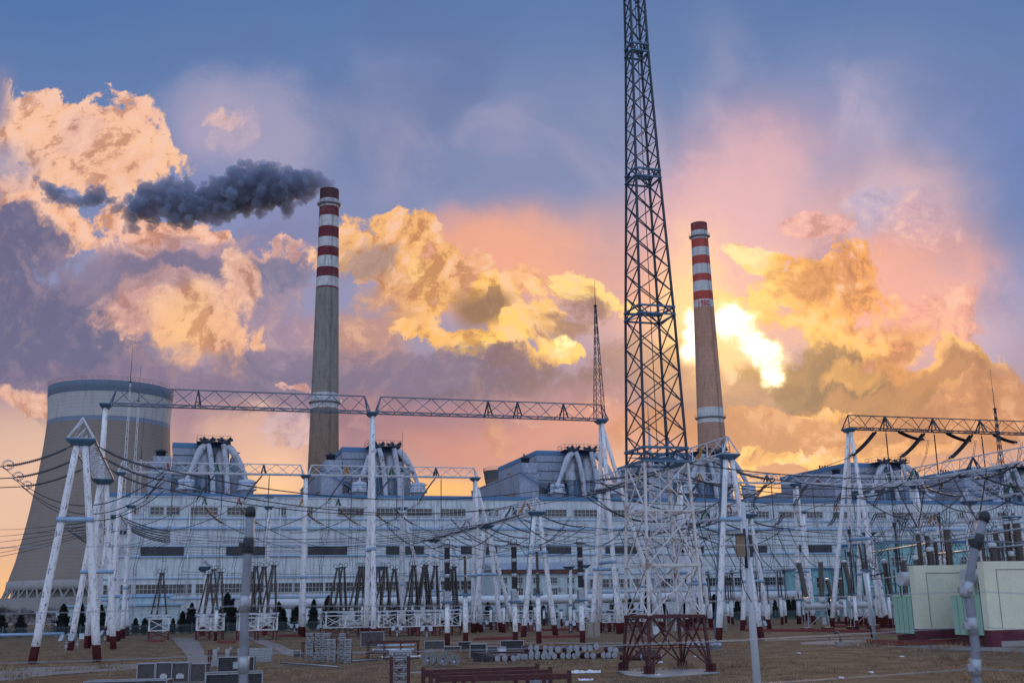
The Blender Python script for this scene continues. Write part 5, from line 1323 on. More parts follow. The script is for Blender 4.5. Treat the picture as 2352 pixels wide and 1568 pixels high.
for i in range(3):
    pa = tops[i][0]+ZZ*(tops[i][1]+.3)
    wire(f'long slack cable pair sweeping left from the {["leftmost", "middle", "rightmost"][i]} black bushing', sagline(pa, pa+Vector((-7.5, 4, 2.6+.6*i)), 1.5, 12), .035, .3, 2)
    wire(f'long slack cable pair sweeping right from the {["leftmost", "middle", "rightmost"][i]} black bushing', sagline(pa, pa+Vector((7, 7, 3.4)), 1.7, 12), .035, .3, 2)

# lattice platforms with insulator tripods
def platform(label, px, yb, W_, D_, nx, H=3.7, ny=2):
    P = G0(px, yb); t = thing('equipment_platform', label, 'equipment platform', P, GA, 'white lattice platforms with maroon feet')
    for i in range(nx):
        for j in range(ny):
            x, y = -W_/2+W_*i/(nx-1), D_*j/(ny-1); MB().cbox((x, y, H/2), (.2, .2, H)).build('leg', M['post'], t)
    br = MB()
    for j in range(ny):
        y = D_*j/(ny-1)
        for i in range(nx-1):
            x0, x1 = -W_/2+W_*i/(nx-1), -W_/2+W_*(i+1)/(nx-1)
            br.bar((x0, y, 1.5), (x1, y, H-.7), .08); br.bar((x1, y, 1.5), (x0, y, H-.7), .08)
            br.bar((x0, y, .3), (x1, y, 1.3), .09); br.bar((x1, y, .3), (x0, y, 1.3), .09)
            br.bar((x0, y, H-.6), (x1, y, H-.6), .12); br.bar((x0, y, 1.4), (x1, y, 1.4), .1)
    for i in range(nx): x = -W_/2+W_*i/(nx-1); br.bar((x, 0, H-.6), (x, D_, H-.6), .1); br.bar((x, 0, 1.5), (x, D_, H-.7), .07)
    br.build('bracing', M['post'], t)
    tp = MB(); [tp.cbox((0, D_*j/(ny-1), H-.05), (W_+.5, .3, .16)) for j in range(ny)]; tp.build('top_beam', M['truss'], t)
    cp = MB(); [cp.cbox((-W_/2+W_*i/(nx-1), D_/2, H-.35), (.7, D_+.4, .1)) for i in range(nx)]; cp.build('cross_beam', M['blue'], t)
    return P, H
tripN = [0]
def tripod(P, H, x, y, zt=6.3, spread=1.35, legs=4, lean=.3, rot=0.0, desc=''):
    o = P+UU*x+VV*y; t = thing('insulator_tripod', desc, 'insulator tripod', (o.x, o.y, H), GA+rot, 'inclined brown insulators on lattice platforms')
    for k in range(legs):
        a_ = 2*math.pi*(k+.5)/legs
        sheds_mb([(spread*math.cos(a_), spread*math.sin(a_)*.7, .05), (lean+.22*math.cos(a_), .2*math.sin(a_), zt)], .2, .25, .07, 7).build('insulator', M['insul'], t)
    h_ = MB(); h_.cbox((lean, 0, zt+.1), (.8, .5, .2)); h_.ring((lean-.4, 0, zt+.45), .3, .035, (1, 0, 0), (0, 0, 1), 10); h_.ring((lean+.4, 0, zt+.45), .3, .035, (1, 0, 0), (0, 0, 1), 10)
    h_.build('terminal', M['dsteel'], t)
    b_ = MB(); b_.cbox((0, 0, .03), (spread*2+.3, .3, .14)); b_.build('base_beam', M['grayst'], t)
BK = [('first platform from the left', 363, 1470, 2.8, 3.0, 2, [(0, 1.4)]), ('second platform from the left', 482, 1469, 3.8, 6, 3, [(.9, .3), (.1, 2.8), (-.5, 5.2)]),
      ('third platform from the left', 592, 1470, 5.2, 6, 3, [(1.5, .3), (.4, 2.2), (-.4, 4.0), (-1.2, 5.6)]),
      ('wide platform left of the middle columns', 815, 1462, 8.6, 6, 4, [(-2.9, 1), (-1.7, 4), (.6, 1), (1.6, 5), (3.4, 1)]),
      ('wide platform right of the middle columns', 935, 1461, 8.4, 6, 4, [(-3.4, 1), (-1.5, 3), (.9, 1), (2.8, 3)]),
      ('platform just left of the leftmost black bushing', 1010, 1459, 6.2, 5, 3, [(-2.0, 1), (-.4, 3), (1.6, 1), (2.9, 4)])]
for d_, px, yb, W_, D_, nx, tr in BK:
    P, H_ = platform(f'white cross-braced steel stand, {d_}', px, yb, W_, D_, nx)
    for i, (x, y) in enumerate(tr):
        tripod(P, H_, x, y, zt=random.uniform(5.7, 6.5), lean=random.uniform(.0, .5), spread=random.uniform(1.1, 1.5), legs=random.choice([4, 4, 5]), desc=f'brown insulator tripod, {ORD[i]}, on the {d_}')
for i, (px, yb, W_, nx) in enumerate(((1214, 1448, 3.4, 3), (1372, 1449, 4.4, 3), (1404, 1450, 3.4, 2), (1108, 1446, 5, 3), (1165, 1445, 4, 3), (1462, 1447, 4, 2))):
    platform(f'low white cross-braced stand in the middle distance, {ORD[i]} of six', px, yb, W_, 3, nx, H=3.2)
# posts, some with insulators: (px, base, top, insulator top)
PL = [(494.6, 1471, 1396, None), (831, 1452, 1388, 1325), (947, 1458, 1385, 1322), (955, 1451, 1391, 1335), (1035, 1437, 1397, None), (1059, 1446, 1397, None), (1127.5, 1446, 1396, None), (1158, 1452, 1391, None), (1153, 1444, 1393, None),
      (1230, 1440, 1391, None), (1271.5, 1448, 1390, None), (1311, 1452, 1388, None), (1320, 1444, 1396, None), (1353, 1438, 1391, None), (1357, 1443, 1392, None), (1400, 1450, 1404, None), (1414, 1438, 1389, None), (1290, 1437, 1400, None), (1183, 1436, 1400, None), (1250, 1436, 1398, None), (1377, 1437, 1398, None)]
PL.sort()
for i, (px, yb, yt, yi) in enumerate(PL):
    where = 'of the left and middle yard'
    post_ins(f'short white post{", brown insulator on top" if yi else ""}, {ORD[i]} {where}', px, yb, yt, yi)
PR = [(1620, 1430, 1383, 1320, 2), (1635, 1432, 1382, 1322, 1), (1656, 1428, 1378, 1310, 1), (1674, 1430, 1382, 1318, 2), (1683, 1433, 1376, 1320, 1), (1712, 1434, 1378, 1310, 2), (1728, 1428, 1380, 1318, 1), (1747, 1430, 1380, 1312, 2), (1758, 1432, 1384, 1318, 1), (1768, 1428, 1384, 1326, 1),
      (1797, 1434, 1369, 1311, 2), (1806, 1430, 1374, None, 1), (1838, 1432, 1376, 1306, 1), (1848, 1428, 1378, 1322, 1), (1927, 1430, 1376, 1306, 1), (1944, 1434, 1372, 1288, 1), (1957, 1442, 1364, 1262, 1), (1969, 1447, 1364, 1296, 1), (1980, 1432, 1372, 1288, 2), (1993, 1438, 1368, 1300, 1), (2005, 1463, 1310, 1246, 1), (2016, 1432, 1370, 1310, 1),
      (2034, 1431, 1370, 1316, 1), (2047, 1441, 1366, 1292, 2), (2056, 1440, 1362, 1260, 1), (2066, 1443, 1361, 1308, 1), (2080, 1436, 1370, 1290, 2)]
for i, (px, yb, yt, yi, n) in enumerate(PR):
    P = G0(px, yb)
    post_ins(f'white post with {"two brown insulators" if n == 2 else ("bare top" if yi is None else "one brown insulator")}, {ORD[i]} of the right yard', px, yb, yt, yi, n_ins=n, r=.25, ri=.17)
# slanted-bushing breakers
def breaker(label, px, py, Y, L_=3.4, lean=.9, bl=5.2):
    P = at(px, py, Y); zc = P.z; t = thing('tank_breaker', label, 'circuit breaker', (P.x, P.y, 0), GA-.15, 'tank breakers with slanted bushings')
    b = MB(); b.tube([(-L_/2, 0, zc), (L_/2, 0, zc)], .5, 16); b.tube([(-L_/2-.12, 0, zc), (-L_/2, 0, zc)], .58, 16); b.tube([(L_/2, 0, zc), (L_/2+.12, 0, zc)], .58, 16); b.build('tank', M['tgrey'], t)
    for x, ln in ((-L_*.32, -lean), (L_*.30, lean*.25)):
        d = Vector((ln, 0, bl)).normalized(); o = Vector((x, 0, zc+.35))
        MB().tube([o, o+d*.85], .46, 14).build('turret', M['tgrey'], t)
        sheds_mb([o+d*.9, o+d*bl], .36, .12, .31, 14).build('bushing', mat('grey_brown_bushing', (.10, .09, .085), .5) if 'bush' not in M else M['bush'], t)
        MB().tube([o+d*bl, o+d*(bl+.12), o+d*(bl+.35)], [.38, .45, .3], 14).build('bushing_cap', M['tgrey'], t)
    f = MB()
    for x in (-L_*.4, L_*.4):
        for y in (-.5, .5): f.bar((x, y, zc-.4), (x*1.15, y*1.3, .3), .1)
    f.bar((-L_*.4, -.5, zc-.5), (L_*.4, -.5, zc-.5), .1); f.bar((-L_*.4, -.5, zc-.5), (L_*.45, -.6, .5), .07); f.bar((L_*.4, -.5, zc-.5), (-L_*.45, -.6, .5), .07)
    f.build('support_frame', M['grayst'], t)
    b = MB(); b.cbox((-L_*.45, 0, .22), (1.2, 1.8, .44)); b.build('foundation', M['maroon'], t); b = MB(); b.cbox((L_*.45, 0, .22), (1.2, 1.8, .44)); b.build('foundation', M['maroon'], t)
    b = MB(); b.cbox((L_*.2, -.9, 1.3), (.6, .4, .9)); b.build('control_box', M['grayst'], t)
M['bush'] = mat('grey_brown_bushing', (.10, .09, .085), .5)
breaker('tank breaker with two slanted bushings at the left leg of the tall right gantry', 1873, 1391, 158, bl=5.6)
breaker('tank breaker with slanted bushings behind the thin bent pole posts, second from left', 1978, 1388, 160, bl=5.6)
breaker('tank breaker half hidden beside the green transformer', 2068, 1385, 166, bl=5.8)
breaker('small far tank breaker against the turquoise annexe', 1925, 1392, 196, L_=2.4, bl=4.2)

# ================================================================== transformers between firewalls
Y1 = 106.8
W1 = G0(2116, 1480); W2 = G0(2279, 1486)
def firewall(label, P, L_, h):
    t = thing('firewall', label, 'fire wall', P, GA-.0)
    MB().box(0, 0, 0, L_, .75, h).build('wall', M['cream'], t)
    b = MB(); b.box(1.0, -.05, .02, L_-1.0, -.002, .5); b.box(1.3, -.04, h-.75, L_-.8, -.003, h-.68); b.box(1.3, -.04, 1.6, 1.36, -.003, h-.76); b.build('groove', M['conc'], t)
    return t
firewall('cream concrete firewall with maroon plinth, the left one', W1, 13, 7.3)
firewall('cream concrete firewall with maroon plinth, the right one cut by the picture edge', W2, 14, 7.35)
def transformer(label, P, L_, sides):
    t = thing('power_transformer', label, 'power transformer', P, GA)
    D_ = sides
    MB().box(.3, .2, .9, L_, D_, 4.2).build('tank', M['green'], t)
    f = MB(); np_ = max(3, int(round(D_/.72))); pw = D_/np_
    for i in range(np_): f.box(-.25, i*pw+.04, 1.0, .28, (i+1)*pw-.04, 4.4)
    f.box(-.28, 0, 4.4, .3, D_, 4.5); f.build('radiator', M['green'], t)
    c_ = MB(); c_.tube([(-.3, D_*.45, 6.1), (L_*.5, D_*.45, 6.1)], .66, 18); c_.build('oil_conservator', M['tgrey'], t)
    s_ = MB(); s_.bar((.8, D_*.45, 4.2), (.8, D_*.45, 5.5), .2); s_.bar((L_*.45, D_*.45, 4.2), (L_*.45, D_*.45, 5.5), .2); s_.build('bracket', M['green'], t)
    b = MB(); b.box(-.1, 0, 0, L_, D_, .85); b.build('plinth', M['maroon'], t)
    for k, (x, y, h, r) in enumerate(((2.2, D_*.7, 3.6, .30), (4.0, D_*.7, 4.4, .42), (6.0, D_*.7, 3.6, .3))):
        sheds_mb([(x, y, 4.3), (x, y, 4.3+h)], [r][0], .15, r*.6, 12).build('bushing', M['insul'], t)
        MB().lathe([(r*.8, 0), (r*.9, .1), (r*.9, .4), (r*.4, .5)], (x, y, 4.3+h), 12).build('bushing_cap', M['tgrey'], t)
transformer('green transformer with white oil tank left of the left firewall', W1+UU*.3+VV*.9, 9, 2.9)
transformer('green transformer with white oil tank between the two firewalls', W2+UU*.3+VV*.9, 8, 3.9)
b = MB(); b.box(-3.2, -1.2, .02, 4.5, -.95, .5); b.box(-3.2, -.94, .02, -2.95, 4, .5)
o = b.build('pit_wall', M['kerbred']); o.location = W1; o.rotation_euler = (0, 0, GA); tag(o, 'low maroon pit wall round the left firewall foot', 'low wall')
# tall bushings above the firewalls
for i, (px, yb, yt, r, Y) in enumerate(((2116, 1302, 1228, .3, 113), (2136, 1302, 1232, .28, 113), (2154, 1302, 1246, .24, 114), (2183, 1302, 1218, .42, 111), (2262, 1296, 1240, .2, 108), (2295, 1296, 1220, .32, 108), (2323, 1296, 1206, .42, 107), (2345, 1296, 1204, .46, 106))):
    P = at(px, yb, Y); t = thing('line_bushing', f'ribbed brown bushing rising over the firewalls, {ORD[i]} of eight', 'bushing', (P.x, P.y, 4.0), GA, 'brown bushings over the firewalls')
    z0 = P.z-4.0; z1 = zat(px, yt, P)-4.0
    sheds_mb([(0, 0, .1), (0, 0, z1)], r, .15, r*.65, 12).build('sheds', M['insul'], t)
    MB().lathe([(r*.7, 0), (r*.9, .08), (r*.9, .3), (r*.7, .33), (r*.7, .5), (r*.95, .53), (r*.3, .65)], (0, 0, z1), 12).build('bushing_cap', M['grayst'], t)
    s_ = MB(); s_.bar((0, 0, -4), (0, 0, .1), .35); s_.build('stand', M['post'], t)
# aluminium tube busbars on the right
for i, (a, b, Ya, Yb) in enumerate((((2000, 1268), (2352, 1212), 140, 92), ((2110, 1276), (2352, 1250), 128, 100), ((1600, 1318), (1860, 1304), 170, 176), ((2000, 1330), (2110, 1318), 150, 148))):
    p0, p1 = at(a[0], a[1], Ya), at(b[0], b[1], Yb); c = p0.copy()
    o = MB().tube([(0, 0, 0), p1-p0], .09, 8).build('busbar', M['grayst']); o.location = c
    tag(o, f'straight aluminium tube busbar in the right yard, {["long upper one", "lower one", "far left one", "short far one"][i]}', 'busbar')
# spiky contact arms with oval guard hoops
for i, (px, py, Y) in enumerate(((1950, 1220, 140), (2054, 1205, 138), (2156, 1190, 136), (1950, 1272, 142), (2056, 1262, 140), (2148, 1258, 138), (1480, 1280, 175), (1742, 1310, 172), (1625, 1316, 172), (1680, 1314, 172), (1800, 1312, 172), (2240, 1262, 120), (2300, 1258, 118))):
    P = at(px, py, Y); t = thing('disconnector_head', f'oval guard hoops round a dark contact head, {ORD[i]} of the listed right-yard heads' if False else f'oval guard hoops on a right-yard contact head, {ORD[i]}', 'contact head', P, GA, 'guard hoops on the disconnectors')
    m_ = MB()
    for k in (-1, 1):
        pts = []
        for j in range(17):
            a_ = 2*math.pi*j/16; pts.append((k*.55+.3*math.cos(a_), 0, .85*math.sin(a_)) if i < 3 else (k*.9+.55*math.copysign(abs(math.cos(a_))**.5, math.cos(a_)), 0, .5*math.copysign(abs(math.sin(a_))**.5, math.sin(a_))))
        m_.tube(pts, .04, 5, False)
    m_.build('guard_hoop', M['grayst'], t)
    m_ = MB(); m_.cbox((0, 0, 0), (.35, .3, .6)); m_.tube([(0, 0, -4.5), (0, 0, 0)], .07, 6); m_.tube([(.3, 0, -4.5), (.1, 0, .8)], .05, 6); m_.build('contact', M['dsteel'], t)
# droopers in the right yard
rnd = random.Random(5)
for i in range(26):
    px = 1990+i*13.5; Y = rnd.uniform(115, 150); a = at(px, rnd.uniform(1150, 1240), Y); b = at(px+rnd.uniform(-60, 60), rnd.uniform(1260, 1320), Y-rnd.uniform(0, 10))
    wire(f'slack dark cable in the tangle above the right yard, {ORD[i]}', [a, a.lerp(b, .3)+Vector((rnd.uniform(-2, 2), 0, -1.0)), a.lerp(b, .65)+Vector((rnd.uniform(-1.5, 1.5), 0, -2.2)), b], .035, .35, 3, 'cable', 'drop_cable', 'slack cables above the right yard')
for i in range(16):
    px = 1420+i*26; Y = rnd.uniform(140, 175); a = at(px, rnd.uniform(1190, 1250), Y); b = at(px+rnd.uniform(20, 70), rnd.uniform(1300, 1322), Y)
    wire(f'slack dark cable dropping between mast and right frame, {ORD[i]}', [a, a.lerp(b, .2)+Vector((.3, 0, -1.5)), a.lerp(b, .55)+Vector((.8, 0, -2.0)), b], .03, .35, 4, 'cable', 'drop_cable', 'slack cables behind the mast')
# power leads of the white ground posts and cabinets
def cabinet(label, px, yb, w_, d_, h, m_, n=1, rot=0.0):
    t = thing('cabinet', label, 'cabinet', G0(px, yb), GA+rot)
    for i in range(n):
        MB().box(-w_/2+i*(w_+.04), 0, .12, w_/2+i*(w_+.04), d_, h).build('case', M[m_], t)
        b = MB(); b.box(-w_/2+.06+i*(w_+.04), -.03, .2, w_/2-.06+i*(w_+.04), -.002, h-.08); b.box(w_/2-.2+i*(w_+.04), -.06, h*.5, w_/2-.14+i*(w_+.04), -.03, h*.6); b.build('door', M[m_], t)
    MB().box(-w_/2-.05, .03, 0, w_/2+.05+(n-1)*(w_+.04), d_-.03, .118).build('plinth', M['conc'], t)
cabinet('pair of beige switch cabinets just left of the lattice mast foot', 1357, 1463, .85, .7, 1.9, 'beige', 2)
cabinet('small grey cabinet near the receding gantry leg', 1141, 1443, 1.5, .8, 1.6, 'grayst')
cabinet('small grey cabinet left of the rightmost black bushing', 1280, 1446, 1.1, .7, 1.6, 'grayst')
cabinet('white leaning metal box inside the lattice mast view', 1509, 1458, .85, .3, 1.15, 'whitep', 1, .2)
cabinet('beige box post right of the mast', 1668, 1447, .5, .5, 2.1, 'beige')
cabinet('grey cabinet at the fence behind the mast', 1478, 1438, 1.1, .7, 1.5, 'grayst')
# floodlights
for i, (px, yt, yb) in enumerate(sorted(((149.6, 1466, 1513), (176, 1463, 1501), (240, 1454, 1478), (676, 1438, 1456), (738, 1440, 1460), (799, 1440, 1462), (912, 1443, 1469), (980, 1444, 1476), (1112, 1430, 1452), (1227, 1431, 1454), (1311, 1432, 1460), (1750, 1432, 1456)))):
    P = G0(px, yb); z = zat(px, yt, P); t = thing('floodlight', f'twin-headed floodlight on a thin pole, {ORD[i]} of the yard lights', 'floodlight', P, 0, 'floodlights on poles')
    m_ = MB(); m_.tube([(0, 0, 0), (0, 0, z-.15)], .05, 6); m_.tube([(-.5, 0, z-.25), (0, 0, z-.4), (.5, 0, z-.25)], .03, 5); m_.cbox((0, 0, z-.7), (.22, .16, .3)); m_.build('pole', M['grayst'], t)
    for k in (-1, 1):
        h_ = MB(); h_.cbox((k*.42, -.05, z+.1), (.5, .22, .62), k*.45, -.5); o = h_.build('lamp_head', M['grayst'], t)
        g_ = MB(); g_.cbox((k*.42+k*.06, -.17, z+.05), (.42, .03, .52), k*.45, -.5); g_.build('lamp_glass', M['lampgl'], o)

# ================================================================== stored material in the foreground
def crate(label, px0, px1, yb, yt, d=.9, rz=0.0, paper=False, dark=False, lift=0.0, Yb=None):
    pc = (px0+px1)/2; P = G0(pc, yb) if Yb is None else Vector((at(pc, yb, Yb).x, Yb, 0))
    w_ = (px1-px0)*mpp(P); h = zat(pc, yt, P)
    t = thing('crate', label, 'crate', P, rz, 'board crates stored in the yard'); h -= lift
    MB().box(-w_/2+.03, .03, lift+.03, w_/2-.03, d-.03, lift+h-.03).build('panel', M['woodd' if dark else 'wood'], t)
    e = MB()
    for x in (-w_/2, w_/2):
        for y in (0, d): e.box(x-.028, y-.028, lift, x+.028, y+.028, lift+h)
    for z in (lift+.0, lift+h):
        for y in (0, d): e.box(-w_/2, y-.024, z-.03, w_/2, y+.024, z+.03)
        for x in (-w_/2, w_/2): e.box(x-.024, 0, z-.027, x+.024, d, z+.027)
    e.build('metal_edge', M['grayst'], t)
    if paper: b = MB(); b.box(-w_*.24, .0, lift+h*.2, w_*.22, .026, lift+h*.4); b.box(-w_*.14, .001, lift+h*.4, w_*.1, .026, lift+h*.46); b.build('paper_label', M['paper'], t)
    return P, h
crate('first of four upright crates in the row at bottom left', 314, 353, 1568, 1523, .9, .12)
crate('second of four upright crates at bottom left, with torn white label', 357, 393, 1567, 1521, .9, .05, True)
crate('third of four upright crates at bottom left, with torn white label', 394, 432, 1566, 1521, .9, .1, True)
crate('fourth upright crate at bottom left, leaning slightly apart', 436, 471, 1565, 1523, .9, -.08)
crate('large upright crate behind the left fence post', 500, 582, 1546, 1508, .6, .04, dark=True)
crate('low wide crate lying in front of the left fence post', 474, 600, 1580, 1546, 2.2, .25, dark=True)
crate('flat grey crate cut by the bottom edge at left', 192, 380, 1592, 1563, 1.4, .05)
crate('grey crate standing on the red rack at left of the drums', 829, 881, 1484, 1450, .8, .05, lift=0.0)
crate('small grey box between the drums and the steel frame', 975, 1020, 1490, 1471, .7, 0)
crate('board box behind the cable drums', 1020, 1058, 1497, 1484, .9, 0, dark=True)
crate('dark board panel crate right of the drums', 1080, 1117, 1512, 1478, .8, .06, dark=True)
crate('wide dark board panel leaning behind the panel crate', 1150, 1203, 1494, 1470, .3, -.05, dark=True)
crate('grey box with thin metal strips between panel and slatted crate', 1120, 1142, 1502, 1483, .7, 0)
crate('dark panel left behind the weeds and drums', 1052, 1082, 1492, 1473, .4, 0, dark=True)
for i, (a, b, c, d) in enumerate(((470, 476, 1543, 1535), (824, 838, 1504, 1496), (1330, 1352, 1475, 1466))): pass
crate('small grey block left of the pile of fixtures', 673, 690, 1510, 1494, .6, 0)
def drum(label, px, py, rp, Y, w_=.62, rz=0.0):
    P = at(px, py, Y); r = rp*mpp(P); t = thing('cable_drum', label, 'cable drum', (P.x, P.y, 0), rz, 'wooden cable drums')
    for y in (0, w_): MB().tube([(0, y, r), (0, y+.07, r)], r, 28, True, False).build('flange', M['woodl'], t)
    MB().tube([(0, .08, r), (0, w_-.01, r)], r*.62, 20).build('barrel', M['woodd'], t)
    b = MB(); b.tube([(0, -.02, r), (0, -.005, r)], .08, 10); [b.tube([(r*.5*math.cos(a), -.02, r+r*.5*math.sin(a)), (r*.5*math.cos(a), -.003, r+r*.5*math.sin(a))], .03, 6) for a in (.3, 1.8, 2.9, 4.1, 5.3)]
    b.build('axle_hole', M['black'], t)
    s = MB(); n = 9
    for i in range(1, n): x = -r+2*r*i/n; hh = math.sqrt(r*r-x*x)*.98; s.box(x-.008, -.006, r-hh, x+.008, -.001, r+hh)
    s.build('board_gap', M['black'], t)
    b = MB(); b.box(-.14, -.03, r*.5, .0, -.021, r*.5+.18); b.build('paper_label', M['paper'], t)
drum('largest wooden cable drum, left of three', 984.6, 1507, 17.5, 86, rz=-.12); drum('wooden cable drum standing between two others', 1018.5, 1508, 14.5, 86, rz=.05); drum('smallest wooden cable drum, right of three', 1045, 1510, 12.5, 86, rz=.1)
# pile of maroon cylinders with grey end plates
cyl = [(1370, 1150), (1430, 1148), (1520, 1155), (1577, 1160), (1650, 1163), (1770, 1170), (1790, 1156), (1845, 1152), (1930, 1152), (1990, 1150), (2053, 1132), (2200, 1165), (2255, 1170),
       (1245, 1222), (1290, 1215), (1375, 1206), (1437, 1206), (1515, 1205), (1580, 1208), (1860, 1208), (1020, 1278), (1097, 1278), (1190, 1278), (1317, 1257), (1375, 1254), (1437, 1254), (1502, 1262), (1555, 1250), (1615, 1247),
       (1705, 1242), (1763, 1237), (1825, 1232), (1957, 1227), (2017, 1224), (2130, 1224), (2183, 1227), (2243, 1228)]
rowname = lambda y: 'top layer' if y < 1190 else ('middle layer' if y < 1215 else 'bottom layer')
from collections import Counter
cc = Counter()
for cx, cy in sorted(cyl, key=lambda q_: (rowname(q_[1]), q_[0])):
    rn = rowname(cy); k = cc[rn]; cc[rn] += 1
    px, py = 918.7+.2198*cx, 1234.6+.2198*cy; Y = 92 if cx > 1240 else 90
    P = at(px, py, Y); r = .235
    P.z = {'bottom layer': r+.02, 'middle layer': .66, 'top layer': 1.06 if py < 1490 else .9}[rn] if cx > 1240 or rn != 'bottom layer' else r
    P = at(px, py, Y) if rn != 'bottom layer' else Vector((at(px, py, Y).x, Y, r+.02))
    t = thing('steel_cylinder', f'maroon cylinder with grey end plate, {rn} of the pile, {ORD[min(k, 29)]}', 'cylinder', P, 0, 'maroon cylinders piled behind the drums')
    rz_ = random.uniform(.25, .5) if cx < 1900 else random.uniform(.15, .4); d = Vector((-math.sin(rz_), math.cos(rz_), 0))
    MB().tube([d*.05, d*1.15], r*.86, 14).build('body', M['maroon'], t)
    m_ = MB(); m_.tube([d*0, d*.06], r, 18, True, False); m_.tube([d*-.03, d*.0], r*.45, 12, True, False); m_.build('end_plate', M['grayst'], t)
    MB().tube([d*1.15, d*1.2], r, 14, True, False).build('end_plate', M['grayst'], t)
for i, (px, py) in enumerate(((1472.8, 1507.8), (1519.8, 1508.7))):
    P = at(px, py, 88); t = thing('steel_cylinder', f'single maroon cylinder lying behind the mast foot, {["left", "right"][i]}', 'cylinder', (P.x, P.y, .24), 0, 'maroon cylinders piled behind the drums')
    MB().tube([(-1.6, .5, 0), (0, 0, 0)], .2, 12).build('body', M['maroon'], t); MB().tube([(0, 0, 0), (.05, -.02, 0)], .235, 16, True, False).build('end_plate', M['grayst'], t)
# slatted crates
def slatted(label, px0, px1, yb, yt, d=1.0, rz=0.0, n=4):
    P = G0((px0+px1)/2, yb); w_ = (px1-px0)*mpp(P); h = zat((px0+px1)/2, yt, P); t = thing('slatted_crate', label, 'slatted crate', P, rz)
    for y, nm in ((0, 'side'), (d, 'side')):
        b = MB()
        for i in range(n): b.box(-w_/2, y-.02, h*i/n+.03, w_/2, y+.02, h*(i+.62)/n)
        for x in (-w_/2+.05, 0, w_/2-.05): b.box(x-.05, y-.045, 0, x+.05, y-.022, h)
        b.build(nm, M['wood'], t)
    b = MB()
    for i in range(max(4, int(d*5))): b.box(-w_/2, d*i/max(4, int(d*5))+.03, h+.002, w_/2, d*i/max(4, int(d*5))+.15, h+.03)
    b.build('lid', M['wood'], t); MB().box(-w_/2+.1, .1, .02, w_/2-.1, d-.1, h*.7).build('contents', M['woodd'], t)
slatted('low slatted crate left of the maroon cylinder pile', 1105, 1133, 1520, 1500, 2.2, .35)
slatted('long slatted crate seen between the mast legs', 1466, 1512, 1511, 1493, 1.0, .1)
slatted('small slatted crate left of the mast foot', 1418, 1434, 1496, 1483, 1.0, .1)
P = G0(1173, 1511); t = thing('board_pallet', 'flat board pallet resting on cylinders', 'pallet', (P.x, P.y, .5), .1)
b = MB(); [b.box(-1.9+i*.42, 0, 0, -1.55+i*.42, 1.0, .05) for i in range(9)]; b.box(-1.9, .1, -.1, 1.85, .2, -.002); b.box(-1.9, .8, -.1, 1.85, .9, -.002); b.build('boards', M['wood'], t)
P = G0(1154, 1506); t = thing('metal_bin', 'small round metal bin beside the slatted crate', 'bin', P, 0)
MB().lathe([(.32, 0), (.34, .7)], n=16).build('body', M['whitep'], t); MB().lathe([(.37, .7), (.37, .78), (.1, .82)], n=16).build('lid', M['grayst'], t)
# galvanised flanged pots
for i, (px, yb, yt) in enumerate(((1579, 1491, 1473), (1592, 1487, 1470), (1604, 1489, 1472), (1614, 1485, 1468), (1624, 1490, 1473), (1636, 1489, 1471), (1645, 1487, 1470), (1654, 1490, 1470), (1600, 1481, 1467), (1640, 1481, 1467))):
    P = G0(px, yb); h = min(zat(px, yt, P), .95); t = thing('flanged_pot', f'galvanised flanged pot right of the mast foot, {ORD[i]} of ten', 'steel pot', P, 0, 'galvanised pots beside the mast')
    MB().lathe([(.22, 0), (.22, h-.06)], n=16).build('body', M['grayst'], t); MB().lathe([(.31, h-.06), (.31, h)], n=16, smooth=False).build('flange', M['grayst'], t); MB().lathe([(.30, 0), (.30, .05), (.22, .06)], n=16, smooth=False).build('base_ring', M['grayst'], t)
# racks
def fixture(m_, x, y, z, w_=.9, d=.7, h=.34):
    """one galvanised switch fixture: open frame with two round contacts"""
    for zz in (z, z+h): 
        m_.cbox((x, y-d/2, zz), (w_, .05, .05)); m_.cbox((x, y+d/2, zz), (w_, .05, .05)); m_.cbox((x-w_/2, y, zz+.003), (.05, d, .05)); m_.cbox((x+w_/2, y, zz+.003), (.05, d, .05))
    for sx_ in (-1, 1):
        m_.cbox((x+sx_*w_*.46, y-d*.46, z+h/2), (.06, .06, h)); m_.tube([(x+sx_*w_*.24, y-d*.3, z+.05), (x+sx_*w_*.24, y-d*.3, z+h-.03)], .09, 8)
    m_.tube([(x-w_*.35, y, z+h*.55), (x+w_*.35, y, z+h*.5)], .05, 6); m_.tube([(x-w_*.62, y-.1, z+h*.8), (x+w_*.55, y+.15, z+h*.86)], .025, 4)
SM = mat('mixed_dull_metal', (.2, .21, .23), .4, .3, fn=weathered((.36, .38, .42), (.03, .03, .04), 1.0, 4, 1, fine=7))
P = G0(748, 1519)
for i, (cx, n, dx) in enumerate(((1150, 8, 0), (1235, 8, 0), (1320, 8, 0), (1378, 6, 0), (1487, 8, 0), (1540, 6, 0))):
    px = 459.4+.2198*cx; yy = 1519 if n == 8 else 1522; p = G0(px, yy)
    t = thing('fixture_stack', f'tall stack of dull metal switch fixtures on red posts, {ORD[i]} of six', 'fixture stack', p, random.uniform(-.1, .1), 'stacked switch fixtures')
    h_tot = zat(px, 1452 if n == 8 else 1466, p); m_ = MB()
    for k in range(n): fixture(m_, random.uniform(-.05, .05), random.uniform(-.05, .05), .06+h_tot*k/n, random.uniform(.5, .62), .6, h_tot/n*random.uniform(.55, .7))
    m_.build('fixtures', SM, t); r_ = MB(); [r_.box(x-.045, .34, 0, x+.045, .42, h_tot*.98) for x in (-.3, .3)]; r_.build('red_post', M['maroon'], t)
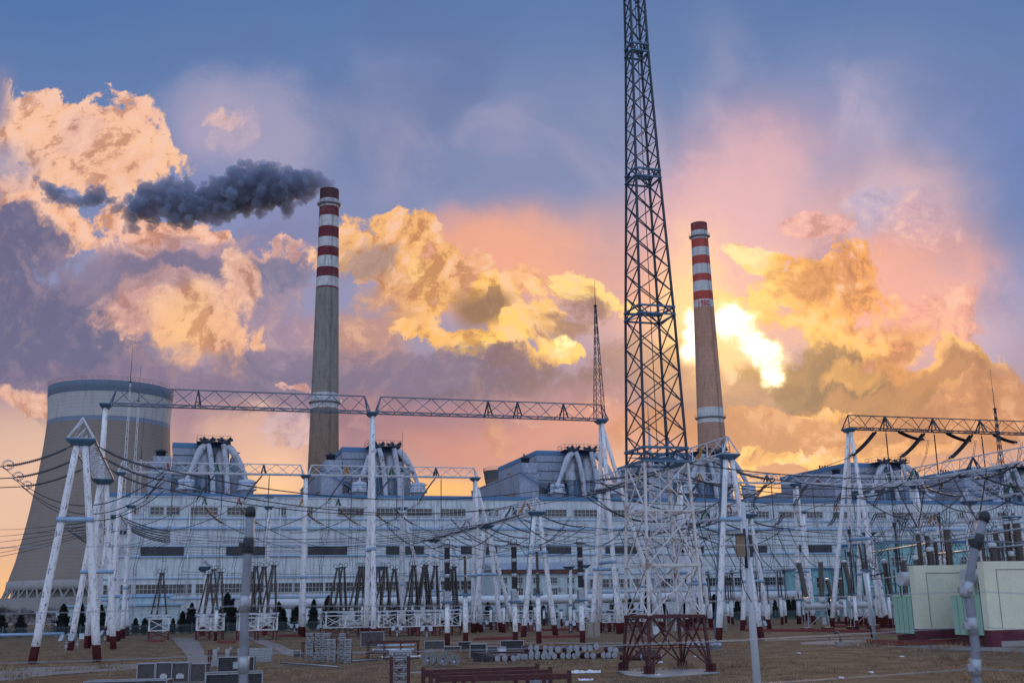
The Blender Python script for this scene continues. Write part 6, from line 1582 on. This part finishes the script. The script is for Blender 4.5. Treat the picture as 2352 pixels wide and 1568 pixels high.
def rack(label, p, rz, L_, D_, H_, levels, pipes=(), nposts=3, th=.09):
    t = thing('steel_rack', label, 'steel rack', p, rz, 'maroon steel racks')
    f = MB()
    for i in range(nposts):
        for y in (0, D_): x = L_*i/(nposts-1); f.box(x-th/2, y-th/2, 0, x+th/2, y+th/2, H_)
    for z in levels:
        for y in (0, D_): f.box(-th, y-th*.45, z-th*.8, L_+th, y+th*.45, z+th*.8)
        for i in range(nposts): x = L_*i/(nposts-1); f.box(x-th*.4, 0, z-th*.7, x+th*.4, D_, z+th*.7)
    f.build('frame', M['maroon'], t)
    return t
p = G0(843, 1514); t = rack('long maroon rack with bright tubes left of the cable drums', p, .03, 4.3, 1.6, 1.45, (.55, 1.42), nposts=4)
def pipes(label, p, rz, L_, D_, z0, n, r, m_='silver', ends=True):
    for i in range(n):
        o = MB(); o.tube([(0, 0, 0), (L_, 0, 0)], r, 12)
        if ends: o.tube([(-.06, 0, 0), (.08, 0, 0)], r*1.25, 12); o.tube([(L_-.08, 0, 0), (L_+.06, 0, 0)], r*1.25, 12)
        ob = o.build('metal_tube', M[m_]); q_ = Vector(p)+Vector((math.cos(rz), math.sin(rz), 0))*0+Vector((-math.sin(rz), math.cos(rz), 0))*(D_*(i+.5)/n)
        ob.location = (q_.x, q_.y, z0+random.uniform(0, .03)); ob.rotation_euler = (0, 0, rz+random.uniform(-.03, .03)); tag(ob, f'{label}, {ORD[i].replace("from left", "from the front").replace("leftmost", "front one")}', 'metal tube')
pipes('bright metal tube on the lower shelf of the long rack', p+Vector((.5, 0, 0)), .03, 3.4, 1.5, .75, 4, .1)
pipes('bright metal tube below the top of the long rack', p+Vector((.9, .1, 0)), .03, 3.0, 1.3, 1.1, 3, .1)
pipes('bright metal tube lying on the ground under the long rack', p+Vector((1.3, -.1, 0)), .02, 3.2, 1.3, .16, 3, .12)
p = G0(693, 1516); rack('short maroon rack left of the stacked fixtures', p, .03, 1.6, 1.0, 1.5, (.6, 1.45), nposts=3)
p = G0(478, 1533); t = rack('maroon rack with row of white castings at left', p, .08, 2.9, .9, 1.35, (1.0,), nposts=2)
for i in range(3):
    m_ = MB(); m_.cbox((0, 0, 0), (.32, .25, .85)); m_.cbox((0, -.13, .12), (.2, .03, .25)); m_.cbox((.22, 0, .47), (.16, .2, .16)); m_.cbox((0, 0, -.5), (.5, .35, .12))
    o = m_.build('white_casting', M['grayst']); o.location = (p.x+.55+i*.95, p.y-.1, .98); tag(o, f'white metal casting on the left maroon rack, {ORD[i]} of three', 'casting')
    m_ = MB(); m_.cbox((0, 0, 0), (.5, .28, .42)); m_.tube([(0, -.2, 0), (0, .2, 0)], .14, 10)
    o = m_.build('steel_casting', M['grayst']); o.location = (p.x+.5+i*.95, p.y+.05, .34); tag(o, f'grey casting under the left maroon rack, {ORD[i]} of three', 'casting')
p = G0(566, 1520)
for i in range(6):
    m_ = MB(); m_.box(0, 0, 0, 2.1, 1.2, .12); m_.box(-.02, -.03, .13, 2.12, .02, .17); o = m_.build('metal_sheet', M['grayst']); o.location = (p.x+random.uniform(-.05, .05), p.y, .02+i*.19); o.rotation_euler = (0, 0, .05)
    tag(o, f'flat galvanised tray in the stack right of the left fence post, {ORD[i].replace("from left", "from the bottom").replace("leftmost", "lowest")}', 'metal tray')
def near(px, py, z):
    return atz(px, py, z)
# near tall rack of fixtures and the low maroon frames at the bottom edge
p = Vector((at(920, 1494, 56).x, 56, 0)); h_ = zat(920, 1494, p)
t = thing('fixture_stack', 'near stack of switch fixtures between two maroon posts at the bottom edge', 'fixture stack', p, .02, 'stacked switch fixtures')
m_ = MB(); [fixture(m_, 0, .1, .1+h_*k/6, .82, .6, h_/6*.7) for k in range(6)]; m_.cbox((0, 0, h_-.05), (1.1, .2, .22)); m_.build('fixtures', SM, t)
m_ = MB(); [m_.box(x-.08, -.36, 0, x+.08, -.28, h_*.9) for x in (-.42, .42)]; m_.build('red_post', M['maroon'], t)
m_ = MB(); [m_.box(.5, -.3, z, 1.6, -.2, z+.06) for z in (h_*.55, h_*.28)]; m_.build('rail', M['grayst'], t)
for i, (a, b, Y, th) in enumerate((((968, 1538), (1238, 1529), 52, .3), ((985, 1546), (1268, 1536), 50, .2), ((1000, 1552), (1312, 1545), 48, .24))):
    p0, p1 = at(a[0], a[1], Y), at(b[0], b[1], Y); L_ = (p1-p0).length
    t = thing('portal_stand', f'low maroon portal frame at the bottom edge, {["rear", "middle", "front"][i]} of three', 'steel frame', (p0.x, p0.y, 0), 0, 'low maroon frames at the bottom edge')
    m_ = MB(); s_ = (p1.z-p0.z)/L_
    b0 = len(m_.v); zt = p0.z
    m_.v += [(0, 0, zt-th), (L_, 0, zt+s_*L_-th), (L_, .18, zt+s_*L_-th), (0, .18, zt-th), (0, 0, zt), (L_, 0, zt+s_*L_), (L_, .18, zt+s_*L_), (0, .18, zt)]
    for q_ in ((0, 3, 2, 1), (4, 5, 6, 7), (0, 1, 5, 4), (1, 2, 6, 5), (2, 3, 7, 6), (3, 0, 4, 7)): m_.face(tuple(b0+k for k in q_))
    m_.build('beam', M['maroon'], t)
    for x in (.08, L_*.28, L_*.8, L_-.08): MB().box(x-.09, -.012, 0, x+.09, .192, zt+s_*x+(.12 if x in (.08, L_-.08) else -th*.5)).build('post', M['maroon'], t)
pipes('wide bright tube lying under the low maroon frames', Vector((at(1062, 1560, 49.3).x, 48.6, 0)), .02, 4.6, 1.6, .78, 3, .2)
for i, (px, yy) in enumerate(((1215, 1548), (1232, 1550), (1250, 1549))):
    q_ = at(px, yy, 51); m_ = MB(); m_.cbox((0, 0, 0), (.32, .3, .5)); m_.cbox((0, -.05, .3), (.16, .2, .2)); m_.tube([(0, -.25, 0), (0, .25, 0)], .1, 10)
    o = m_.build('steel_casting', M['grayst']); o.location = (q_.x, 51, q_.z-.3); tag(o, f'small grey casting at the right end of the low frames, {["left", "middle", "right"][i]} one', 'casting')
    m_ = MB(); m_.box(q_.x-.1, 50.9, 0, q_.x+.1, 51.1, q_.z-.56); o = m_.build('casting_stand', M['maroon']); tag(o, f'maroon stub under the {["left", "middle", "right"][i]} grey casting', 'stand')
# timber and poles lying about
for i, (a, b) in enumerate((((777, 1520), (870, 1515)), ((775, 1532), (645, 1522)), ((815, 1501), (838, 1500)))):
    p0, p1 = G0(*a), G0(*b); c = p0.copy(); d = p1-p0; o = MB().tube([(0, 0, .06), d+ZZ*.06], .06, 5).build('loose_pole', M['grayst']); o.location = c; tag(o, f'thin pale pole lying in the grass, {["long one below the fixtures", "slanting one left of the fixtures", "short far one"][i]}', 'pole')
# plastic and litter
def rag(label, px, py, w_, h, cat='plastic sheet'):
    P = G0(px, py); m_ = MB(); n = 14; r = random.Random(int(px))
    for j in range(4):
        for i in range(n+1): m_.v.append((-w_/2+w_*i/n+r.uniform(-.05, .05), j*.14+r.uniform(-.04, .04), (0 if j in (0, 3) else h*r.uniform(.3, 1)) + .01))
    for j in range(3):
        for i in range(n): o_ = j*(n+1)+i; m_.face((o_, o_+1, o_+n+2, o_+n+1), True)
    o = m_.build('plastic_sheet', M['plastic']); o.location = P; tag(o, label, cat)
rag('crumpled white plastic sheet on the grass left of the mast', 1344, 1545, 2.1, .22); rag('small scrap of white plastic below the crumpled sheet', 1346, 1562, .8, .12)
rag('white scrap in front of the mast pad', 1512, 1552, .35, .15); rag('tiny white litter under the pile', 1042, 1527, .5, .08)
for i, (px, py) in enumerate(((1598, 1508), (1517, 1521), (1835, 1500), (1934, 1557), (2002, 1545), (75, 1502), (2072, 1508))): rag(f'tiny white litter scrap in the grass, {ORD[i]} of seven', px, py, .3, .1)
# pipe bend
P = G0(1936, 1483); t = thing('vent_pipe', 'rusty gooseneck pipe on a small concrete slab at right', 'vent pipe', P, 0)
MB().box(-.5, 0, 0, 1.6, .9, .42).build('slab', M['conc'], t)
a_ = [(-.1, .3, .4), (-.1, .3, 1.0), (-.18, .3, 1.2), (-.35, .3, 1.3), (-.52, .3, 1.2), (-.55, .3, 1.1)]; MB().tube(a_, .12, 10).build('pipe', M['rust'], t)
MB().tube([a_[3], a_[4], a_[5]], .135, 10).build('hood', M['dsteel'], t)

# ================================================================== slender pole and blurred fence posts
P = Vector((at(1733, 1560, 36).x, 36, 0)); zt = zat(1706, 1152, P); Ptop = at(1706, 1152, 36)
lean = Ptop.x-(at(1733, 1560, 36).x)
t = thing('lighting_pole', 'slender smooth white pole with rusty box, right of the lattice mast', 'pole', P, 0)
z1 = at(1733, 1560, 36).z
dirp = (Ptop-at(1739, 1566, 36)); base = Vector((0, 0, 0)); tp = Vector((Ptop.x-P.x, 0, zt)); bt = tp - dirp*(zt/dirp.z)
MB().tube([bt, bt.lerp(tp, .5), tp], [.155, .115, .06], 18).build('shaft', M['fgpost'], t)
bz = at(1702, 1253, 35.8); bx = Vector((bz.x-P.x-.02, -.2, bz.z))
MB().cbox(bx, (.26, .2, .68)).build('rusty_box', M['rust'], t); MB().cbox((bx.x, bx.y, bx.z+.37), (.34, .3, .05)).build('box_lid', M['dsteel'], t)
m_ = MB(); m_.cbox((bx.x+.36, -.1, bx.z), (.06, .2, .7)); m_.tube([(bx.x+.16, -.16, bx.z-.7), (bx.x+.16, -.16, bx.z+.55)], .05, 8); m_.build('bracket', M['dsteel'], t)
m_ = MB(); m_.tube([(bx.x, -.2, bx.z-.34), (bx.x-.06, -.2, bx.z-.8), (bx.x+.05, -.2, bx.z-1.4), (bx.x+.25, -.15, bx.z-1.75)], .015, 5); m_.build('cable', M['wire'], t)
P = Vector((at(2005, 1462, 118).x, 118, 0)); t = thing('bent_post', 'thin smooth white post left of the left firewall', 'post', P, 0)
zt = zat(1998, 1310, P); MB().tube([(.25, 0, 0), (-.35, 0, zt)], [.2, .16], 14).build('post', M['fgpost'], t)
MB().cbox((-.35, 0, zt+.1), (.6, .5, .2)).build('cap', M['blue'], t); sheds_mb([(-.35, 0, zt+.2), (-.6, 0, zat(1992, 1246, P))], .16, .15, .08, 8).build('insulator', M['insul'], t)
M['fgtube'] = mat('grey_fence_tube_near', (.3, .32, .36), .5, fn=weathered((.22, .24, .29), (.14, .15, .18), .5, 12, 1))
YF = 6.3
def fencepost(label, pts, knots, dark_top):
    Pp = [at(x, y, YF) for x, y in pts]; t = thing('fence_post', label, 'fence post', (Pp[0].x, YF, 0), 0, 'blurred tubular fence posts close to the camera')
    O = Vector((Pp[0].x, YF, 0)); low = Vector((0, 0, 0)); L_ = [low]+[p-O for p in Pp]
    MB().tube(L_, .025, 16).build('tube', M['fgtube'], t)
    for (x, y) in knots:
        q_ = at(x, y, YF)-O; j = min(range(len(Pp)-1), key=lambda i: abs((Pp[i]-O).z-q_.z)+abs((Pp[i+1]-O).z-q_.z)); d = (Pp[j+1]-Pp[j]).normalized()
        c_ = MB(); c_.tube([q_-d*.045, q_-d*.04, q_+d*.04, q_+d*.045], [.027, .031, .031, .027], 16); c_.tube([q_+Vector((.0, -.045, 0)), q_+Vector((0, .0, 0))], .012, 8); c_.cbox(q_+Vector((-.036, -.01, 0)), (.03, .03, .035)); c_.build('clamp', M['grayst' if y > 1300 else 'rubber'], t)
    q_ = Pp[-1]-O; d = (Pp[-1]-Pp[-2]).normalized(); MB().tube([q_-d*.03, q_+d*.01, q_+d*.03], [.030, .030, .018], 14).build('end_cap', M['rubber'], t)
fencepost('straight blurred tubular post left of the smoking chimney', [(558, 1600), (562, 1385), (571, 1250), (576, 1174)], [(559, 1526), (562, 1386), (571, 1252)], True)
fencepost('bent blurred tubular post in front of the firewalls', [(2246, 1640), (2240, 1480), (2222, 1355), (2243, 1240), (2262, 1186)], [(2241, 1532), (2233, 1436), (2221, 1354), (2245, 1243)], True)
for i, (yl, y1, y2, yr) in enumerate(((1243, 1243, 1240, 1232), (1398, 1390, 1356, 1352), (1513, 1500, 1438, 1436), (1640, 1615, 1534, 1528))):
    A0, A1, A2, A3 = at(-500, yl+6, YF+1.5), at(559+i*1, y1, YF), at(2240, y2, YF), at(2900, yr, YF-.3)
    m_ = MB(); pts = []
    for a, b in ((A0, A1), (A1, A2), (A2, A3)):
        pts += [p for p in sagline(a, b, .03, 20)][:-1]
    pts.append(A3); c = pts[0].copy(); m_.tube([p-c for p in pts], .0022, 5, False)
    o = m_.build('fence_wire', M['grayst']); o.location = c; tag(o, f'thin blurred fence wire close to the camera, {["topmost", "second from the top", "third from the top", "lowest"][i]}', 'fence wire')

# ================================================================== trees
def leafcloud(m_, c, rad, n, size, rnd, keep=None):
    for _ in range(n):
        d = Vector((rnd.gauss(0, 1), rnd.gauss(0, 1), rnd.gauss(0, 1))).normalized()*rad*rnd.uniform(.35, 1.0)**.6
        p = Vector(c)+d; s = size*rnd.uniform(.6, 1.4)
        a = Vector((rnd.gauss(0, 1), rnd.gauss(0, 1), rnd.gauss(0, 1))).normalized(); b = a.orthogonal().normalized()
        i = len(m_.v); m_.v += [tuple(p+a*s), tuple(p+b*s*.5), tuple(p-a*s*.7), tuple(p-b*s*.5)]; m_.face((i, i+1, i+2, i+3))
def cypress_meshes(seed):
    rnd = random.Random(seed); H_ = 1.0; m_ = MB(); R_ = rnd.uniform(.15, .2)
    ph = rnd.uniform(0, 6)
    for i in range(2300):
        z = rnd.uniform(.03, 1)**.85; env = R_*(min(1, (z/.16))**.7)*(1-z)**.62*1.25*(1+.16*math.sin(z*19+ph)+.12*math.sin(z*41+ph*2))
        a = rnd.uniform(0, 2*math.pi); env *= 1+.14*math.sin(a*3+z*9+ph)
        r = env*rnd.uniform(.55, 1.06); p = Vector((r*math.cos(a), r*math.sin(a), z)); s = rnd.uniform(.014, .032)
        ax = Vector((math.cos(a)*.5+rnd.gauss(0, .25), math.sin(a)*.5+rnd.gauss(0, .25), 1)).normalized(); b = ax.cross(Vector((math.cos(a), math.sin(a), .2))).normalized()
        b = (b+Vector((rnd.gauss(0, .3), rnd.gauss(0, .3), rnd.gauss(0, .3)))).normalized()
        j = len(m_.v); m_.v += [tuple(p+ax*s*1.5), tuple(p+b*s*.6), tuple(p-ax*s), tuple(p-b*s*.6)]; m_.face((j, j+1, j+2, j+3))
    core = MB().lathe([(R_*.3, .04), (R_*.8, .15), (R_*.72, .4), (R_*.42, .72), (.01, .97)], n=10)
    b0 = len(m_.v); m_.v += core.v; [m_.face(tuple(b0+i for i in f), True) for f in core.f]
    return m_
crowns = []
for k in range(5):
    c_ = cypress_meshes(k+11); me = c_.build('crown', M['foliage']); crowns.append(me.data); bpy.data.objects.remove(me)
tk = MB().tube([(0, 0, -.02), (0, 0, .3)], [.02, .012], 7).build('trunk', M['bark']); trunk_me = tk.data; bpy.data.objects.remove(tk)
CY_ = [(6, 1412), (50, 1412), (146, 1387), (184, 1382), (233, 1389), (313, 1419), (334, 1419), (399, 1419), (420, 1403), (440, 1385), (521, 1362), (535, 1375), (640, 1382), (652, 1398), (681, 1391), (720, 1377), (754, 1368), (765, 1388), (873, 1382), (905, 1395), (938, 1397), (1051, 1388), (1090, 1375), (1121, 1383), (1152, 1385), (1181, 1399), (1218, 1380), (1248, 1388), (1415, 1362), (1448, 1375), (1481, 1358), (1525, 1380), (1574, 1386), (1583, 1359), (1612, 1360), (1642, 1365), (1694, 1378), (1781, 1376), (1812, 1372), (1825, 1371), (1850, 1380), (1910, 1358)]
land = ['behind the left fence end', 'left of the nearest gantry leg', 'before the pump house', 'near the left platforms', 'left of the middle columns', 'between the black bushings', 'in front of the office block', 'behind the lattice mast', 'behind the right frame', 'near the turquoise annexe']
for i, (px, yt) in enumerate(CY_):
    P = onplane(px, 1400, F0+HV*(3.2+(i % 3)*.8), fd); P.z = 0; h = zat(px, yt, P); rnd = random.Random(i)
    nm = ORD[i] if i < 21 else ORD[len(CY_)-1-i].replace('left', 'right')
    t = thing('cypress_tree', f'dark narrow cypress along the fence, {nm}, {land[min(9, int(px/200))]}', 'cypress', P, rnd.uniform(0, 6), 'cypress row along the fence')
    c_ = bpy.data.objects.new('crown', crowns[i % 5]); COL.objects.link(c_); c_.parent = t; wd = rnd.uniform(1.1, 1.5)*(1.2 if h < 4 else 1); c_.scale = (h*wd, h*wd, h)
    k_ = bpy.data.objects.new('trunk', trunk_me); COL.objects.link(k_); k_.parent = t; k_.scale = (h, h, h)
def bare(label, px, yb, H_, seed):
    rnd = random.Random(seed); P = G0(px, yb); t = thing('bare_tree', label, 'bare tree', P, 0, 'leafless trees below the cooling tower'); tr, tw = MB(), MB()
    def grow(p, d, L_, r, lev):
        q_ = p+d*L_; (tr if lev < 2 else tw).tube([p, p.lerp(q_, .5)+Vector((rnd.gauss(0, .04), rnd.gauss(0, .04), 0))*L_, q_], [r, r*.8, r*.6], 5 if lev < 2 else 3, False)
        if lev >= 5: return
        for _ in range(rnd.choice([3, 3, 4]) if lev < 4 else 3):
            nd = (d+Vector((rnd.gauss(0, .55), rnd.gauss(0, .55), rnd.gauss(.12, .35)))).normalized(); grow(p.lerp(q_, rnd.uniform(.55, 1)), nd, L_*rnd.uniform(.62, .8), max(.012, r*.55), lev+1)
    for s in range(3): grow(Vector((rnd.uniform(-.5, .5), rnd.uniform(-.5, .5), 0)), Vector((rnd.gauss(0, .3), rnd.gauss(0, .3), 1)).normalized(), H_*.3, .09, 0)
    tr.build('trunk', M['bark'], t); tw.build('twigs', M['twig'], t)
for i, (px, H_) in enumerate(((-10, 7.5), (22, 8.5), (55, 8), (88, 7), (118, 8), (140, 6.5), (172, 6.5), (215, 6))): bare(f'leafless brown tree below the cooling tower, {ORD[i]} of eight', px, 1452, H_, i+40)
# dry grass tufts and weeds (nobody could count them)
rnd = random.Random(9); gm = MB()
def blade(x, y, h, w_=.02, sp=.35):
    a = rnd.uniform(0, 6.28); dx, dy = math.cos(a)*w_, math.sin(a)*w_; lx, ly = rnd.gauss(0, sp)*h, rnd.gauss(0, sp)*h
    i = len(gm.v); gm.v += [(x-dx, y-dy, 0), (x+dx, y+dy, 0), (x+lx, y+ly, h)]; gm.face((i, i+1, i+2))
for _ in range(9000):
    Y = 56+110*rnd.random()**1.6; px = rnd.uniform(-60, 2420); X = (px-1176)/FP*Y
    c_ = math.sin(X*.35+Y*.11)*math.sin(Y*.21-X*.13)
    if c_ < -.25: continue
    n = rnd.randint(3, 7)
    for k in range(n): blade(X+rnd.gauss(0, .18), Y+rnd.gauss(0, .18), rnd.uniform(.08, .26), .022)
for (px, py, s) in ((250, 1535, 1.6), (280, 1550, 1.2), (150, 1540, .9), (1085, 1500, 1.4), (1048, 1500, 1.2), (1560, 1538, 1.2), (1975, 1484, 1.6), (2040, 1483, 1.5), (2085, 1482, 1.2), (2180, 1488, 1.4), (1690, 1532, 1.5), (2330, 1500, 1.2), (10, 1540, 2.0), (30, 1555, 1.5), (1980, 1480, 1.3), (690, 1520, 1.2), (2200, 1515, 1.3), (1480, 1540, 1.0), (760, 1522, 1), (1180, 1500, 1)):
    P = G0(px, py)
    for _ in range(150): blade(P.x+rnd.gauss(0, .7*s), P.y+rnd.gauss(0, .5), rnd.uniform(.2, .55)*s, .018, .4)
o = gm.build('dry_grass', mat('straw_grass', (.2, .13, .08), .95, spec=.1, fn=lambda k, b: k.put(b.inputs['Base Color'], k.mix(k.rng(k.noise(gpos(k), .9, 3, .6), .4, .6), (.16, .10, .06), (.40, .29, .18)))), kind='stuff')
